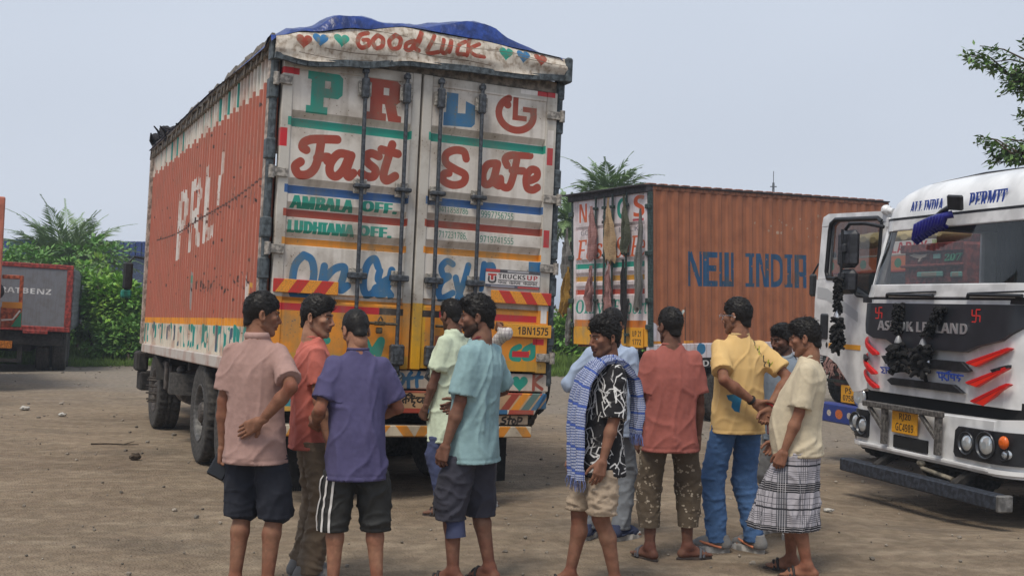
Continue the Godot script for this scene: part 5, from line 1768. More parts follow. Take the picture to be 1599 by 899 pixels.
# ------------------------------------------------------------------ maroon lorry and red lorry parked behind the white one
func maroon_lorries() -> void:
	var b := Basis.from_euler(Vector3(0, deg_to_rad(-74), 0))
	var base := V(3.604, -0.1, -10.065)
	var mar := mat("maroon_paint", rgb(112, 46, 44), 0.5, 0.0, "grime", 1.0)
	var dark := mat("chassis_dark", rgb(52, 48, 45))
	var t := thing("maroon_lorry", "maroon lorry with a blue painted bumper parked behind the open white door", "truck", base + b * V(-3.75, 0, -1.9), b)
	var o := t.position
	var m := MB.new()
	m.bx(-0.95, 0.75, -1.7, 0.95, 1.82, 0.0, 0.06)
	m.bx(-0.95, 1.82, -1.7, 0.95, 2.75, -1.5, 0.03)
	var cab := part("cab", m, mar, t)
	for s in [-1.0, 1.0]:
		m = MB.new()
		m.beam(V(0.92 * s, 1.8, -0.04), V(0.88 * s, 2.36, -0.18), 0.10, 0.08, 0.015, Vector3.RIGHT)
		part("screen_pillar", m, mar, t)
	m = MB.new()
	m.bx(-0.86, 1.84, -0.10, 0.86, 2.18, -0.06)
	part("windscreen", m, mat("dark_glass", rgb(36, 34, 36), 0.1, 0.0, "none"), t)
	var p := Paint.new(Rect2(-1.15, 2.18, 2.3, 0.22), 300, rgb(222, 120, 66))
	p.rect(-1.15, 2.18, 1.15, 2.21, rgb(196, 60, 44)); p.rect(-1.15, 2.37, 1.15, 2.40, rgb(160, 150, 140))
	for k in 6:
		p.disc(Vector2(-0.9 + k * 0.36, 2.29), 0.07, rgb(56, 140, 100) if k % 2 == 0 else rgb(224, 214, 196), 0.055)
	p.wear(81, rgb(150, 110, 80), 0.3, 0.2)
	m = MB.new(); m.plane = "xy"; m.rect = Rect2(-1.15, 2.18, 2.3, 0.22)
	m.bx(-0.95, 2.18, -0.2, 0.95, 2.395, 0.02, 0.01)
	part("visor_board", m, painted("visor_orange", p, 0.5), t)
	p = Paint.new(Rect2(0.0, 2.41, 0.9, 0.16), 400, rgb(226, 222, 216))
	p.text("LARRY", Rect2(0.12, 2.425, 0.7, 0.125), rgb(196, 40, 48))
	p.rect(0.0, 2.41, 0.09, 2.57, rgb(150, 180, 70))
	m = MB.new(); m.plane = "xy"; m.rect = Rect2(0.0, 2.41, 0.9, 0.16)
	m.bx(0.0, 2.41, -0.25, 0.9, 2.56, -0.18, 0.004)
	part("name_board", m, painted("name_board", p, 0.5), t)
	m = MB.new()
	var rng := RandomNumberGenerator.new(); rng.seed = 3
	for k in 9: m.ball(V(-0.9 + k * 0.22, 2.60 + rng.randf_range(0, 0.05), -0.5), V(0.2, 0.10, 0.22))
	part("roof_bundle", m, mat("bundle_straw", rgb(200, 180, 130), 0.9, 0.0, "cloth", 3.0), t)
	p = Paint.new(Rect2(-1.2, 0.3, 2.4, 0.24), 300, rgb(30, 56, 140))
	for k in 5:
		p.disc(Vector2(-0.95 + k * 0.46, 0.42), 0.085, rgb(214, 110, 50), 0.06); p.disc(Vector2(-0.72 + k * 0.46, 0.42), 0.05, rgb(206, 196, 186), 0.04)
	p.wear(83, rgb(80, 70, 66), 0.4, 0.2)
	m = MB.new(); m.plane = "xy"; m.rect = Rect2(-1.2, 0.3, 2.4, 0.24)
	m.bx(-1.0, 0.3, -0.05, 1.0, 0.54, 0.14, 0.015)
	part("bumper", m, painted("bumper_blue", p, 0.5), t)
	p = Paint.new(Rect2(0, 0, 0.34, 0.24), 400, rgb(226, 160, 26))
	p.text("PS", Rect2(0.1, 0.13, 0.14, 0.08), rgb(50, 38, 24)); p.text("0758", Rect2(0.05, 0.03, 0.24, 0.08), rgb(50, 38, 24))
	for x in [-0.62]:
		m = MB.new(); m.plane = "xy"; m.rect = Rect2(x, 0.56, 0.34, 0.22)
		m.bx(x, 0.56, 0.02, x + 0.34, 0.78, 0.035, 0.004)
		part("number_plate", m, painted("plate_maroon", p, 0.45), t)
	m = MB.new()
	for k in 6: m.bx(-1.05, 0.80 + k * 0.085, 0.0, 0.9, 0.84 + k * 0.085, 0.03, 0.006)
	part("grille_bars", m, mat("grille_grey", rgb(70, 78, 74), 0.5, 0.3), t)
	m = MB.new()
	m.lathe(V(-0.2, 0.66, 0.02), V(0, 0, 1), [[0.12, 0.0], [0.115, 0.03], [0.08, 0.035], [0.002, 0.02]], 20)
	part("headlight", m, mat("lamp_glass", rgb(206, 212, 216)), t)
	m = MB.new()
	for k in 60:
		var a := V(rng.randf_range(-1.0, 0.2), rng.randf_range(0.98, 1.12), 0.05)
		m.tube([a, a + V(rng.randf_range(-0.05, 0.05), -0.06, 0.04), a + V(rng.randf_range(-0.05, 0.05), -0.14, 0.03)], 0.018, 5, 0.006)
	part("cloth_fringe", m, mat("fringe_pink", rgb(150, 116, 110), 0.9, 0.0, "cloth", 5.0), t)
	m = MB.new()
	m.box(V(-1.3, 2.05, 0.05), V(0.14, 0.3, 0.06), 0.03); m.tube([V(-1.1, 2.3, -0.05), V(-1.22, 2.33, 0.02), V(-1.3, 2.2, 0.05)], 0.014, 6)
	m.ball(V(-1.06, 2.44, -0.1), V(0.045, 0.05, 0.045))
	part("mirror", m, mat("mirror_black", rgb(36, 36, 38)), t)
	for x in [-0.95, 0.95]: wheel(t, V(x, wheel_y(b, o, x, -0.9, 0.48), -0.9), 0.48, 0.28, signf(x))
	m = MB.new(); m.bx(-0.6, 0.4, -4.0, 0.6, 0.75, -0.1, 0.02); m.bx(-1.15, 0.8, -6.0, 1.15, 2.4, -1.9, 0.02)
	part("load_body", m, dark, t)
	# dusty red lorry, its wooden body end seen through the white lorry's windscreen
	t = thing("red_lorry", "dusty red lorry seen through the windscreen of the white lorry", "truck", base + b * V(-1.95, 0, -1.5), b)
	o = t.position
	m = MB.new()
	m.bx(-0.62, 0.7, -3.0, 0.42, 2.45, -0.02, 0.03)
	var body := part("body", m, mat("dusty_red", rgb(150, 66, 54), 0.75, 0.0, "grime", 1.4), t)
	for y in [[2.36, 2.45], [2.20, 2.23], [1.92, 1.96], [1.70, 1.74]]:
		m = MB.new(); m.bx(-0.62, y[0], -0.02, 0.42, y[1], 0.03, 0.008)
		part("rib", m, mat("dusty_red", rgb(150, 66, 54)), body)
	for q in [[-0.12, 2.12, 0.44], [0.32, 2.11, 0.18]]:
		m = MB.new(); m.box(V(q[0], q[1], 0.0), V(q[2], 0.06, 0.03), 0.012)
		var tb := part("trim_bar", m, mat("trim_teal", rgb(110, 170, 160), 0.5, 0.0, "none"), body)
		m = MB.new(); m.box(V(q[0], q[1], 0.012), V(q[2] * 0.6, 0.045, 0.014), 0.006)
		part("trim_centre", m, mat("trim_dust", rgb(150, 150, 136), 0.6, 0.0, "none"), tb)
	m = MB.new(); m.box(V(0.0, 2.31, 0.0), V(0.12, 0.05, 0.015), 0.003)
	part("pale_badge", m, mat("trim_badge", rgb(130, 180, 170), 0.5, 0.0, "none"), body)
	part("painted_number", letters("207", V(0.13, 2.255, -0.01), 0.26, 0.075, 0.02, true, 0.2), mat("number_green", rgb(70, 160, 120), 0.5, 0.0, "none"), body)
	m = MB.new()
	m.prism(PackedVector2Array([Vector2(-0.48, 2.335), Vector2(-0.40, 2.35), Vector2(-0.28, 2.335), Vector2(-0.16, 2.34), Vector2(-0.19, 2.31), Vector2(-0.26, 2.30), Vector2(-0.29, 2.265), Vector2(-0.33, 2.26), Vector2(-0.31, 2.295), Vector2(-0.40, 2.31)]), -0.02, 0.006)
	part("painted_motif", m, mat("trim_pale", rgb(190, 176, 160), 0.5, 0.0, "none"), body)
	for x in [-0.3]: wheel(t, V(x, wheel_y(b, o, x, -0.9, 0.48), -0.9), 0.48, 0.28, -1.0)

# ------------------------------------------------------------------ grey container truck and the sliver of another at the far left
func left_trucks() -> void:
	var o := V(-9.66, 0, -25.4)
	var b := Basis.from_euler(Vector3(0, deg_to_rad(18.5), deg_to_rad(-2.2)))
	var t := thing("grey_container_truck", "grey container truck with red frame parked before the bushes", "truck", o, b)
	var p := Paint.new(Rect2(-2.45, 0.85, 2.45, 1.45), 300, rgb(116, 118, 124))
	p.text("BHARATBENZ", Rect2(-1.93, 1.66, 1.5, 0.12), rgb(222, 222, 222))
	p.wear(91, rgb(96, 92, 90), 0.35, 0.3)
	var m := MB.new(); m.plane = "xy"; m.rect = Rect2(-2.45, 0.85, 2.45, 1.45)
	m.bx(-2.38, 0.95, -0.1, -0.12, 2.24, -0.02)
	part("end_panel", m, painted("grey_end", p, 0.6), t)
	var red := mat("frame_red", rgb(166, 62, 54), 0.6, 0.0, "grime", 1.4)
	for q in [[-2.45, 2.22, 0.0, 2.32], [-2.45, 0.86, 0.0, 0.97], [-2.45, 0.97, -2.33, 2.22], [-0.13, 0.97, 0.0, 2.22]]:
		m = MB.new(); m.bx(q[0], q[1], -0.12, q[2], q[3], 0.0, 0.012)
		part("red_frame", m, red, t)
	m = MB.new(); m.bx(-0.95, 0.80, -0.1, -0.45, 0.88, 0.01, 0.01)
	part("latch_plate", m, red, t)
	m = MB.new(); m.bx(-2.44, 0.88, -7.0, -0.01, 2.28, -0.12, 0.01)
	for k in 24: m.bx(-0.01, 0.95, -0.4 - k * 0.27, 0.02, 2.2, -0.28 - k * 0.27, 0.006)
	part("box_body", m, mat("grey_box", rgb(126, 128, 132), 0.6), t)
	var dark := mat("chassis_dark", rgb(52, 48, 45))
	m = MB.new()
	m.bx(-2.3, 0.55, -0.3, -0.15, 0.84, -0.1, 0.01); m.bx(-2.3, 0.16, -0.25, -0.95, 0.24, -0.15, 0.01)
	m.bx(-1.75, 0.15, -0.25, -1.65, 0.8, -0.15); m.bx(-1.05, 0.15, -0.25, -0.95, 0.8, -0.15); m.bx(-1.7, 0.4, -7.0, -0.8, 0.8, -0.3)
	part("chassis_frame", m, dark, t)
	m = MB.new(); m.bx(-1.55, 0.46, -0.1, -1.15, 0.62, -0.08, 0.004)
	part("number_plate", m, mat("plate_orange", rgb(206, 124, 34), 0.5, 0.0, "grime", 3.0), t)
	for z in [-0.95, -2.2]:
		for x in [-0.22, -0.56, -1.9, -2.24]: wheel(t, V(x, wheel_y(b, o, x, z, 0.48), z), 0.48, 0.28, 1.0 if x > -1.2 else -1.0)
	# the other truck: only its box edge and an open cab door reach into view
	o = V(-9.68, 0, -21.8)
	t = thing("orange_container_truck", "orange container truck of which only an edge and open door show", "truck", o, Basis.from_euler(Vector3(0, deg_to_rad(25), deg_to_rad(-1.5))))
	m = MB.new(); m.bx(-2.4, 0.9, 0.0, 0.0, 3.3, 2.4, 0.02)
	part("box_body", m, mat("orange_box", rgb(190, 112, 88), 0.6, 0.0, "soft"), t)
	m = MB.new(); m.bx(-0.02, 0.55, 0.0, 0.02, 1.25, 2.4, 0.01)
	part("side_skirt", m, mat("skirt_pale", rgb(176, 168, 160), 0.7), t)
	m = MB.new(); m.bx(-2.3, 0.7, -2.2, -0.05, 2.6, -0.15, 0.1)
	part("cab", m, mat("cab_orange", rgb(190, 96, 60), 0.5), t)
	for z in [-1.2, 1.6]: wheel(t, V(-0.2, 0.5, z), 0.5, 0.28, 1.0)
	var door := MB.new()
	var dz := -1.0
	var dxf := Transform3D(Basis(), V(0.11, 0, 0))
	door.bx(-0.02, 1.02, dz, 0.37, 1.42, dz + 0.05, 0.012)
	door.bx(0.30, 1.42, dz, 0.37, 2.05, dz + 0.05, 0.012); door.bx(-0.02, 1.97, dz, 0.30, 2.05, dz + 0.05, 0.012)
	var dd := part("open_door", door, mat("cab_orange", rgb(190, 96, 60)), t, dxf)
	m = MB.new(); m.bx(0.0, 1.40, dz + 0.05, 0.365, 1.52, dz + 0.06)
	part("yellow_band", m, mat("band_amber", rgb(206, 136, 50), 0.5, 0.0, "none"), dd)
	m = MB.new()
	m.beam(V(0.0, 1.16, dz + 0.06), V(0.2, 1.18, dz + 0.06), 0.02, 0.035, 0.002); m.beam(V(0.2, 1.17, dz + 0.06), V(0.33, 1.36, dz + 0.06), 0.02, 0.03, 0.002)
	part("white_line", m, mat("line_white", rgb(214, 206, 196), 0.5, 0.0, "none"), dd)
	m = MB.new(); m.prism(PackedVector2Array([Vector2(0.18, 1.04), Vector2(0.36, 1.04), Vector2(0.36, 1.34)]), dz + 0.05, dz + 0.058)
	part("green_corner", m, mat("corner_green", rgb(50, 130, 96), 0.5, 0.0, "none"), dd)
	m = MB.new(); m.ball(V(0.05, 1.72, dz + 0.2), V(0.09, 0.14, 0.04))
	part("mirror", m, mat("mirror_black", rgb(36, 36, 38)), t)

# ------------------------------------------------------------------ plants
func leaf_mat(key: String, c: Color) -> StandardMaterial3D:
	if mats.has(key): return mats[key]
	var m := StandardMaterial3D.new()
	m.resource_name = key
	m.albedo_color = c
	m.vertex_color_use_as_albedo = true
	m.roughness = 0.55
	m.backlight_enabled = true
	m.backlight = Color(0.35, 0.4, 0.2)
	mats[key] = m
	return m

func one_leaf(m: MB, at: Vector3, d: Vector3, up: Vector3, l: float, w: float) -> void:
	var x := d.cross(up).normalized()
	if x.length() < 0.5: x = Vector3.RIGHT
	var nn := x.cross(d).normalized()
	var a := m.vert(at, nn)
	m.vert(at + d * l * 0.45 + x * w * 0.5 - nn * w * 0.12, (nn + x * 0.3).normalized())
	m.vert(at + d * l - nn * l * 0.12, nn)
	m.vert(at + d * l * 0.45 - x * w * 0.5 - nn * w * 0.12, (nn - x * 0.3).normalized())
	m.face(a, a + 1, a + 2); m.face(a, a + 2, a + 3)

# a crown of many small leaves gathered in clumps on twigs
func leaves(m: MB, rng: RandomNumberGenerator, mid: Vector3, r: Vector3, clumps: int, per: int, l: float, w: float, droop := 0.2, tone := 1.0, hollow := 0.5) -> void:
	for k in clumps:
		var d := V(rng.randf_range(-1, 1), rng.randf_range(-1, 1), rng.randf_range(-1, 1)).normalized()
		var c := mid + d * r * pow(rng.randf_range(hollow, 1.0), 0.7)
		var cr := (r.x + r.y + r.z) / 3.0 * rng.randf_range(0.10, 0.22)
		var hue := rng.randf()
		for j in per:
			var q := V(rng.randf_range(-1, 1), rng.randf_range(-1, 1), rng.randf_range(-1, 1))
			if q.length() > 1.0: q = q.normalized()
			var t := tone * rng.randf_range(0.7, 1.25)
			m.c = Color(t * lerpf(0.85, 1.25, hue), t, t * lerpf(1.0, 0.7, hue))
			var out := (d * 0.6 + q + V(0, -droop, 0)).normalized()
			one_leaf(m, c + q * cr, out, V(rng.randf_range(-0.5, 0.5), 1, rng.randf_range(-0.5, 0.5)).normalized(), l * rng.randf_range(0.7, 1.3), w * rng.randf_range(0.7, 1.2))

func bush(called: String, label: String, group: String, at: Vector3, r: Vector3, clumps: int, per: int, l: float, w: float, m_: Material, sd: int, tone := 1.0) -> void:
	var t := thing(called, label, "bush", at, Basis(), group)
	var rng := RandomNumberGenerator.new(); rng.seed = sd
	var m := MB.new()
	var lobes := 5
	for k in lobes:
		var c := V(rng.randf_range(-0.5, 0.5) * r.x, rng.randf_range(0.35, 1.25) * r.y, rng.randf_range(-0.4, 0.4) * r.z)
		leaves(m, rng, c, r * rng.randf_range(0.42, 0.66), clumps / lobes, per, l, w, 0.3, tone)
	for k in m.v.size(): m.v[k].y = maxf(m.v[k].y, 0.02)
	part("foliage", m, m_, t)
	m = MB.new()
	for k in 7:
		var a := V(rng.randf_range(-0.3, 0.3) * r.x, -0.1, rng.randf_range(-0.3, 0.3) * r.z)
		m.tube([a, a + V(rng.randf_range(-0.2, 0.2), r.y * 0.5, rng.randf_range(-0.2, 0.2)), a + V(rng.randf_range(-0.5, 0.5) * r.x, r.y * rng.randf_range(0.9, 1.4), rng.randf_range(-0.4, 0.4))], 0.05, 6, 0.012)
	part("stems", m, mat("bark", rgb(92, 78, 62), 0.9, 0.0, "grime", 2.5), t)

func palm(label: String, at: Vector3, h: float, fl: float, n: int, sd: int, spread := 1.0) -> void:
	var t := thing("palm_tree", label, "palm tree", at)
	var rng := RandomNumberGenerator.new(); rng.seed = sd
	var m := MB.new()
	var pts := []
	for k in 9: pts.append(V(sin(k * 0.4) * 0.06, -0.2 + (h + 0.2) * k / 8.0, 0.03 * k))
	m.tube(pts, 0.22, 12, 0.15)
	for k in 60:
		var a := rng.randf() * TAU
		var y := rng.randf_range(0.3, h)
		m.box(V(cos(a) * 0.19, y, sin(a) * 0.19 + 0.03 * y / h * 8.0), V(0.10, 0.12, 0.05), 0.01, Basis.from_euler(V(0.4, -a + PI / 2, 0)))
	part("trunk", m, mat("palm_bark", rgb(104, 90, 74), 0.95, 0.0, "grime", 2.0), t)
	var gm := leaf_mat("palm_leaf", rgb(120, 146, 96))
	for k in n:
		var az := TAU * (k * 0.618 + rng.randf() * 0.1)
		var el := lerpf(1.35, -0.45, pow(k / float(n), 0.9)) * spread
		var dir := V(cos(az) * cos(el), sin(el), sin(az) * cos(el))
		var f := MB.new()
		var rib := []
		var p := V(0, h, 0.24)
		var d := dir
		var seg := 12
		var l := fl * rng.randf_range(0.8, 1.1)
		for s in seg + 1:
			rib.append(p)
			p += d * l / seg
			d = (d + V(0, -0.11, 0)).normalized()
		f.c = Color(0.9, 0.95, 0.75)
		f.tube(rib, 0.022, 5, 0.005)
		for s in range(1, seg * 4):
			var q := s / float(seg * 4)
			var i := mini(int(q * seg), seg - 1)
			var c: Vector3 = rib[i].lerp(rib[i + 1], q * seg - i)
			var fw: Vector3 = (rib[i + 1] - rib[i]).normalized()
			var side := fw.cross(Vector3.UP).normalized()
			var up := side.cross(fw)
			for sg in [-1.0, 1.0]:
				var ll := fl * 0.24 * sin(clampf(q * 1.05 + 0.12, 0, 1) * PI) * rng.randf_range(0.8, 1.15) + 0.05
				var out: Vector3 = (side * sg * 0.8 + fw * 0.75 + up * rng.randf_range(-0.35, 0.3)).normalized()
				var tt := rng.randf_range(0.7, 1.2)
				f.c = Color(tt, tt, tt)
				one_leaf(f, c, out, up, ll, 0.05)
		part("frond", f, gm, t)

func broad_tree(label: String, at: Vector3, tips: Array, sd: int, trunk_r := 0.22) -> void:
	var t := thing("broadleaf_tree", label, "tree", at)
	var rng := RandomNumberGenerator.new(); rng.seed = sd
	var wood := MB.new()
	var crown := MB.new()
	wood.tube([V(0, -0.2, 0), V(0.05, 1.2, 0.05), V(-0.1, 2.6, 0.0), V(-0.2, 3.8, 0.1)], trunk_r, 12, trunk_r * 0.6)
	for tip in tips:
		var a := V(-0.15, rng.randf_range(2.6, 3.7), 0.05)
		var mid: Vector3 = a.lerp(tip, 0.5) + V(0, 0.35, 0)
		wood.tube([a, mid, tip], trunk_r * 0.42, 8, 0.02)
		for k in 26:
			var q := rng.randf_range(0.3, 1.0)
			var s: Vector3 = a.lerp(mid, q * 2.0) if q < 0.5 else mid.lerp(tip, q * 2.0 - 1.0)
			var d: Vector3 = ((tip - a).normalized() * 0.9 + V(rng.randf_range(-1, 1), rng.randf_range(-0.6, 0.5), rng.randf_range(-1, 1))).normalized()
			var e := s + d * rng.randf_range(0.3, 0.75)
			var bend := s.lerp(e, 0.55) + V(0, 0.06, 0)
			wood.tube([s, bend, e], 0.016, 5, 0.005)
			var hue := rng.randf()
			for j in 60:
				var u := rng.randf_range(0.15, 1.05)
				var c := s.lerp(e, u) + V(rng.randf_range(-1, 1), rng.randf_range(-1, 0.6), rng.randf_range(-1, 1)) * 0.07
				var tt := rng.randf_range(0.65, 1.25)
				crown.c = Color(tt * lerpf(0.85, 1.2, hue), tt, tt * lerpf(1.0, 0.75, hue))
				one_leaf(crown, c, (d * 0.7 + V(rng.randf_range(-1, 1), rng.randf_range(-0.9, 0.3), rng.randf_range(-1, 1))).normalized(), V(rng.randf_range(-0.4, 0.4), 1, rng.randf_range(-0.4, 0.4)).normalized(), rng.randf_range(0.08, 0.13), rng.randf_range(0.04, 0.06))
	part("trunk", wood, mat("bark", rgb(92, 78, 62), 0.9), t)
	part("crown", crown, leaf_mat("tree_leaf", rgb(108, 140, 76)), t)

func plants() -> void:
	var hedge_m := leaf_mat("hedge_leaf", rgb(130, 176, 76))
	var dark_m := leaf_mat("dark_leaf", rgb(104, 148, 70))
	var gl := "bushes behind the parked trucks on the left"
	bush("leafy_bush", "bright green vine covered bush right beside the grey container", gl, V(-9.7, 0, -29.6), V(1.3, 1.5, 1.0), 270, 26, 0.15, 0.10, hedge_m, 101)
	bush("leafy_bush", "tallest bright bush against the front end of the painted truck", gl, V(-8.3, 0, -30.2), V(1.6, 1.75, 1.1), 300, 26, 0.15, 0.10, hedge_m, 102, 1.05)
	bush("leafy_bush", "low dark bush at the foot of the bright vine bushes", gl, V(-9.0, 0, -28.6), V(1.5, 0.75, 0.6), 150, 24, 0.14, 0.09, dark_m, 103)
	bush("leafy_bush", "pale young bush leaning towards the grey container side", gl, V(-10.6, 0, -30.4), V(1.2, 1.5, 0.9), 180, 24, 0.15, 0.10, hedge_m, 104, 0.85)
	bush("leafy_bush", "deep green bush standing under the left palm", gl, V(-13.0, 0, -33.5), V(2.2, 1.95, 1.2), 260, 24, 0.17, 0.10, dark_m, 105)
	bush("leafy_bush", "deep green bush beyond the roof of the grey container", gl, V(-16.5, 0, -35.5), V(2.6, 2.15, 1.2), 260, 22, 0.18, 0.10, dark_m, 106)
	var gr := "bushes in the gap between the two big trucks"
	bush("leafy_bush", "bush in the gap between the painted truck and the brown truck", gr, V(1.6, -0.1, -30.5), V(1.3, 1.5, 0.9), 220, 24, 0.15, 0.09, hedge_m, 107, 0.8)
	bush("leafy_bush", "shadowy bush farther back in the gap between the big trucks", gr, V(-0.6, -0.1, -33.0), V(1.9, 1.8, 0.9), 200, 24, 0.16, 0.09, dark_m, 108)
	bush("leafy_bush", "bush hidden mostly by the brown truck with its top in the gap", gr, V(3.6, -0.2, -33.0), V(1.9, 1.9, 0.9), 200, 24, 0.16, 0.09, dark_m, 109)
	palm("wide date palm spreading above the bushes on the left", V(-15.2, -0.1, -40.0), 2.5, 3.0, 90, 5)
	palm("date palm with its crown above the roof of the brown truck", V(3.1, -0.3, -38.0), 5.35, 2.1, 40, 6)
	palm("shorter date palm beside the top corner of the brown truck doors", V(1.75, -0.2, -36.0), 4.45, 1.3, 24, 7)
	broad_tree("small leafy tree in the sky over the roof of the white lorry", V(9.75, -0.5, -16.0), [V(-3.0, 4.3, 0.2), V(-2.6, 4.45, 0.5), V(-2.2, 4.3, -0.4), V(-2.3, 4.65, 0.3), V(-1.8, 4.75, 0.2), V(-3.05, 5.45, 0.0), V(-2.75, 5.5, 0.3), V(-2.5, 5.3, -0.3), V(-2.35, 5.6, 0.4), V(-2.3, 5.5, 0.1), V(-1.9, 5.65, -0.2), V(-1.9, 5.3, 0.5), V(-1.2, 5.1, 0.6), V(-0.8, 5.7, 0.2), V(0.6, 5.9, 0.0), V(1.5, 4.9, 0.5), V(0.2, 4.6, 1.2), V(-2.0, 4.9, 0.3), V(-2.1, 5.15, -0.2), V(-1.7, 4.5, 0.4), V(-2.5, 4.75, 0.0), V(-1.5, 5.4, -0.3)], 55)
	# grass at the edge of the yard
	var rng := RandomNumberGenerator.new(); rng.seed = 14
	var bl := MB.new()
	for k in 7:
		var a := TAU * k / 7.0 + rng.randf()
		var d := V(cos(a) * 0.35, 1, sin(a) * 0.35).normalized()
		one_leaf(bl, V(cos(a), 0, sin(a)) * 0.03, d, V(cos(a + 1.5), 0.2, sin(a + 1.5)), rng.randf_range(0.7, 1.1), 0.10)
	var mm := MultiMesh.new()
	mm.transform_format = MultiMesh.TRANSFORM_3D
	mm.use_colors = true
	mm.mesh = bl.mesh()
	mm.instance_count = 9000
	for k in 9000:
		var x := 0.0; var z := 0.0
		if k < 4200:
			x = rng.randf_range(-13.0, -5.5); z = -27.6 - 2.0 * pow(rng.randf(), 1.0) - 0.3 * sin(x * 2.0)
		else:
			x = rng.randf_range(-1.5, 5.0); z = -26.3 - 5.0 * rng.randf() - 0.5 * sin(x * 1.7)
		var s := rng.randf_range(0.06, 0.2) * (1.0 + 1.2 * float(z < -28.8))
		mm.set_instance_transform(k, Transform3D(Basis.from_euler(V(0, rng.randf() * TAU, 0)).scaled(V(s, s * rng.randf_range(0.8, 1.5), s)), V(x, ground_h(x, z) - 0.01, z)))
		var t := rng.randf_range(0.75, 1.2)
		mm.set_instance_color(k, Color(t, t, t * 0.9))
	var mi := MultiMeshInstance3D.new()
	mi.name = "grass"
	mi.multimesh = mm
	mi.material_override = leaf_mat("grass_blade", rgb(112, 140, 66))
	add_child(mi)
	mi.set_meta("kind", "stuff")
	# blue shed and a lattice mast far behind
	var t := thing("blue_shed", "long blue metal shed roof showing behind the left palm and bushes", "shed", V(-24.4, -0.12, -60.0))
	var m := MB.new(); m.bx(-14.0, 0.0, -8.0, 9.0, 4.1, -0.1)
	part("wall", m, mat("shed_wall", rgb(60, 76, 110), 0.6), t)
	m = MB.new()
	for k in 76: m.bx(-14.2 + k * 0.31, 3.95, -8.2, -13.93 + k * 0.31, 4.72, 0.15, 0.03)
	part("roof_sheet", m, mat("shed_blue", rgb(32, 62, 132), 0.45), t)
	t = thing("lattice_mast", "thin lattice mast standing far behind the brown truck roof", "mast", V(20.1, 0, -90.0))
	m = MB.new()
	for s in [[-0.15, -0.15], [0.15, -0.15], [0.15, 0.15], [-0.15, 0.15]]: m.cyl(V(s[0], 0, s[1]), V(s[0] * 0.3, 11.5, s[1] * 0.3), 0.035, 6)
	for k in 20: m.beam(V(-0.14 * (1 - k * 0.035), k * 0.57, 0.0), V(0.14 * (1 - k * 0.035), k * 0.57 + 0.5, 0.0), 0.03, 0.03, 0.002)
	part("lattice", m, mat("mast_grey", rgb(110, 112, 116), 0.6, 0.3), t)
	m = MB.new(); m.cyl(V(0, 11.4, 0), V(0, 12.4, 0), 0.03, 6); m.box(V(0, 11.2, 0.0), V(0.5, 0.08, 0.08), 0.01)
	part("antenna", m, mat("mast_grey", rgb(110, 112, 116)), t)

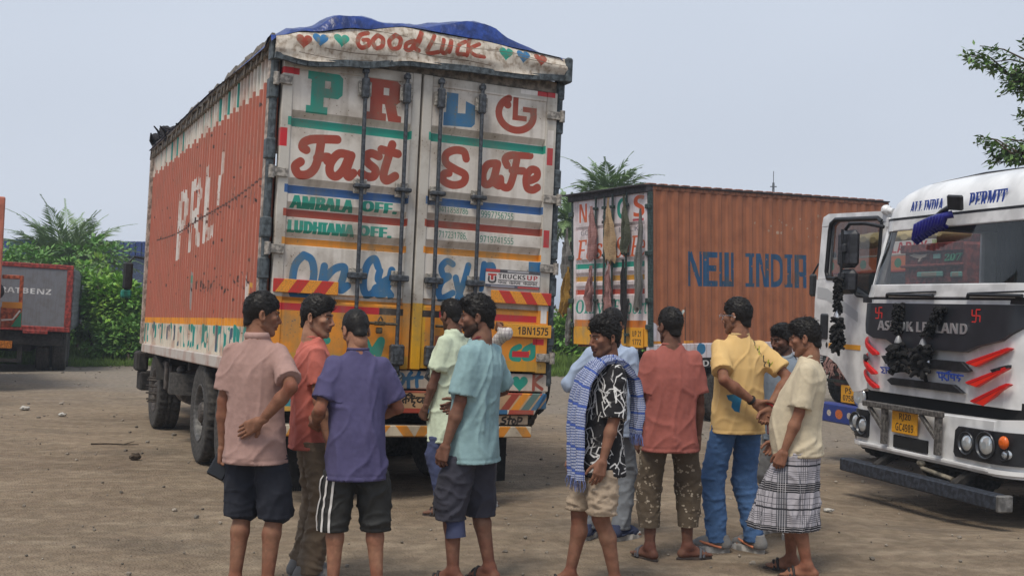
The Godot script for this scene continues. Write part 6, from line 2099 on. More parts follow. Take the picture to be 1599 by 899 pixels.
# ------------------------------------------------------------------ bodies: a distance field meshed as surface nets
class Field:
	var o: Vector3
	var h: float
	var nx: int
	var ny: int
	var nz: int
	var f := PackedFloat32Array()
	var near := PackedByteArray()

	func _init(lo: Vector3, hi: Vector3, cell: float) -> void:
		o = lo; h = cell
		nx = int((hi.x - lo.x) / cell) + 2; ny = int((hi.y - lo.y) / cell) + 2; nz = int((hi.z - lo.z) / cell) + 2
		f.resize(nx * ny * nz); f.fill(9.0)
		near.resize(nx * ny * nz)

	func span(a: float, b: float, n: int, from: float) -> Vector2i:
		return Vector2i(clampi(int((a - from) / h), 0, n - 1), clampi(int((b - from) / h) + 1, 0, n - 1))

	func capsule(a: Vector3, b: Vector3, ra: float, rb: float, k := 0.02, cn := Vector3.ZERO, cd := 0.0, minus := false) -> void:
		var pad := maxf(ra, rb) + k * 0.6 + h * 2.5
		var lo := a.min(b) - Vector3(pad, pad, pad)
		var hi := a.max(b) + Vector3(pad, pad, pad)
		var sx := span(lo.x, hi.x, nx, o.x); var sy := span(lo.y, hi.y, ny, o.y); var sz := span(lo.z, hi.z, nz, o.z)
		var ba := b - a
		var inv := 1.0 / maxf(ba.length_squared(), 1e-9)
		var dr := rb - ra
		var cut := cn != Vector3.ZERO
		var lim := h * 3.0
		for z in range(sz.x, sz.y + 1):
			for y in range(sy.x, sy.y + 1):
				var i := (z * ny + y) * nx + sx.x
				var pa := o + Vector3(sx.x, y, z) * h - a
				for x in range(sx.x, sx.y + 1):
					var t := clampf(pa.dot(ba) * inv, 0.0, 1.0)
					var d := (pa - ba * t).length() - ra - dr * t
					if cut: d = maxf(d, (pa + a).dot(cn) - cd)
					var e := f[i]
					if minus:
						d = -d
						var q := maxf(k - absf(d - e), 0.0)
						f[i] = maxf(d, e) + q * q * 0.25 / k
					else:
						var q := maxf(k - absf(d - e), 0.0)
						d = minf(d, e) - q * q * 0.25 / k
						f[i] = d
						if absf(d) < lim: near[i] = 1
					i += 1
					pa.x += h

	func ell(c: Vector3, r: Vector3, k := 0.012, b := Basis(), minus := false) -> void:
		var m := maxf(r.x, maxf(r.y, r.z)) + k * 0.6 + h * 2.5
		var sx := span(c.x - m, c.x + m, nx, o.x); var sy := span(c.y - m, c.y + m, ny, o.y); var sz := span(c.z - m, c.z + m, nz, o.z)
		var bi := b.transposed()
		var ir := Vector3.ONE / r
		var ir2 := ir * ir
		var lim := h * 3.0
		for z in range(sz.x, sz.y + 1):
			for y in range(sy.x, sy.y + 1):
				var i := (z * ny + y) * nx + sx.x
				for x in range(sx.x, sx.y + 1):
					var p := bi * (o + Vector3(x, y, z) * h - c)
					var k0 := (p * ir).length()
					var k1 := (p * ir2).length()
					var d := k0 * (k0 - 1.0) / maxf(k1, 1e-5) if k0 > 1e-4 else -minf(r.x, minf(r.y, r.z))
					var e := f[i]
					if minus:
						d = -d
						var q := maxf(k - absf(d - e), 0.0)
						f[i] = maxf(d, e) + q * q * 0.25 / k
					else:
						var q := maxf(k - absf(d - e), 0.0)
						d = minf(d, e) - q * q * 0.25 / k
						f[i] = d
						if absf(d) < lim: near[i] = 1
					i += 1

	# stacked ovals: rows of [y, cx, cz, rx, rz]
	func loft(rows: Array, k := 0.02, pw := 2.3) -> void:
		var y0: float = rows[0][0]
		var y1: float = rows[rows.size() - 1][0]
		var sy := span(y0 - h * 3, y1 + h * 3, ny, o.y)
		var lim := h * 3.0
		for y in range(sy.x, sy.y + 1):
			var yy := o.y + y * h
			var a := 0
			while a < rows.size() - 2 and rows[a + 1][0] < yy: a += 1
			var t := clampf((yy - rows[a][0]) / (rows[a + 1][0] - rows[a][0]), 0.0, 1.0)
			var cx := lerpf(rows[a][1], rows[a + 1][1], t); var cz := lerpf(rows[a][2], rows[a + 1][2], t)
			var rx := lerpf(rows[a][3], rows[a + 1][3], t); var rz := lerpf(rows[a][4], rows[a + 1][4], t)
			var m := minf(rx, rz)
			var dy := maxf(y0 - yy, yy - y1)
			var sx := span(cx - rx - k - h * 3, cx + rx + k + h * 3, nx, o.x)
			var sz := span(cz - rz - k - h * 3, cz + rz + k + h * 3, nz, o.z)
			for z in range(sz.x, sz.y + 1):
				var qz := pow(absf(o.z + z * h - cz) / rz, pw)
				var i := (z * ny + y) * nx + sx.x
				for x in range(sx.x, sx.y + 1):
					var g := pow(pow(absf(o.x + x * h - cx) / rx, pw) + qz, 1.0 / pw)
					var d := maxf((g - 1.0) * m, dy)
					var e := f[i]
					var q := maxf(k - absf(d - e), 0.0)
					d = minf(d, e) - q * q * 0.25 / k
					f[i] = d
					if absf(d) < lim: near[i] = 1
					i += 1

	func keep_below(n: Vector3, c: float) -> void:   # everything past the plane is cut off
		for z in nz:
			for y in ny:
				var i := (z * ny + y) * nx
				for x in nx:
					if f[i] < 4.0:
						var d := (o + Vector3(x, y, z) * h).dot(n) - c
						if d > f[i]: f[i] = d
						if absf(f[i]) < h * 3.0: near[i] = 1
					i += 1

	func into(m: MB, xf := Transform3D()) -> void:
		var at := {}
		var dx := 1
		var dy := nx
		var dz := nx * ny
		var off := [0, dx, dy, dx + dy, dz, dx + dz, dy + dz, dx + dy + dz]
		var first := m.v.size()
		for z in nz - 1:
			for y in ny - 1:
				var i := (z * ny + y) * nx - 1
				for x in nx - 1:
					i += 1
					if near[i] == 0: continue
					var c0 := f[i]; var c1 := f[i + dx]; var c2 := f[i + dy]; var c3 := f[i + dx + dy]
					var c4 := f[i + dz]; var c5 := f[i + dx + dz]; var c6 := f[i + dy + dz]; var c7 := f[i + dx + dy + dz]
					var lo := minf(minf(minf(c0, c1), minf(c2, c3)), minf(minf(c4, c5), minf(c6, c7)))
					var hi := maxf(maxf(maxf(c0, c1), maxf(c2, c3)), maxf(maxf(c4, c5), maxf(c6, c7)))
					if lo >= 0.0 or hi < 0.0: continue
					var s := Vector3.ZERO
					var n := 0
					if (c0 < 0.0) != (c1 < 0.0): s += Vector3(c0 / (c0 - c1), 0, 0); n += 1
					if (c2 < 0.0) != (c3 < 0.0): s += Vector3(c2 / (c2 - c3), 1, 0); n += 1
					if (c4 < 0.0) != (c5 < 0.0): s += Vector3(c4 / (c4 - c5), 0, 1); n += 1
					if (c6 < 0.0) != (c7 < 0.0): s += Vector3(c6 / (c6 - c7), 1, 1); n += 1
					if (c0 < 0.0) != (c2 < 0.0): s += Vector3(0, c0 / (c0 - c2), 0); n += 1
					if (c1 < 0.0) != (c3 < 0.0): s += Vector3(1, c1 / (c1 - c3), 0); n += 1
					if (c4 < 0.0) != (c6 < 0.0): s += Vector3(0, c4 / (c4 - c6), 1); n += 1
					if (c5 < 0.0) != (c7 < 0.0): s += Vector3(1, c5 / (c5 - c7), 1); n += 1
					if (c0 < 0.0) != (c4 < 0.0): s += Vector3(0, 0, c0 / (c0 - c4)); n += 1
					if (c1 < 0.0) != (c5 < 0.0): s += Vector3(1, 0, c1 / (c1 - c5)); n += 1
					if (c2 < 0.0) != (c6 < 0.0): s += Vector3(0, 1, c2 / (c2 - c6)); n += 1
					if (c3 < 0.0) != (c7 < 0.0): s += Vector3(1, 1, c3 / (c3 - c7)); n += 1
					var g := Vector3(c1 + c3 + c5 + c7 - c0 - c2 - c4 - c6, c2 + c3 + c6 + c7 - c0 - c1 - c4 - c5, c4 + c5 + c6 + c7 - c0 - c1 - c2 - c3)
					at[i] = m.vert(xf * (o + (Vector3(x, y, z) + s / n) * h), (xf.basis * g).normalized())
		for i in at:
			var a: int = at[i]
			var c := f[i] < 0.0
			if c != (f[i + dx] < 0.0) and at.has(i - dy) and at.has(i - dz) and at.has(i - dy - dz):
				if c: four(m, at[i - dy - dz], at[i - dz], a, at[i - dy])
				else: four(m, at[i - dy], a, at[i - dz], at[i - dy - dz])
			if c != (f[i + dy] < 0.0) and at.has(i - dz) and at.has(i - dx) and at.has(i - dx - dz):
				if c: four(m, at[i - dx - dz], at[i - dx], a, at[i - dz])
				else: four(m, at[i - dz], a, at[i - dx], at[i - dx - dz])
			if c != (f[i + dz] < 0.0) and at.has(i - dx) and at.has(i - dy) and at.has(i - dx - dy):
				if c: four(m, at[i - dx - dy], at[i - dy], a, at[i - dx])
				else: four(m, at[i - dx], a, at[i - dy], at[i - dx - dy])

	func four(m: MB, a: int, b: int, c: int, d: int) -> void:
		m.face(a, b, c); m.face(a, c, d)

func joint(a: Vector3, c: Vector3, l1: float, l2: float, pole: Vector3) -> Vector3:
	var d := c - a
	var l := minf(d.length(), (l1 + l2) * 0.999)
	var u := d.normalized()
	var x := (l1 * l1 - l2 * l2 + l * l) / (2.0 * l)
	var y := sqrt(maxf(0.0, l1 * l1 - x * x))
	return a + u * x + (pole - u * pole.dot(u)).normalized() * y

# a hand in its own frame: palm, four fingers of three bones and a thumb from the side of the palm
func hand_into(m: MB, at: Vector3, d: Vector3, n: Vector3, left: bool, curl: float, s: float, spread := 0.0) -> void:
	d = d.normalized()
	n = (n - d * n.dot(d)).normalized()
	var t := n.cross(d) if left else d.cross(n)
	var fl := Field.new(at - Vector3.ONE * 0.21 * s, at + Vector3.ONE * 0.21 * s, 0.0042)
	var acr := [0.029, 0.010, -0.010, -0.028]
	var lens := [0.070, 0.078, 0.072, 0.057]
	var rad := [0.0088, 0.0092, 0.0087, 0.0077]
	fl.capsule(at - d * 0.03 * s, at + d * 0.012 * s, 0.023 * s, 0.022 * s, 0.01)
	for k in 4:
		var root: Vector3 = at + (d * (0.088 - 0.004 * absf(k - 1.0)) + t * acr[k]) * s
		fl.capsule(at + (d * 0.015 + t * acr[k] * 0.55) * s, root, 0.0165 * s, 0.0125 * s, 0.012)
		var p := root
		var a := curl * (0.55 + 0.08 * k)
		var side: float = spread * (1.5 - k) * 0.08
		var w: float = rad[k] * s
		for b in 3:
			var dir: Vector3 = (d * cos(a) + n * sin(a) + t * side).normalized()
			var e: Vector3 = p + dir * lens[k] * [0.45, 0.31, 0.24][b] * s
			fl.capsule(p, e, w, w * 0.9, 0.003)
			w *= 0.92
			p = e
			a += curl * [0.75, 0.5, 0.0][b]
	var th := at + (d * 0.028 + t * 0.020 + n * 0.008) * s
	var td := (d * 0.62 + t * 0.62 + n * 0.42).normalized()
	fl.capsule(th, th + td * 0.042 * s, 0.0155 * s, 0.0115 * s, 0.012)
	var t2 := (td + d * 0.45 - t * 0.15 * (1.0 + curl) + n * 0.25 * curl).normalized()
	fl.capsule(th + td * 0.042 * s, th + td * 0.042 * s + t2 * 0.030 * s, 0.0108 * s, 0.0096 * s, 0.004)
	var t3 := (t2 + d * 0.2 - t * 0.2 * curl).normalized()
	fl.capsule(th + td * 0.042 * s + t2 * 0.030 * s, th + td * 0.042 * s + t2 * 0.030 * s + t3 * 0.024 * s, 0.0094 * s, 0.0078 * s, 0.003)
	fl.into(m)

# a head in its own frame (z forward), with the colours of lips, brows and beard in the vertices
var heads := {}
func head_mesh(kind: int) -> MB:
	if heads.has(kind): return heads[kind]
	var slim := 0.95 if kind == 0 else 1.0
	var fl := Field.new(V(-0.10, -0.19, -0.12), V(0.10, 0.13, 0.13), 0.0038)
	fl.ell(V(0, 0.033, -0.014), V(0.073, 0.082, 0.092), 0.01)
	fl.ell(V(0, -0.022, 0.028), V(0.060 * slim, 0.078, 0.060), 0.02)
	fl.ell(V(0, -0.073, 0.034), V(0.046 * slim, 0.036, 0.044), 0.02)
	fl.capsule(V(-0.014, -0.099, 0.066), V(0.014, -0.099, 0.066), 0.017, 0.017, 0.02)
	for s in [-1.0, 1.0]:
		fl.capsule(V(0.054 * s * slim, -0.058, 0.004), V(0.022 * s, -0.096, 0.058), 0.016, 0.014, 0.022)
		fl.ell(V(0.043 * s * slim, -0.014, 0.062), V(0.022, 0.017, 0.018), 0.018)
		fl.ell(V(0.0305 * s, 0.0035, 0.096), V(0.019, 0.011, 0.013), 0.012, Basis(), true)
		fl.capsule(V(0.012 * s, 0.0235, 0.089), V(0.044 * s, 0.0235, 0.076), 0.0085, 0.0075, 0.012)
		fl.capsule(V(0.019 * s, 0.0095, 0.0865), V(0.042 * s, 0.008, 0.0775), 0.0042, 0.0038, 0.005)
		fl.capsule(V(0.019 * s, -0.004, 0.0845), V(0.042 * s, -0.003, 0.0765), 0.004, 0.0036, 0.005)
	fl.capsule(V(0, 0.014, 0.087), V(0, -0.026, 0.106), 0.0075, 0.0105, 0.012)
	fl.ell(V(0, -0.0305, 0.106), V(0.0115, 0.0095, 0.0105), 0.008)
	for s in [-1.0, 1.0]: fl.ell(V(0.0125 * s, -0.034, 0.096), V(0.0095, 0.0075, 0.0105), 0.006)
	fl.ell(V(0, -0.050, 0.082), V(0.028, 0.016, 0.016), 0.014)
	fl.capsule(V(-0.017, -0.0575, 0.0885), V(0.017, -0.0575, 0.0885), 0.0062, 0.0062, 0.006)
	fl.capsule(V(0, -0.0570, 0.0925), V(0, -0.0572, 0.0925), 0.0062, 0.0062, 0.008)
	fl.capsule(V(-0.014, -0.0705, 0.0875), V(0.014, -0.0705, 0.0875), 0.0068, 0.0068, 0.006)
	fl.capsule(V(-0.022, -0.064, 0.092), V(0.022, -0.064, 0.092), 0.0022, 0.0022, 0.003, Vector3.ZERO, 0.0, true)
	for s in [-1.0, 1.0]:
		var eb := Basis.from_euler(V(-0.18, 0.45 * s, 0.0))
		fl.ell(V(0.0775 * s, -0.004, -0.012), V(0.0085, 0.032, 0.019), 0.006, eb)
		fl.ell(V(0.0825 * s, -0.002, -0.006), V(0.005, 0.020, 0.010), 0.004, eb, true)
		fl.ell(V(0.0745 * s, -0.030, -0.004), V(0.007, 0.010, 0.009), 0.004)
	fl.capsule(V(0, -0.05, -0.026), V(0, -0.095, -0.032), 0.053, 0.046, 0.03)
	fl.capsule(V(0, -0.085, 0.018), V(0, -0.115, 0.0), 0.022, 0.016, 0.03)
	var m := MB.new()
	fl.into(m)
	heads[kind] = m
	return m

func seg_d(p: Vector3, a: Vector3, b: Vector3) -> float:
	var t := clampf((p - a).dot(b - a) / (b - a).length_squared(), 0.0, 1.0)
	return p.distance_to(a + (b - a) * t)

func head_into(m: MB, xf: Transform3D, kind: int, skin: Color, beard: float, rng: RandomNumberGenerator) -> void:
	var src := head_mesh(kind)
	var base := m.v.size()
	var dark := Color(0.018, 0.014, 0.012)
	for k in src.v.size():
		var p := src.v[k]
		var q := V(absf(p.x), p.y, p.z)
		var c := skin
		c = c.lerp(Color(skin.r * 1.02, skin.g * 0.80, skin.b * 0.78), 0.5 * exp(-pow(p.distance_to(V(0, -0.03, 0.10)) / 0.03, 2)))
		var lip := minf(seg_d(q, V(0, -0.0575, 0.093), V(0.018, -0.0585, 0.087)), seg_d(q, V(0, -0.0705, 0.093), V(0.014, -0.070, 0.090)))
		if beard > 0.0 and p.z > -0.01:
			var jaw := smoothstep(-0.030, -0.052, p.y - 0.30 * maxf(0.0, 0.045 - p.z)) * smoothstep(-0.135, -0.115, p.y)
			var cheek := 1.0 - smoothstep(0.0, 0.02, 0.035 - q.x) * smoothstep(-0.045, -0.038, p.y)
			var mo := smoothstep(0.011, 0.006, seg_d(q, V(0.0, -0.046, 0.098), V(0.028, -0.055, 0.083)))
			c = c.lerp(dark, clampf(maxf(jaw * cheek, mo) * beard * rng.randf_range(0.8, 1.0), 0, 1))
		c = c.lerp(Color(0.16, 0.055, 0.045), 0.75 * smoothstep(0.009, 0.005, lip))
		c = c.lerp(dark, 0.92 * smoothstep(0.0075, 0.0045, seg_d(q, V(0.014, 0.0245, 0.094), V(0.046, 0.026, 0.079))))
		c = c.lerp(dark, 0.7 * smoothstep(0.0045, 0.002, seg_d(q, V(0.018, 0.007, 0.091), V(0.043, 0.006, 0.081))))
		m.c = c
		m.vert(xf * p, (xf.basis * src.n[k]).normalized())
	for k in src.ix: m.ix.append(k + base)
	m.c = skin

# hair: a cap over the skull, roughened, with locks growing out of it
func hair_mesh(style: String, rng: RandomNumberGenerator) -> MB:
	var fl := Field.new(V(-0.12, -0.12, -0.14), V(0.12, 0.17, 0.14), 0.0055)
	var top := 0.016
	var sidew := 0.003
	if style == "curl": top = 0.034; sidew = 0.008
	elif style == "quiff": top = 0.026; sidew = 0.003
	elif style == "messy": top = 0.024; sidew = 0.005
	elif style == "thick": top = 0.018; sidew = 0.004
	fl.ell(V(0, 0.033, -0.014), V(0.073 + sidew, 0.082 + sidew, 0.092 + sidew), 0.01)
	fl.ell(V(0, 0.05 + top * 0.4, -0.004), V(0.066 + top * 0.25, 0.068 + top * 0.75, 0.086 + top * 0.35), 0.02)
	if style == "quiff" or style == "messy" or style == "curl":
		fl.ell(V(0.01, 0.098, 0.05), V(0.055, 0.030, 0.045), 0.02)
	fl.capsule(V(0, 0.0, -0.048), V(0, -0.045, -0.056), 0.055, 0.044, 0.015)
	for s in [-1.0, 1.0]: fl.capsule(V(0.072 * s, 0.03, 0.02), V(0.074 * s, -0.010, 0.018), 0.008, 0.004, 0.008)
	# hairline: forehead to temple, round the ear, down to the nape
	fl.keep_below(V(0, -0.80, 0.60).normalized(), 0.008)
	var m := MB.new()
	fl.into(m)
	for k in range(m.v.size() - 1, -1, -1): pass
	var f := FastNoiseLite.new(); f.seed = rng.randi() % 1000; f.frequency = 1.0; f.fractal_octaves = 3
	var rough := {"curl": 0.010, "messy": 0.006, "quiff": 0.004, "thick": 0.004}.get(style, 0.002) as float
	var cnt := m.v.size()
	for k in cnt:
		var p := m.v[k]
		var up := smoothstep(0.0, 0.06, p.y)
		m.v[k] = p + m.n[k] * rough * (0.2 + up) * f.get_noise_3d(p.x * 60.0, p.y * 60.0, p.z * 34.0)
	for k in cnt: m.n[k] = Vector3.ZERO
	m.smooth(0, 0)
	var locks := {"curl": 900, "messy": 1000, "quiff": 1000, "thick": 1100}.get(style, 1100) as int
	for k in locks:
		var i := rng.randi() % cnt
		var p := m.v[i]
		var n := m.n[i]
		if p.y < -0.045 and rng.randf() < 0.6: continue
		if n.dot(p - V(0, 0.02, -0.01)) < 0.0: continue
		var flow := V(p.x * 3.0, -0.55, -0.5) if p.z < 0.03 else V(p.x * 4.0 + 0.2, -0.25, 0.6)
		var l := rng.randf_range(0.014, 0.026)
		var lift := 0.35
		if p.y > 0.05:
			l *= {"curl": 1.5, "messy": 1.6, "quiff": 1.7, "thick": 1.4}.get(style, 1.1)
			if style == "quiff": flow = V(0.7 + rng.randf_range(-0.3, 0.3), 0.2, 0.35 if p.z > 0 else -0.4)
			elif style == "messy": flow = V(rng.randf_range(-1, 1), rng.randf_range(-0.4, 0.3), 0.7 if p.z > 0 else -0.5); lift = 0.6
			elif style == "thick": flow = V(rng.randf_range(-0.7, 0.7), -0.15, 0.8 if p.z > -0.02 else -0.6)
		if style == "curl":
			flow = V(rng.randf_range(-1, 1), rng.randf_range(-0.7, 0.3), rng.randf_range(-1, 1)); lift = 0.75
		var d := (flow - n * flow.dot(n)).normalized()
		var a := p - n * 0.003
		var pts := [a]
		var dir := (d + n * lift + V(rng.randf_range(-0.25, 0.25), rng.randf_range(-0.25, 0.25), rng.randf_range(-0.25, 0.25))).normalized()
		for s in 4:
			a += dir * l / 4.0
			pts.append(a)
			dir = (dir - n * 0.28 + (Vector3(rng.randf_range(-1, 1), rng.randf_range(-1, 1), rng.randf_range(-1, 1)) * (0.55 if style == "curl" else 0.12)) + V(0, -0.10, 0)).normalized()
		m.tube(pts, rng.randf_range(0.0011, 0.0028), 4, 0.0004, false)
	return m

# cloth: folds pressed into a garment after it is meshed. creases are [from, to, depth, width]
func drape(m: MB, sd: int, amp: float, sx: float, sy: float, y_top: float, y_bot: float, creases: Array, tilt := 0.0) -> void:
	var f := FastNoiseLite.new(); f.seed = sd; f.frequency = 1.0; f.fractal_octaves = 1
	var g := FastNoiseLite.new(); g.seed = sd + 5; g.frequency = 1.0; g.fractal_octaves = 3
	for k in m.v.size():
		var p := m.v[k]
		var low := clampf((y_top - p.y) / maxf(0.01, y_top - y_bot), 0.0, 1.0)
		var yy := p.y + tilt * p.x
		var r1 := 1.0 - minf(1.0, absf(f.get_noise_3d(p.x * sx + yy * 0.8, yy * sy, p.z * sx)) * 2.6)
		var r2 := 1.0 - minf(1.0, absf(f.get_noise_3d(p.x * sx * 0.8 + 31.0, yy * sy * 2.4 + p.x * 2.5, p.z * sx * 0.8)) * 3.2)
		var d := amp * ((0.35 + 0.65 * low) * r1 * r1 * (1.5 - 0.5 * r1) + 0.5 * r2 * r2 - 0.25)
		d += amp * 0.45 * g.get_noise_3d(p.x * sx * 1.5, yy * sy * 2.0 + p.x * 3.0, p.z * sx * 1.5)
		d -= 0.0035 * exp(-pow((p.y - y_bot - 0.024) / 0.005, 2))
		for c in creases:
			var q := seg_d(p, c[0], c[1])
			d += c[2] * exp(-q * q / (c[3] * c[3]))
		var nn := m.n[k]
		if p.y < y_bot + 0.05:
			nn.y *= 0.1
			if p.y < y_bot + 0.006: d *= 0.6
		m.v[k] = p + nn * d
	for k in m.n.size(): m.n[k] = Vector3.ZERO
	m.smooth(0, 0)

# a crisp straight edge where a sleeve, leg or hem ends
func straight_edge(m: MB, dir: Vector3, at: float, depth: float, near_to := Vector3.ZERO, within := 9.0) -> void:
	for k in m.v.size():
		var e := m.v[k].dot(dir) - at
		if absf(e) > 0.014 or m.v[k].distance_to(near_to) > within: continue
		var c := m.n[k].dot(dir)
		if c > 0.25: m.v[k] -= dir * e

func ring_band(rows: Array, r: float) -> MB:   # a ribbed neckline laid round an oval of points
	var m := MB.new()
	var rings := []
	var n := rows.size()
	for k in n:
		var p: Vector3 = rows[k]
		var d: Vector3 = (rows[(k + 1) % n] - rows[(k + n - 1) % n]).normalized()
		var out := d.cross(Vector3.UP).normalized()
		var ring := []
		for s in 6:
			var t := TAU * s / 6
			ring.append(p + out * cos(t) * r * 0.6 + Vector3.UP * sin(t) * r)
		rings.append(ring)
	m.skin(rings, true, false, true)
	return m

func person(sp: Dictionary) -> void:
	var s: float = sp.h / 1.65
	var rng := RandomNumberGenerator.new(); rng.seed = sp.seed
	var t := thing("person", sp.label, "person", sp.at + V(0, ground_h(sp.at.x, sp.at.z), 0), Basis(Vector3.UP, deg_to_rad(sp.yaw)), sp.get("group", "men standing in the truck yard"))
	var lean: Vector3 = sp.get("lean", Vector3.ZERO)
	var skin: Color = sp.get("skin", Color(0.185, 0.088, 0.052)) * Color(1.7, 1.72, 1.74)
	var fit: float = sp.get("fit", 1.0)
	var belly: float = sp.get("belly", 0.0)
	var build: float = sp.get("build", 1.0)
	var hipx: float = sp.get("hip", 0.0)
	# --- skeleton
	var pelvis := V(hipx, 0.92, 0) * s
	var chest := V(lean.x, 1.27, lean.z) * s
	var neck := V(lean.x * 1.15, 1.425, lean.z * 1.2 - 0.01) * s
	var tw: float = deg_to_rad(sp.get("twist", 0.0))
	var sh := [V(cos(tw) * 0.143 * build, 0.058, -0.012 - sin(tw) * 0.160) * s + chest, V(-cos(tw) * 0.143 * build, 0.058, -0.012 + sin(tw) * 0.160) * s + chest]
	var arms := [sp.armL, sp.armR]
	var wrists := []
	var elbows := []
	for k in 2:
		var w: Vector3 = arms[k].wrist * s
		var dd: Vector3 = w - sh[k]
		if dd.length() > 0.515 * s: w = sh[k] + dd.normalized() * 0.515 * s
		wrists.append(w)
		elbows.append(joint(sh[k], w, 0.272 * s, 0.246 * s, arms[k].pole))
	var hips := [pelvis + V(0.078, -0.06, 0) * s, pelvis + V(-0.078, -0.06, 0) * s]
	var ankles := [sp.get("footL", V(0.10, 0.078, -0.02)) * s, sp.get("footR", V(-0.10, 0.078, -0.02)) * s]
	var toes := [deg_to_rad(sp.get("toeL", 12.0)), deg_to_rad(sp.get("toeR", -12.0))]
	var knees := []
	for k in 2: knees.append(joint(hips[k], ankles[k], 0.405 * s, 0.392 * s, V(sin(toes[k]) * 0.8, 0, 1)))
	var hb := Basis.from_euler(V(deg_to_rad(sp.get("nod", 0.0)), deg_to_rad(sp.get("look", 0.0)), deg_to_rad(sp.get("tip", 0.0))))
	var hs := s * 0.975
	var hx := Transform3D(hb.scaled(V(hs, hs, hs)), neck + V(0, 0.052, 0.012) * s + hb * V(0, 0.060, 0.012) * s)
	# --- body: one skin
	var fl := Field.new(V(-0.55, -0.02, -0.5) * s, V(0.55, 1.52, 0.5) * s, 0.0115)
	var rows := []
	for q in [[0.80, 0.115, 0.08], [0.90, 0.130, 0.09], [1.0, 0.120, 0.08], [1.15, 0.125, 0.085], [1.27, 0.130, 0.085], [1.33, 0.110, 0.07], [1.40, 0.06, 0.052]]:
		var u := smoothstep(0.92, 1.27, q[0])
		rows.append([q[0] * s, lerpf(hipx, lean.x, u) * s, (lean.z * u - 0.005) * s, q[1] * s * build, q[2] * s])
	fl.loft(rows, 0.02)
	fl.capsule(chest + V(0, 0.06, -0.015) * s, neck, 0.062 * s, 0.054 * s, 0.03)
	fl.capsule(neck, hx * V(0, -0.045, -0.026), 0.054 * s, 0.053 * s, 0.02)
	for k in 2:
		fl.capsule(sh[k], sh[k].lerp(elbows[k], 0.5), 0.046 * s, 0.040 * s, 0.02)
		fl.capsule(sh[k].lerp(elbows[k], 0.45), elbows[k], 0.040 * s, 0.033 * s, 0.015)
		fl.capsule(elbows[k], elbows[k].lerp(wrists[k], 0.35), 0.034 * s, 0.038 * s, 0.015)
		fl.capsule(elbows[k].lerp(wrists[k], 0.35), wrists[k], 0.038 * s, 0.024 * s, 0.015)
		var kn: Vector3 = knees[k]
		var an: Vector3 = ankles[k]
		fl.capsule(hips[k], kn, 0.068 * s, 0.050 * s, 0.02)
		var fw := V(sin(toes[k]), 0, cos(toes[k]))
		var calf := kn.lerp(an, 0.33) - fw * 0.016 * s
		fl.capsule(kn, calf, 0.048 * s, 0.050 * s, 0.02)
		fl.capsule(calf, an, 0.050 * s, 0.032 * s, 0.02)
		fl.capsule(kn + fw * 0.014 * s, kn.lerp(an, 0.12) + fw * 0.014 * s, 0.036 * s, 0.030 * s, 0.02)
		var sd := V(fw.z, 0, -fw.x)
		var heel := V(an.x, 0.034 * s, an.z) - fw * 0.04 * s
		var flat := V(an.x, 0.0, an.z)
		fl.capsule(an, heel, 0.034 * s, 0.030 * s, 0.02)
		fl.capsule(an, flat + fw * 0.09 * s + V(0, 0.036, 0) * s, 0.034 * s, 0.026 * s, 0.02)
		for e in [-1.0, 0.0, 1.0]:
			fl.capsule(heel, flat + fw * 0.115 * s + sd * e * 0.024 * s + V(0, 0.026, 0) * s, 0.026 * s, 0.022 * s, 0.015)
		for e in 5:
			var b0: Vector3 = flat + fw * 0.115 * s + sd * (e - 2) * 0.0145 * s + V(0, 0.022, 0) * s
			var inner := float(e) if k == 1 else 4.0 - e
			fl.capsule(b0, b0 + fw * (0.052 - 0.006 * inner) * s - V(0, 0.004, 0) * s, (0.0135 - 0.0012 * inner) * s, (0.0115 - 0.001 * inner) * s, 0.005)
	var body := MB.new()
	body.c = skin
	fl.into(body)
	var tan_noise := FastNoiseLite.new(); tan_noise.seed = sp.seed; tan_noise.frequency = 6.0; tan_noise.fractal_octaves = 3
	for k in body.v.size():
		var q := body.v[k]
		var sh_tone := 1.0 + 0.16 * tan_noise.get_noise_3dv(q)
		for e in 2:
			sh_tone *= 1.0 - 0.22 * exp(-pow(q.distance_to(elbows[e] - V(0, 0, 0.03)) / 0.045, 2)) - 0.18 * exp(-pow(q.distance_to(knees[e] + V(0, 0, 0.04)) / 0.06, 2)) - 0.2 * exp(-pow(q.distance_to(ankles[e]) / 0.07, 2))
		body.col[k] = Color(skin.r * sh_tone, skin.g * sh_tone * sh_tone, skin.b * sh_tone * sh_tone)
	for k in 2:
		if arms[k].get("hidden", false): continue
		var d: Vector3 = (wrists[k] - elbows[k]).normalized()
		d = (d + arms[k].get("bend", Vector3.ZERO)).normalized()
		hand_into(body, wrists[k] + d * 0.012 * s, d, arms[k].get("palm", V(-1.0 if k == 0 else 1.0, 0, 0)), k == 0, arms[k].get("curl", 0.6), s * 1.02)
	head_into(body, hx, sp.get("face", 0), skin, sp.get("beard", 0.25), rng)
	var sm := mat("skin", Color.WHITE, 0.64, 0.0, "soft", 5.0)
	sm.vertex_color_use_as_albedo = true
	sm.metallic_specular = 0.3
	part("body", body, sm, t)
	for e in [-1.0, 1.0]:
		var m := MB.new()
		m.c = Color(0.62, 0.58, 0.54)
		var c := V(0.0305 * e, 0.003, 0.0735)
		m.ball(c, Vector3(0.0115, 0.0115, 0.0115), Basis(), 16)
		for k in m.v.size():
			var q := (m.v[k] - c).normalized()
			if q.dot(V(0.05 * e, -0.05, 1).normalized()) > 0.86: m.col[k] = Color(0.02, 0.012, 0.008)
		part("eye", m, mat_eye(), t, hx)
	part("hair", hair_mesh(sp.hair, rng), mat_hair(), t, hx)
	# --- upper garment
	var tp: Dictionary = sp.top
	var hem: float = tp.get("hem", 0.79)
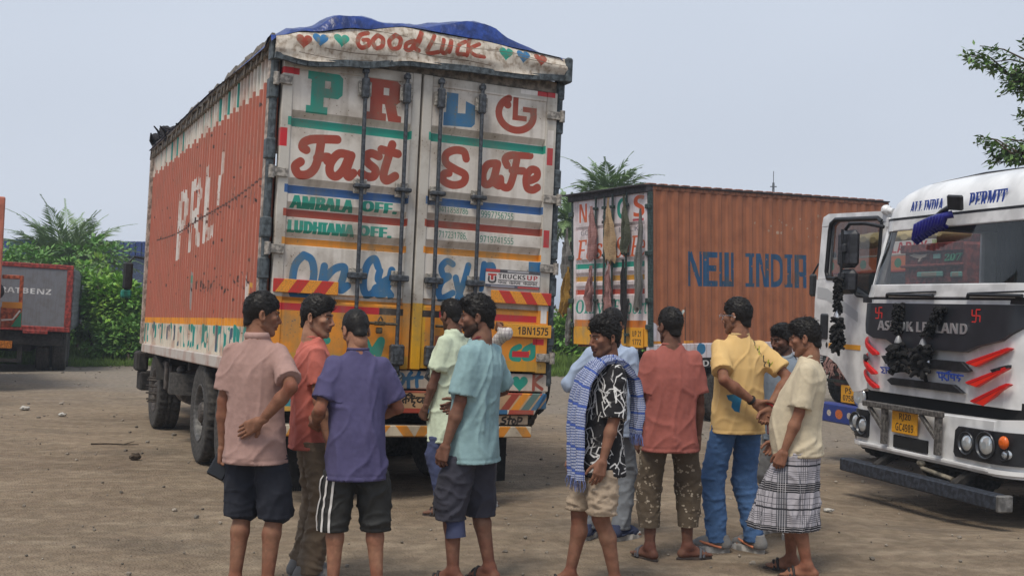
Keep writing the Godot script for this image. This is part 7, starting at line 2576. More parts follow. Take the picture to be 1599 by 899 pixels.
	fl = Field.new(V(-0.42, hem - 0.06, -0.36) * s, V(0.42, 1.48, 0.40) * s, 0.0088)
	var coll := []
	rows = []
	for q in [[hem, 0.161, 0.130, 0.5], [lerpf(hem, 0.95, 0.5), 0.151, 0.122, 0.8], [0.95, 0.146, 0.115, 1.0], [1.08, 0.143, 0.110, 1.0], [1.20, 0.147, 0.110, 0.5], [1.27, 0.149, 0.106, 0.15], [1.32, 0.138, 0.095, 0.0], [1.365, 0.106, 0.078, 0.0], [1.40, 0.075, 0.066, 0.0], [1.418, 0.064, 0.061, 0.0]]:
		var u := smoothstep(0.92, 1.27, q[0])
		var ff := lerpf(fit, 1.0, smoothstep(1.2, 1.36, q[0]))
		rows.append([q[0] * s, lerpf(hipx, lean.x, u) * s, (lean.z * u - 0.004 + belly * q[3] * 0.62) * s, q[1] * s * ff * build, (q[2] * ff + belly * q[3] * 0.5) * s])
	fl.loft(rows, 0.02, 2.25)
	var frac: float = tp.get("sleeve", 0.62)
	var slr: float = tp.get("slr", 1.0)
	for k in 2:
		var dir: Vector3 = (elbows[k] - sh[k]).normalized()
		if frac <= 1.0:
			var e: Vector3 = sh[k] + dir * 0.272 * s * frac
			fl.capsule(sh[k] - dir * 0.005, e + dir * 0.03, 0.047 * s * slr, 0.057 * s * slr * fit, 0.045, dir, dir.dot(e))
		else:
			fl.capsule(sh[k], elbows[k], 0.052 * s * slr, 0.050 * s * slr, 0.04)
			var d2: Vector3 = (wrists[k] - elbows[k]).normalized()
			var e: Vector3 = elbows[k] + d2 * 0.246 * s * (frac - 1.0)
			fl.capsule(elbows[k], e + d2 * 0.02, 0.050 * s * slr, 0.040 * s * slr, 0.02, d2, d2.dot(e))
	var m := MB.new()
	fl.into(m)
	straight_edge(m, V(0, -1, 0), -hem * s, 0.06)
	for k in 2:
		var d0: Vector3 = (elbows[k] - sh[k]).normalized()
		if frac <= 1.0: straight_edge(m, d0, d0.dot(sh[k] + d0 * 0.272 * s * frac), 0.035, sh[k] + d0 * 0.272 * s * frac, 0.11)
	drape(m, sp.seed + 3, tp.get("fold", 0.010) * 1.35, 5.0, 1.5, 1.38 * s, hem * s, tp.get("creases", []).map(func(c: Array) -> Array: return [c[0] * s, c[1] * s, c[2], c[3]]), tp.get("tilt", 0.0))
	if tp.has("uv"):
		m.plane = "xy"; m.rect = tp.uv
		m.uv.resize(m.v.size())
		for k in m.v.size():
			var side := 0.5 if m.n[k].z > 0.0 else 0.0
			var r: Rect2 = tp.uv
			m.uv[k] = Vector2(side + 0.5 * clampf((m.v[k].x / s - r.position.x) / r.size.x, 0.01, 0.99), 1.0 - clampf((m.v[k].y / s - r.position.y) / r.size.y, 0.0, 1.0))
		m.plane = ""
	var shirt := part(tp.name, m, tp.mat, t)
	if tp.has("neck"):
		var nr := []
		var top: Array = rows[rows.size() - 1]
		for k in 26:
			var a := TAU * k / 26
			nr.append(V(top[1] + cos(a) * top[3] * 0.97, top[0] - 0.008 * s + (0.012 * s if sin(a) < 0 else -0.022 * s * sin(a)), top[2] + sin(a) * top[4] * 0.98))
		nr.reverse()
		part("collar", ring_band(nr, tp.get("neck_r", 0.011) * s), tp.neck, shirt)
	# --- lower garment
	var bt: Dictionary = sp.bottom
	var leg: float = bt.hem
	var lf: float = bt.get("fit", 1.0)
	fl = Field.new(V(-0.42, leg - 0.08, -0.45) * s, V(0.42, 1.03, 0.48) * s, 0.0105)
	if bt.get("wrap", false):
		var kx: Vector3 = (knees[0] + knees[1]) * 0.5 / s
		var sw: Vector3 = bt.get("swing", Vector3.ZERO)
		fl.loft([[leg * s, (kx.x + sw.x) * s, (kx.z * 0.5 + sw.z) * s, (0.205 + absf(sw.x) * 0.5) * s, (0.165 + absf(sw.z) * 0.9) * s], [0.62 * s, kx.x * 0.8 * s + sw.x * 0.5 * s, (0.02 + sw.z * 0.55) * s, 0.185 * s, (0.145 + absf(sw.z) * 0.4) * s], [0.80 * s, hipx * s, 0.01 * s, 0.172 * s, 0.128 * s], [0.96 * s, hipx * s, belly * 0.3 * s, 0.152 * s, 0.115 * s], [1.01 * s, hipx * s, belly * 0.4 * s, 0.150 * s, 0.115 * s]], 0.02, 2.2)
	else:
		fl.loft([[0.78 * s, hipx * s, 0, 0.125 * s, 0.10 * s], [0.88 * s, hipx * s, -0.008 * s, 0.140 * s * lf, 0.112 * s * lf], [1.0 * s, hipx * s, 0, 0.130 * s, 0.10 * s]], 0.03)
		for k in 2:
			var kn: Vector3 = knees[k]
			var an: Vector3 = ankles[k]
			var out := V(1.0 if k == 0 else -1.0, 0, 0) * 0.006 * s
			var wk: float = bt.get("knee", 0.078) * s
			if leg > 0.34:
				var b: Vector3 = kn if leg > 0.42 else kn.lerp(an, (0.46 - leg) / 0.42 + 0.1)
				fl.capsule(hips[k] + out, b + out, 0.083 * s * lf, wk, 0.035, V(0, -1, 0), -leg * s)
				if b != kn: fl.capsule(hips[k].lerp(kn, 0.6) + out, kn, 0.080 * s * lf, wk * 1.02, 0.03)
				else: fl.capsule(kn.lerp(hips[k], 0.2) + out, kn.lerp(an, 0.25) + out, wk, wk, 0.02, V(0, -1, 0), -leg * s)
			else:
				fl.capsule(hips[k] + out, kn, 0.082 * s * lf, wk, 0.03)
				fl.capsule(kn, an.lerp(kn, 0.1), wk, bt.get("cuff", 0.062) * s, 0.02)
				fl.capsule(an.lerp(kn, 0.12), an - V(0, 0.04, 0) * s, bt.get("cuff", 0.062) * s, bt.get("cuff", 0.062) * s * 1.06, 0.015, V(0, -1, 0), -leg * s)
	fl.keep_below(Vector3.UP, (hem + 0.05) * s)
	m = MB.new()
	fl.into(m)
	straight_edge(m, V(0, -1, 0), -leg * s, 0.05)
	drape(m, sp.seed + 9, bt.get("fold", 0.008) * 1.3, bt.get("sx", 5.0), bt.get("sy", 4.0), 0.9 * s, leg * s, bt.get("creases", []).map(func(c: Array) -> Array: return [c[0] * s, c[1] * s, c[2], c[3]]))
	var low := part(bt.name, m, bt.mat, t)
	if bt.has("stripes"):   # three pale bands sewn down the outer side
		for k in 3:
			m = MB.new()
			var sidx: float = bt.stripes
			var line := []
			var a0: Vector3 = hips[0 if sidx > 0 else 1]
			var b0: Vector3 = knees[0 if sidx > 0 else 1]
			var lr := []
			var vs: PackedVector3Array = low.mesh.surface_get_arrays(0)[Mesh.ARRAY_VERTEX]
			var want := deg_to_rad(22.0 + 24.0 * k)
			for q in 16:
				var yy: float = lerpf((hem + 0.02) * s, leg * s + 0.004, q / 15.0)
				var c: Vector3 = a0.lerp(b0, clampf((a0.y - yy) / (a0.y - b0.y), 0.0, 1.0))
				var far := 0.0
				for v in vs:
					if absf(v.y - yy) < 0.012:
						var e := Vector2((v.x - c.x) * sidx, -(v.z - c.z))
						if absf(angle_difference(e.angle(), want)) < 0.13: far = maxf(far, e.length())
				if far > 0.0:
					var half := 0.0065 * s / far
					var e1 := want - half; var e2 := want + half
					far += 0.003
					lr.append([V(c.x + cos(e1) * far * sidx, yy, c.z - sin(e1) * far), V(c.x + cos(e2) * far * sidx, yy, c.z - sin(e2) * far)])
			if lr.size() > 2:
				m.sheet(lr, 0.002)
				part("side_stripe", m, mat("stripe_white", rgb(214, 210, 206), 0.8, 0.0, "none"), low)
	# --- shoes
	var shoe: String = sp.get("shoe", "sandal")
	for k in 2:
		var an: Vector3 = ankles[k]
		var fw := V(sin(toes[k]), 0, cos(toes[k]))
		var bs := Basis(V(fw.z, 0, -fw.x), Vector3.UP, fw)
		var xf := Transform3D(bs.scaled(V(s, s, s)), V(an.x, 0, an.z))
		m = MB.new()
		var sole := PackedVector2Array()
		for q in 22:
			var a := TAU * q / 22
			var y := sin(a)
			sole.append(Vector2(cos(a) * (0.046 if y > 0 else 0.037) * (1.0 - 0.1 * y * y), 0.052 + y * 0.135))
		var flat := Transform3D(Basis(V(1, 0, 0), V(0, 0, 1), V(0, 1, 0)) , Vector3.ZERO)
		if shoe == "sandal":
			for q in 22:
				pass
			var rr := [[], [], [], []]
			for q in sole:
				rr[0].append(V(q.x, -0.012, q.y)); rr[1].append(V(q.x, 0.006, q.y)); rr[2].append(V(q.x * 0.95, 0.010, q.y * 0.97 + 0.0015))
			m.skin([rr[0], rr[1], rr[2]], true, true)
			flip_out(m, V(0, 0, 0.05))
			var sh_ := part("sandal", m, sp.get("shoe_mat", mat("sandal_brown", rgb(76, 62, 54), 0.7)), t, xf)
			m = MB.new()
			m.tube([V(-0.044, 0.005, 0.075), V(-0.03, 0.058, 0.085), V(0.0, 0.070, 0.09), V(0.03, 0.058, 0.085), V(0.044, 0.005, 0.075)], 0.010, 6)
			m.tube([V(-0.044, 0.005, 0.10), V(-0.028, 0.048, 0.11), V(0.0, 0.056, 0.115), V(0.028, 0.048, 0.11), V(0.044, 0.005, 0.10)], 0.009, 6)
			part("strap", m, sp.get("strap_mat", mat("strap_dark", rgb(52, 44, 42), 0.7)), sh_)
		else:
			var fs := Field.new(V(-0.07, 0.0, -0.12), V(0.07, 0.15, 0.22), 0.006)
			fs.capsule(V(0, 0.045, -0.05), V(0, 0.105, -0.02), 0.044, 0.047, 0.02)
			fs.capsule(V(0, 0.045, -0.045), V(0, 0.038, 0.10), 0.043, 0.040, 0.02)
			fs.capsule(V(0, 0.095, -0.01), V(0, 0.05, 0.10), 0.040, 0.034, 0.02)
			fs.capsule(V(-0.008, 0.036, 0.10), V(0.008, 0.034, 0.150), 0.040, 0.030, 0.02)
			fs.keep_below(V(0, 1, -0.25).normalized(), 0.118)
			fs.keep_below(V(0, -1, 0), -0.02)
			fs.into(m)
			var sh_ := part("shoe", m, sp.get("shoe_mat", mat("shoe_grey", rgb(120, 118, 116), 0.8, 0.0, "cloth", 6.0)), t, xf)
			m = MB.new()
			var rr := [[], [], []]
			for q in sole:
				var e := Vector2(q.x * 1.12, q.y * 1.05 + 0.002)
				rr[0].append(V(e.x, -0.012, e.y)); rr[1].append(V(e.x * 1.02, 0.014, e.y)); rr[2].append(V(e.x * 0.96, 0.032, e.y * 0.98))
			m.skin(rr, true, true)
			flip_out(m, V(0, 0.01, 0.05))
			part("sole", m, mat("sole_white", rgb(206, 202, 196), 0.8), sh_)
			m = MB.new()
			for e in [-1.0, 1.0]: m.tube([V(0.045 * e, 0.03, -0.03), V(0.048 * e, 0.045, 0.03), V(0.040 * e, 0.055, 0.08), V(0.030 * e, 0.062, 0.11)], 0.009, 6)
			part("shoe_flash", m, sp.get("flash_mat", mat("flash_grey", rgb(100, 100, 104), 0.7)), sh_)
	sp.node = t; sp.sh = sh; sp.elbows = elbows; sp.wrists = wrists; sp.neck_at = neck; sp.head = hx; sp.s = s

func flip_out(m: MB, c: Vector3) -> void:   # make sure a small closed skin faces outwards
	for t in range(0, m.ix.size(), 3):
		var a := m.v[m.ix[t]]; var b := m.v[m.ix[t + 2]]; var d := m.v[m.ix[t + 1]]
		if (b - a).cross(d - a).dot((a + b + d) / 3.0 - c) < 0.0:
			var q := m.ix[t + 1]; m.ix[t + 1] = m.ix[t + 2]; m.ix[t + 2] = q
	for k in m.n.size():
		if m.n[k].dot(m.v[k] - c) < 0.0: m.n[k] = -m.n[k]

func mat_hair() -> StandardMaterial3D:
	var m := mat("hair_black", Color(0.012, 0.010, 0.009).linear_to_srgb(), 0.48, 0.0, "none")
	m.metallic_specular = 0.34
	return m

func mat_eye() -> StandardMaterial3D:
	var m := mat("eye", Color.WHITE, 0.2, 0.0, "none")
	m.vertex_color_use_as_albedo = true
	return m

func tee(key: String, c: Color, bump := 0.16) -> StandardMaterial3D:
	var l := c.srgb_to_linear() * 0.92
	var g := l.get_luminance()
	l = l.lerp(Color(g, g, g), 0.2)
	return mat(key, Color(minf(l.r, 0.86), minf(l.g, 0.86), minf(l.b, 0.86)).linear_to_srgb(), 0.92, 0.0, "cloth", 2.0, bump)

# cloth with a woven or printed pattern, laid from three sides at a given size of its repeat in metres
func print_cloth(key: String, p: Paint, size: float) -> StandardMaterial3D:
	var m := StandardMaterial3D.new()
	m.resource_name = key
	m.albedo_texture = p.tex()
	m.uv1_triplanar = true
	m.uv1_scale = Vector3.ONE / size
	m.uv1_triplanar_sharpness = 8.0
	m.roughness = 0.93
	m.normal_enabled = true
	m.normal_texture = bump_tex("crumple", 15, 0.016, 10.0, 4)
	m.normal_scale = 0.3
	return m

func crackle(sd: int, size: float, lines: int, w: float, p: Paint, c: Color, y0: float, y1: float) -> void:
	var rng := RandomNumberGenerator.new(); rng.seed = sd
	for k in lines:
		var a := Vector2(rng.randf() * size, lerpf(y0, y1, rng.randf()))
		var d := rng.randf() * TAU
		for j in 4:
			var b := a + Vector2(cos(d), sin(d) * 1.5) * rng.randf_range(0.015, 0.05)
			p.stroke([a, b], w * rng.randf_range(0.6, 1.3), c, -1.0, false)
			a = b
			d += rng.randf_range(-1.3, 1.3)

func held(called: String, label: String, sp: Dictionary, at: Vector3, size: Vector3, turn: Vector3, m_: Material, screen: Material = null) -> void:
	var n: Node3D = sp.node
	var t := thing(called, label, called.replace("_", " "), n.transform * at, n.transform.basis * Basis.from_euler(turn))
	var m := MB.new(); m.box(Vector3.ZERO, size, size.z * 0.4)
	part("case", m, m_, t)
	if screen:
		m = MB.new(); m.box(V(0, 0, size.z * 0.5), V(size.x * 0.9, size.y * 0.94, 0.0012))
		part("screen", m, screen, t)

func people() -> void:
	var sp := {}
	var blackm := mat("phone_black", rgb(24, 24, 27), 0.3, 0.0, "none")
	# 1 pink polo, back to us, right hand on the small of his back
	sp = {"label": "person in a dusty pink polo shirt and navy shorts with right hand on lower back", "at": V(-1.40, 0, -6.44), "yaw": 163.0, "h": 1.65, "seed": 101, "look": -50.0, "nod": 6.0,
		"hair": "thick", "face": 0, "beard": 0.12, "fit": 1.12, "skin": Color(0.165, 0.078, 0.048),
		"armL": {"wrist": V(0.20, 0.76, -0.02), "pole": V(0.4, 0, -1), "curl": 1.3}, "armR": {"wrist": V(-0.13, 0.975, -0.17), "pole": V(-1, 0, -0.45), "palm": V(0.1, 0.0, 1), "bend": V(1.2, -0.25, 0.05), "curl": 0.25},
		"top": {"name": "polo_shirt", "mat": tee("polo_pink", rgb(178, 136, 124)), "hem": 0.725, "sleeve": 0.80, "neck": tee("polo_collar", rgb(194, 150, 138)), "neck_r": 0.022, "fold": 0.009, "slr": 1.12,
			"creases": [[V(0.03, 1.2, -0.14), V(0.02, 0.85, -0.16), 0.007, 0.012], [V(0.07, 1.15, -0.14), V(0.075, 0.9, -0.15), -0.006, 0.010], [V(-0.07, 1.2, -0.13), V(-0.05, 0.95, -0.15), 0.006, 0.012]]},
		"bottom": {"name": "shorts", "mat": tee("navy_shorts", rgb(34, 38, 52)), "hem": 0.42, "fit": 1.13, "knee": 0.086}}
	person(sp)
	held("folded_wallet", "black folded wallet in the left hand of the pink polo man", sp, sp.wrists[0] + V(0.0, -0.11, -0.01), V(0.10, 0.16, 0.02), V(0.2, 0.6, 0.5), blackm)
	# 2 coral T-shirt, seen from the side, face to the right
	sp = {"label": "person in a coral T-shirt and khaki cargo trousers facing right", "at": V(-1.15, 0, -6.78), "yaw": 112.0, "h": 1.63, "seed": 102, "look": -36.0, "nod": 6.0,
		"hair": "quiff", "face": 0, "beard": 0.22, "skin": Color(0.235, 0.122, 0.078), "build": 0.95,
		"armL": {"wrist": V(0.22, 0.82, 0.05), "pole": V(0.3, 0, -1)}, "armR": {"wrist": V(-0.215, 0.81, 0.06), "pole": V(-0.3, 0, -1), "curl": 0.9},
		"top": {"name": "t_shirt", "mat": tee("tee_coral", rgb(214, 104, 84)), "hem": 0.77, "sleeve": 0.66, "neck": tee("tee_coral", rgb(214, 104, 84)), "neck_r": 0.009, "fold": 0.012, "tilt": 0.5},
		"bottom": {"name": "trousers", "mat": tee("cargo_khaki", rgb(124, 104, 80)), "hem": 0.06, "fit": 1.05, "knee": 0.086, "cuff": 0.070, "fold": 0.011, "sx": 6.0, "sy": 8.0}, "shoe": "shoe"}
	person(sp)
	# 3 purple T-shirt, head bowed over a phone
	sp = {"label": "person in a purple T-shirt and black shorts with three white stripes looking at a phone", "at": V(-0.84, 0, -6.42), "yaw": -167.0, "h": 1.575, "seed": 103, "look": 14.0, "nod": 26.0, "lean": V(0.0, 0, 0.035),
		"hair": "fade", "face": 0, "beard": 0.1, "fit": 1.12, "skin": Color(0.205, 0.100, 0.062),
		"armL": {"wrist": V(0.225, 0.985, 0.16), "pole": V(0.25, -0.6, -1), "curl": 1.0, "palm": V(-0.6, 0.9, 0.2)}, "armR": {"wrist": V(-0.06, 1.0, 0.20), "pole": V(-1.0, -0.3, -0.5), "curl": 0.7, "palm": V(0.4, 0.9, 0)},
		"footL": V(0.12, 0.078, 0.0), "footR": V(-0.13, 0.078, -0.03),
		"top": {"name": "t_shirt", "mat": tee("tee_purple", rgb(82, 76, 122)), "hem": 0.68, "sleeve": 0.78, "neck": tee("tee_purple_rib", rgb(74, 68, 112)), "neck_r": 0.010, "fold": 0.010, "slr": 1.12,
			"creases": [[V(0.01, 1.27, -0.11), V(0.0, 1.05, -0.14), -0.008, 0.014], [V(-0.03, 1.3, -0.12), V(-0.05, 0.8, -0.15), 0.010, 0.018], [V(0.05, 1.28, -0.12), V(0.06, 0.95, -0.14), 0.006, 0.014]]},
		"bottom": {"name": "shorts", "mat": mat("shorts_black", rgb(44, 44, 42), 0.75, 0.0, "cloth", 3.0, 0.2), "hem": 0.375, "fit": 1.14, "knee": 0.086, "fold": 0.012, "stripes": 1.0}}
	person(sp)
	held("phone", "phone held low by the man in the purple T-shirt", sp, sp.wrists[0] + V(-0.05, 0.10, 0.06), V(0.075, 0.155, 0.009), V(-0.6, 0.5, 0.3), blackm, mat("phone_screen", rgb(60, 70, 84), 0.1, 0.0, "none"))
	# 4 pale green T-shirt, hand on his hip, nearer the truck
	sp = {"label": "person in a long pale green T-shirt and blue track trousers with hand on hip", "at": V(-0.45, 0, -9.0), "yaw": -118.0, "h": 1.64, "seed": 104, "look": -22.0, "nod": 10.0, "fit": 1.16, "belly": 0.03,
		"hair": "thick", "face": 1, "beard": 0.5, "skin": Color(0.105, 0.052, 0.036),
		"armL": {"wrist": V(0.185, 0.80, 0.13), "pole": V(0.9, 0, -0.8), "curl": 0.9, "palm": V(-1, 0, -0.2), "bend": V(-0.4, -0.3, 0.4)}, "armR": {"wrist": V(-0.2, 0.82, 0.1), "pole": V(-0.3, 0, -1)},
		"top": {"name": "t_shirt", "mat": tee("tee_mint", rgb(206, 220, 186)), "hem": 0.56, "sleeve": 0.78, "neck": tee("tee_mint", rgb(206, 220, 186)), "neck_r": 0.010, "fold": 0.016, "slr": 1.12},
		"bottom": {"name": "trousers", "mat": tee("track_blue", rgb(62, 72, 112)), "hem": 0.07, "fit": 1.1, "knee": 0.085, "cuff": 0.072}}
	person(sp)
	# 5 teal T-shirt with red neckline and a full beard
	sp = {"label": "bearded person in a light teal T-shirt and dark knee shorts looking left", "at": V(-0.21, 0, -6.75), "yaw": -118.0, "h": 1.645, "seed": 105, "look": 22.0, "nod": 4.0, "fit": 1.13, "lean": V(0.0, 0, -0.03),
		"hair": "messy", "face": 1, "beard": 0.96, "skin": Color(0.135, 0.066, 0.044),
		"armL": {"wrist": V(0.215, 0.745, 0.07), "pole": V(0.3, 0, -1), "curl": 0.75}, "armR": {"wrist": V(-0.17, 1.02, 0.16), "pole": V(-0.9, -0.2, -0.8), "curl": 0.8},
		"footL": V(0.10, 0.078, 0.06), "footR": V(-0.10, 0.078, -0.07),
		"top": {"name": "t_shirt", "mat": tee("tee_teal", rgb(138, 178, 182)), "hem": 0.705, "sleeve": 0.86, "neck": tee("neck_red", rgb(120, 34, 40)), "neck_r": 0.010, "fold": 0.011, "slr": 1.15,
			"creases": [[V(0.05, 1.33, -0.10), V(0.06, 0.95, -0.14), -0.014, 0.014], [V(0.085, 1.3, -0.10), V(0.10, 0.9, -0.13), 0.012, 0.016], [V(0.0, 1.3, -0.11), V(0.0, 1.0, -0.13), 0.010, 0.016], [V(0.12, 0.95, -0.09), V(0.14, 0.78, 0.05), 0.008, 0.014]]},
		"bottom": {"name": "shorts", "mat": tee("shorts_slate", rgb(58, 58, 72)), "hem": 0.375, "fit": 1.12, "knee": 0.086, "fold": 0.012}}
	person(sp)
	var m := MB.new()
	var kn: Vector3 = V(0.10, 0.30, 0.02) * sp.s
	m.tube([V(0.095, 0.42, 0.065) * sp.s, V(0.098, 0.31, 0.05) * sp.s, V(0.10, 0.275, 0.045) * sp.s], 0.059 * sp.s, 18)
	part("legging", m, tee("legging_blue", rgb(66, 74, 112)), sp.node)
	# 6 man at the doors: hardly more than an arm shows
	sp = {"label": "person in a white checked shirt behind the bearded man, one hand on the door handle", "at": V(-0.27, 0, -9.3), "yaw": 165.0, "h": 1.60, "seed": 106, "hair": "thick", "face": 1, "skin": Color(0.12, 0.058, 0.038),
		"armL": {"wrist": V(0.2, 0.85, 0.15), "pole": V(0.4, 0, -1)}, "armR": {"wrist": V(-0.20, 1.46, 0.02), "pole": V(-0.6, 0.15, -1), "curl": 1.3, "palm": V(0, 0.2, 1), "bend": V(0.5, 0.3, 0.2)},
		"top": {"name": "shirt", "mat": print_cloth("check_white", check_paint(), 0.12), "hem": 0.78, "sleeve": 1.88, "fold": 0.012},
		"bottom": {"name": "trousers", "mat": tee("trouser_grey", rgb(70, 70, 74)), "hem": 0.07}, "shoe": "shoe"}
	person(sp)
	# 7 curly youth with the checked scarf
	var p := Paint.new(Rect2(0, 0, 1, 1), 768, rgb(27, 25, 28), 1)
	crackle(7, 1.0, 95, 0.0065, p, rgb(214, 212, 210), 0.66, 0.86)
	crackle(8, 1.0, 95, 0.0065, p, rgb(214, 212, 210), 1.02, 1.16)
	crackle(9, 1.0, 95, 0.0065, p, rgb(214, 212, 210), 0.02, 0.16)
	crackle(10, 1.0, 22, 0.006, p, rgb(190, 188, 188), 0.2, 0.34)
	sp = {"label": "curly haired person with a blue checked scarf over a black patterned T-shirt and beige shorts", "at": V(0.52, 0, -6.66), "yaw": -74.0, "h": 1.535, "seed": 107, "look": 12.0, "nod": 6.0, "lean": V(0, 0, -0.03),
		"hair": "curl", "face": 0, "beard": 0.55, "skin": Color(0.15, 0.072, 0.046), "fit": 1.1,
		"armL": {"wrist": V(0.195, 0.775, 0.06), "pole": V(0.25, 0, -1), "curl": 0.5}, "armR": {"wrist": V(-0.2, 0.8, 0.08), "pole": V(-0.3, 0, -1)},
		"footL": V(0.11, 0.078, -0.07), "footR": V(-0.10, 0.078, 0.15),
		"top": {"name": "t_shirt", "mat": print_cloth("crackle_black", p, 1.0), "hem": 0.70, "sleeve": 1.0, "slr": 1.16, "fold": 0.010},
		"bottom": {"name": "shorts", "mat": tee("shorts_beige", rgb(176, 152, 124)), "hem": 0.475, "fit": 1.1, "knee": 0.084, "fold": 0.013, "sy": 12.0}}
	person(sp)
	scarf(sp)
	# 8 light blue shirt, back to us
	sp = {"label": "person in a light blue shirt seen from behind between the scarf and the rust T-shirt", "at": V(0.70, 0, -8.12), "yaw": 168.0, "h": 1.585, "seed": 108, "look": -22.0, "hair": "fade", "face": 1, "fit": 1.1, "skin": Color(0.17, 0.08, 0.05),
		"armL": {"wrist": V(0.17, 0.93, 0.12), "pole": V(1, 0, -0.5), "curl": 0.8}, "armR": {"wrist": V(-0.21, 0.8, 0.04), "pole": V(-0.3, 0, -1)}, "toeL": -8.0, "toeR": -40.0,
		"footL": V(0.15, 0.078, -0.03), "footR": V(-0.09, 0.078, 0.0),
		"top": {"name": "shirt", "mat": tee("shirt_sky", rgb(164, 184, 214)), "hem": 0.74, "sleeve": 1.25, "neck": tee("lanyard_red", rgb(178, 84, 84)), "neck_r": 0.013, "fold": 0.012, "slr": 1.1},
		"bottom": {"name": "trousers", "mat": tee("trouser_pale", rgb(124, 130, 138)), "hem": 0.07, "knee": 0.078, "cuff": 0.065}, "shoe": "shoe", "shoe_mat": tee("shoe_blue", rgb(52, 62, 96)), "flash_mat": tee("shoe_blue", rgb(52, 62, 96))}
	person(sp)
	# 9 rust T-shirt, printed three-quarter trousers
	p = Paint.new(Rect2(0, 0, 1, 1), 512, rgb(84, 72, 58), 2)
	var rng := RandomNumberGenerator.new(); rng.seed = 18
	for k in 120:
		var c := Vector2(rng.randf(), rng.randf())
		var pale := rgb(176, 164, 146).lerp(rgb(120, 106, 90), rng.randf())
		for j in 3: p.disc(c + Vector2(rng.randf_range(-0.018, 0.018), rng.randf_range(-0.022, 0.022)), rng.randf_range(0.006, 0.013), pale)
	sp = {"label": "person in a rust T-shirt and dark printed three-quarter trousers, back turned, hands at pockets", "at": V(1.03, 0, -7.48), "yaw": -174.0, "h": 1.595, "seed": 109, "look": 18.0, "nod": 4.0, "hair": "thick", "face": 1, "beard": 0.4, "fit": 1.12, "build": 1.06, "skin": Color(0.105, 0.052, 0.036), "hip": 0.0,
		"armL": {"wrist": V(0.205, 0.80, 0.05), "pole": V(0.5, 0, -1), "curl": 0.9}, "armR": {"wrist": V(-0.205, 0.80, 0.05), "pole": V(-0.5, 0, -1), "curl": 0.9},
		"footL": V(0.125, 0.078, 0.0), "footR": V(-0.135, 0.078, 0.02), "toeL": 25.0, "toeR": -75.0,
		"top": {"name": "t_shirt", "mat": tee("tee_rust", rgb(172, 86, 72)), "hem": 0.715, "sleeve": 0.85, "neck": tee("tee_rust", rgb(172, 86, 72)), "neck_r": 0.009, "fold": 0.010, "slr": 1.12,
			"creases": [[V(0.16, 0.86, -0.05), V(-0.02, 0.80, -0.15), 0.008, 0.014], [V(-0.16, 0.84, -0.05), V(0.0, 0.77, -0.15), 0.008, 0.014], [V(0.1, 1.2, -0.12), V(0.04, 0.9, -0.14), 0.006, 0.016]]},
		"bottom": {"name": "trousers", "mat": print_cloth("print_brown", p, 0.55), "hem": 0.285, "fit": 1.1, "knee": 0.088, "fold": 0.008}, "toes": 1, "strap_mat": mat("strap_grey", rgb(92, 92, 98), 0.7)}
	person(sp)
	# 10 yellow T-shirt, hands clasped behind
	p = Paint.new(Rect2(0, 0, 2, 1), 512, rgb(214, 178, 118), 1)   # left half back, right half front
	p.poly(PackedVector2Array([Vector2(0.58, 0.36), Vector2(0.66, 0.385), Vector2(0.76, 0.37), Vector2(0.74, 0.33), Vector2(0.70, 0.315), Vector2(0.71, 0.27), Vector2(0.68, 0.235), Vector2(0.62, 0.225), Vector2(0.605, 0.28)]), rgb(36, 110, 150))
	rng.seed = 23
	for k in 26:
		var q := rng.randf()
		var c := Vector2(0.36 - 0.17 * q + rng.randf_range(-0.03, 0.03), 0.86 - 0.25 * q)
		p.stroke([c, c + Vector2(rng.randf_range(-0.03, 0.02), rng.randf_range(0.0, 0.035))], rng.randf_range(0.006, 0.016), rgb(52, 50, 44) if k % 3 else rgb(150, 150, 50), 0.002, false)
	p.wear(5, rgb(196, 156, 90), 0.2, 0.0)
	var ym := StandardMaterial3D.new()
	ym.resource_name = "tee_yellow"; ym.albedo_texture = p.tex(); ym.roughness = 0.92
	sp = {"label": "person in a yellow T-shirt, jeans and glasses with hands clasped behind the back", "at": V(1.53, 0, -7.82), "yaw": -163.0, "h": 1.675, "seed": 110, "look": 32.0, "nod": 2.0, "hair": "thick", "face": 1, "beard": 0.3, "fit": 1.1, "build": 1.04, "skin": Color(0.165, 0.078, 0.048),
		"armL": {"wrist": V(0.0, 0.995, -0.20), "pole": V(1, 0.1, -0.4), "palm": V(0, 0, -1), "bend": V(-0.2, -0.1, 0), "curl": 0.7}, "armR": {"wrist": V(-0.115, 0.965, -0.215), "pole": V(-1, 0.1, -0.3), "palm": V(0.4, 0, -1), "bend": V(0.1, -0.9, 0.1), "curl": 1.1},
		"footL": V(0.13, 0.078, 0.02), "footR": V(-0.12, 0.078, -0.03), "toeL": 62.0, "toeR": 20.0,
		"top": {"name": "t_shirt", "mat": ym, "uv": Rect2(-0.25, 0.75, 0.5, 0.75), "hem": 0.775, "sleeve": 0.74, "neck": tee("yellow_rib", rgb(216, 176, 104)), "neck_r": 0.010, "fold": 0.009, "slr": 1.16,
			"creases": [[V(0.10, 1.12, -0.11), V(0.04, 1.02, -0.15), 0.010, 0.013], [V(-0.02, 1.2, -0.13), V(0.02, 0.95, -0.15), 0.006, 0.014], [V(0.13, 0.95, -0.09), V(0.0, 0.88, -0.15), 0.008, 0.013]]},
		"bottom": {"name": "jeans", "mat": tee("denim", rgb(58, 104, 158), 0.3), "hem": 0.06, "fit": 1.06, "knee": 0.082, "cuff": 0.064, "fold": 0.008, "sx": 5.0, "sy": 8.0}, "shoe": "shoe", "shoe_mat": mat("shoe_grey", rgb(134, 132, 130), 0.8, 0.0, "cloth", 6.0), "flash_mat": tee("flash_orange", rgb(222, 126, 74))}
	person(sp)
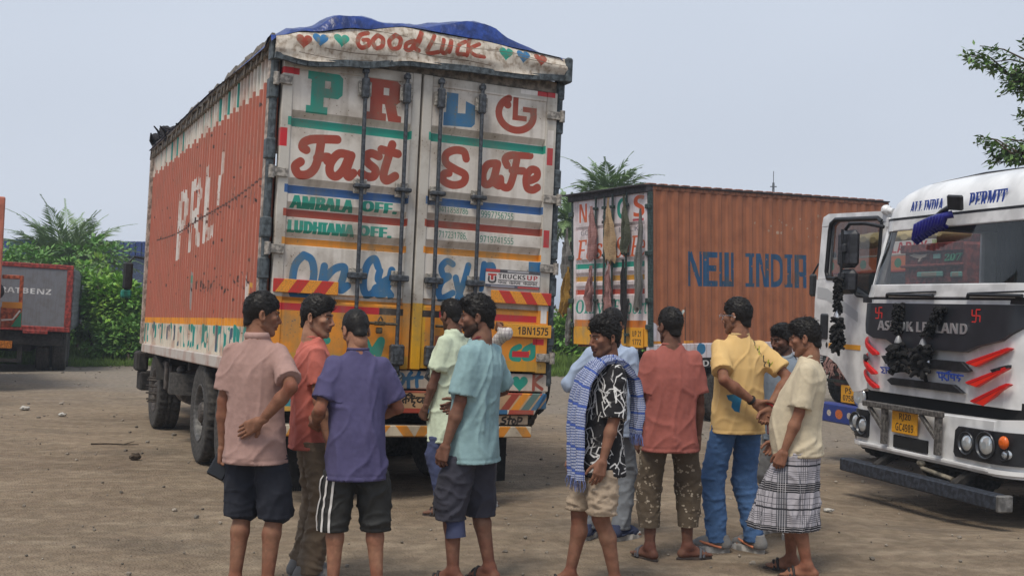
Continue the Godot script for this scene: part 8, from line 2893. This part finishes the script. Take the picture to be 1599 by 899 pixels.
	glasses(sp)
	m = MB.new()
	m.lathe(sp.wrists[1], (sp.wrists[1] - sp.elbows[1]), [[0.030, -0.006], [0.033, 0.0], [0.030, 0.006]], 16)
	part("wrist_thread", m, mat("thread_red", rgb(196, 44, 40), 0.8, 0.0, "none"), sp.node)
	m = MB.new()
	m.lathe(sp.wrists[0].lerp(sp.elbows[0], 0.06), (sp.wrists[0] - sp.elbows[0]), [[0.031, -0.010], [0.034, 0.0], [0.031, 0.010]], 16)
	part("wrist_band", m, mat("band_black", rgb(30, 30, 32), 0.6, 0.0, "none"), sp.node)
	held("phone", "phone in a red and white case in the hand of the yellow T-shirt man", sp, sp.wrists[1] + V(0.0, -0.13, -0.01), V(0.075, 0.13, 0.012), V(0.3, 0.5, 0.4), mat("case_red", rgb(120, 60, 64), 0.4, 0.0, "grime", 12.0))
	# 11 grey blue shirt, half hidden
	sp = {"label": "person in a grey blue shirt half hidden between the yellow and cream T-shirts", "at": V(1.97, 0, -8.4), "yaw": -48.0, "h": 1.49, "seed": 111, "look": -12.0, "nod": 8.0, "hair": "messy", "face": 1, "beard": 0.8, "skin": Color(0.10, 0.05, 0.036), "fit": 1.06,
		"armL": {"wrist": V(0.2, 0.78, 0.06), "pole": V(0.3, 0, -1)}, "armR": {"wrist": V(-0.2, 0.78, 0.06), "pole": V(-0.3, 0, -1)},
		"top": {"name": "shirt", "mat": tee("shirt_grey_blue", rgb(120, 134, 150)), "hem": 0.74, "sleeve": 1.3, "neck": tee("collar_grey", rgb(150, 160, 170)), "neck_r": 0.02, "fold": 0.014},
		"bottom": {"name": "trousers", "mat": tee("trouser_grey2", rgb(126, 124, 122)), "hem": 0.07}, "shoe": "shoe", "shoe_mat": tee("shoe_dun", rgb(140, 128, 112))}
	person(sp)
	# 12 cream T-shirt over a round belly, checked wrap
	sp = {"label": "person in a cream T-shirt with round belly and a black and white checked wrap", "at": V(1.79, 0, -7.15), "yaw": -112.0, "h": 1.55, "seed": 112, "look": -6.0, "nod": 8.0, "hair": "messy", "face": 1, "beard": 0.15, "fit": 1.1, "belly": 0.075, "lean": V(0, 0, -0.035), "skin": Color(0.175, 0.082, 0.050),
		"armL": {"wrist": V(0.20, 0.735, 0.10), "pole": V(0.3, 0, -1), "curl": 1.0}, "armR": {"wrist": V(-0.17, 0.80, 0.20), "pole": V(-0.4, 0, -1), "curl": 1.0},
		"footL": V(0.09, 0.078, -0.06), "footR": V(-0.10, 0.078, 0.07), "toeL": 5.0, "toeR": 0.0,
		"top": {"name": "t_shirt", "mat": tee("tee_cream", rgb(214, 196, 160)), "hem": 0.775, "sleeve": 0.86, "neck": tee("tee_cream", rgb(214, 196, 160)), "neck_r": 0.009, "fold": 0.006, "slr": 1.08,
			"creases": [[V(0.10, 0.90, -0.12), V(0.17, 0.82, 0.0), 0.010, 0.014], [V(0.06, 0.85, -0.13), V(0.15, 0.80, -0.06), 0.009, 0.012]]},
		"bottom": {"name": "wrap", "mat": print_cloth("plaid_wrap", plaid_paint(), 0.26), "hem": 0.30, "wrap": true, "swing": V(0.0, 0, 0.075), "fold": 0.014, "sx": 8.0, "sy": 1.5}}
	person(sp)

func check_paint() -> Paint:
	var p := Paint.new(Rect2(0, 0, 1, 1), 256, rgb(206, 200, 196), 1)
	for k in 4:
		p.rect(k * 0.25, 0, k * 0.25 + 0.05, 1, rgb(150, 140, 144))
		p.rect(0, k * 0.25, 1, k * 0.25 + 0.05, rgb(160, 150, 152))
	return p

func plaid_paint() -> Paint:
	var p := Paint.new(Rect2(0, 0, 1, 1), 512, rgb(170, 166, 172), 1)
	var dk := rgb(34, 34, 40)
	p.rect(0, 0.0, 1, 0.22, dk)
	p.rect(0.55, 0, 0.80, 1, rgb(96, 96, 102)); p.rect(0.55, 0.0, 0.80, 0.22, rgb(20, 20, 24))
	for k in 5:
		var a := 0.30 + k * 0.045
		p.rect(0, a, 1, a + 0.012, rgb(60, 60, 66)); p.rect(a - 0.22, 0, a - 0.208, 1, rgb(70, 70, 76))
	for k in 4:
		var a := 0.035 + k * 0.05
		p.rect(0, a, 1, a + 0.010, rgb(186, 182, 186)); p.rect(0.58 + k * 0.055, 0, 0.588 + k * 0.055, 1, rgb(206, 202, 206))
	p.rect(0, 0.60, 1, 0.64, rgb(44, 44, 50)); p.rect(0, 0.72, 1, 0.735, rgb(60, 60, 66)); p.rect(0, 0.86, 1, 0.875, rgb(60, 60, 66))
	return p

func glasses(sp: Dictionary) -> void:
	var m := MB.new()
	for e in [-1.0, 1.0]:
		var ring := []
		for k in 17:
			var a := TAU * k / 16
			ring.append(V(0.032 * e + cos(a) * 0.024, 0.001 + sin(a) * 0.018, 0.106))
		m.tube(ring, 0.0017, 5)
		m.tube([V(0.056 * e, 0.008, 0.104), V(0.078 * e, 0.010, 0.04), V(0.082 * e, 0.008, -0.01), V(0.080 * e, -0.006, -0.03)], 0.0018, 5)
	m.tube([V(-0.009, 0.005, 0.108), V(0, 0.009, 0.111), V(0.009, 0.005, 0.108)], 0.0017, 5)
	part("glasses", m, mat("wire_silver", rgb(190, 190, 194), 0.25, 0.8, "none"), sp.node, sp.head)

func scarf(sp: Dictionary) -> void:
	var s: float = sp.s
	var f := FastNoiseLite.new(); f.seed = 6; f.frequency = 1.0
	var path := [[V(0.02, 0.69, 0.20), 0.16], [V(0.03, 0.85, 0.205), 0.17], [V(0.04, 1.0, 0.21), 0.18], [V(0.055, 1.15, 0.20), 0.17], [V(0.075, 1.28, 0.165), 0.14], [V(0.085, 1.365, 0.10), 0.10], [V(0.09, 1.405, 0.02), 0.085], [V(0.09, 1.39, -0.06), 0.09], [V(0.09, 1.30, -0.135), 0.11], [V(0.095, 1.18, -0.165), 0.12], [V(0.10, 1.06, -0.165), 0.11], [V(0.10, 0.96, -0.16), 0.08]]
	var rows := []
	var nr := 60
	for k in nr:
		var q := k / float(nr - 1) * (path.size() - 1)
		var i := mini(int(q), path.size() - 2)
		var t := q - i
		var c: Vector3 = path[i][0].cubic_interpolate(path[i + 1][0], path[maxi(i - 1, 0)][0], path[mini(i + 2, path.size() - 1)][0], t) + V(0, 0, -0.03)
		var w: float = lerpf(path[i][1], path[i + 1][1], t)
		var d: Vector3 = (path[i + 1][0] - path[i][0]).normalized()
		var side := V(1, -0.25, 0.0)
		side = (side - d * side.dot(d)).normalized()
		var out := d.cross(side).normalized() * (-1.0)
		if out.dot(c - V(0.02, c.y, 0.0)) < 0.0 and absf(c.y - 1.4) > 0.06: out = -out
		elif absf(c.y - 1.4) <= 0.06 and out.y < 0.0: out = -out
		var r := []
		for a in 25:
			var u := a / 24.0 - 0.5
			r.append((c + side * u * w * 1.5 + out * (0.020 * cos(u * 19.0 + q * 0.4) + 0.014 * f.get_noise_2d(u * 9.0, q * 1.3) + 0.02 * (0.25 - u * u))) * s)
		rows.append(r)
	var m := MB.new()
	m.skin(rows, false, false)
	for k in nr:
		for a in 25: m.uv.append(Vector2(a / 24.0 * 3.2, k / 4.6))
	var p := Paint.new(Rect2(0, 0, 1, 1), 384, rgb(172, 178, 198), 1)
	var bl := rgb(56, 74, 128)
	for k in 8:
		p.rect(0, k * 0.125, 1, k * 0.125 + 0.045, bl)
		p.rect(k * 0.125, 0, k * 0.125 + 0.02, 1, rgb(120, 134, 182))
	p.rect(0, 0.55, 1, 0.64, rgb(66, 92, 170))
	p.rect(0.1, 0, 0.13, 1, rgb(60, 76, 146))
	var sm := StandardMaterial3D.new()
	sm.resource_name = "scarf_check"; sm.albedo_texture = p.tex(); sm.roughness = 0.95
	var o := part("scarf", m, sm, sp.node)
	m = MB.new()
	var rng := RandomNumberGenerator.new(); rng.seed = 3
	for e in [rows[0], rows[nr - 1]]:
		for a in 25:
			var v: Vector3 = e[a]
			m.tube([v, v + V(rng.randf_range(-0.01, 0.01), -0.03, rng.randf_range(-0.01, 0.01)), v + V(rng.randf_range(-0.015, 0.015), -0.065, rng.randf_range(-0.015, 0.015))], 0.003, 4, 0.001)
	part("fringe", m, mat("fringe_blue", rgb(110, 124, 176), 0.9, 0.0, "none"), o)
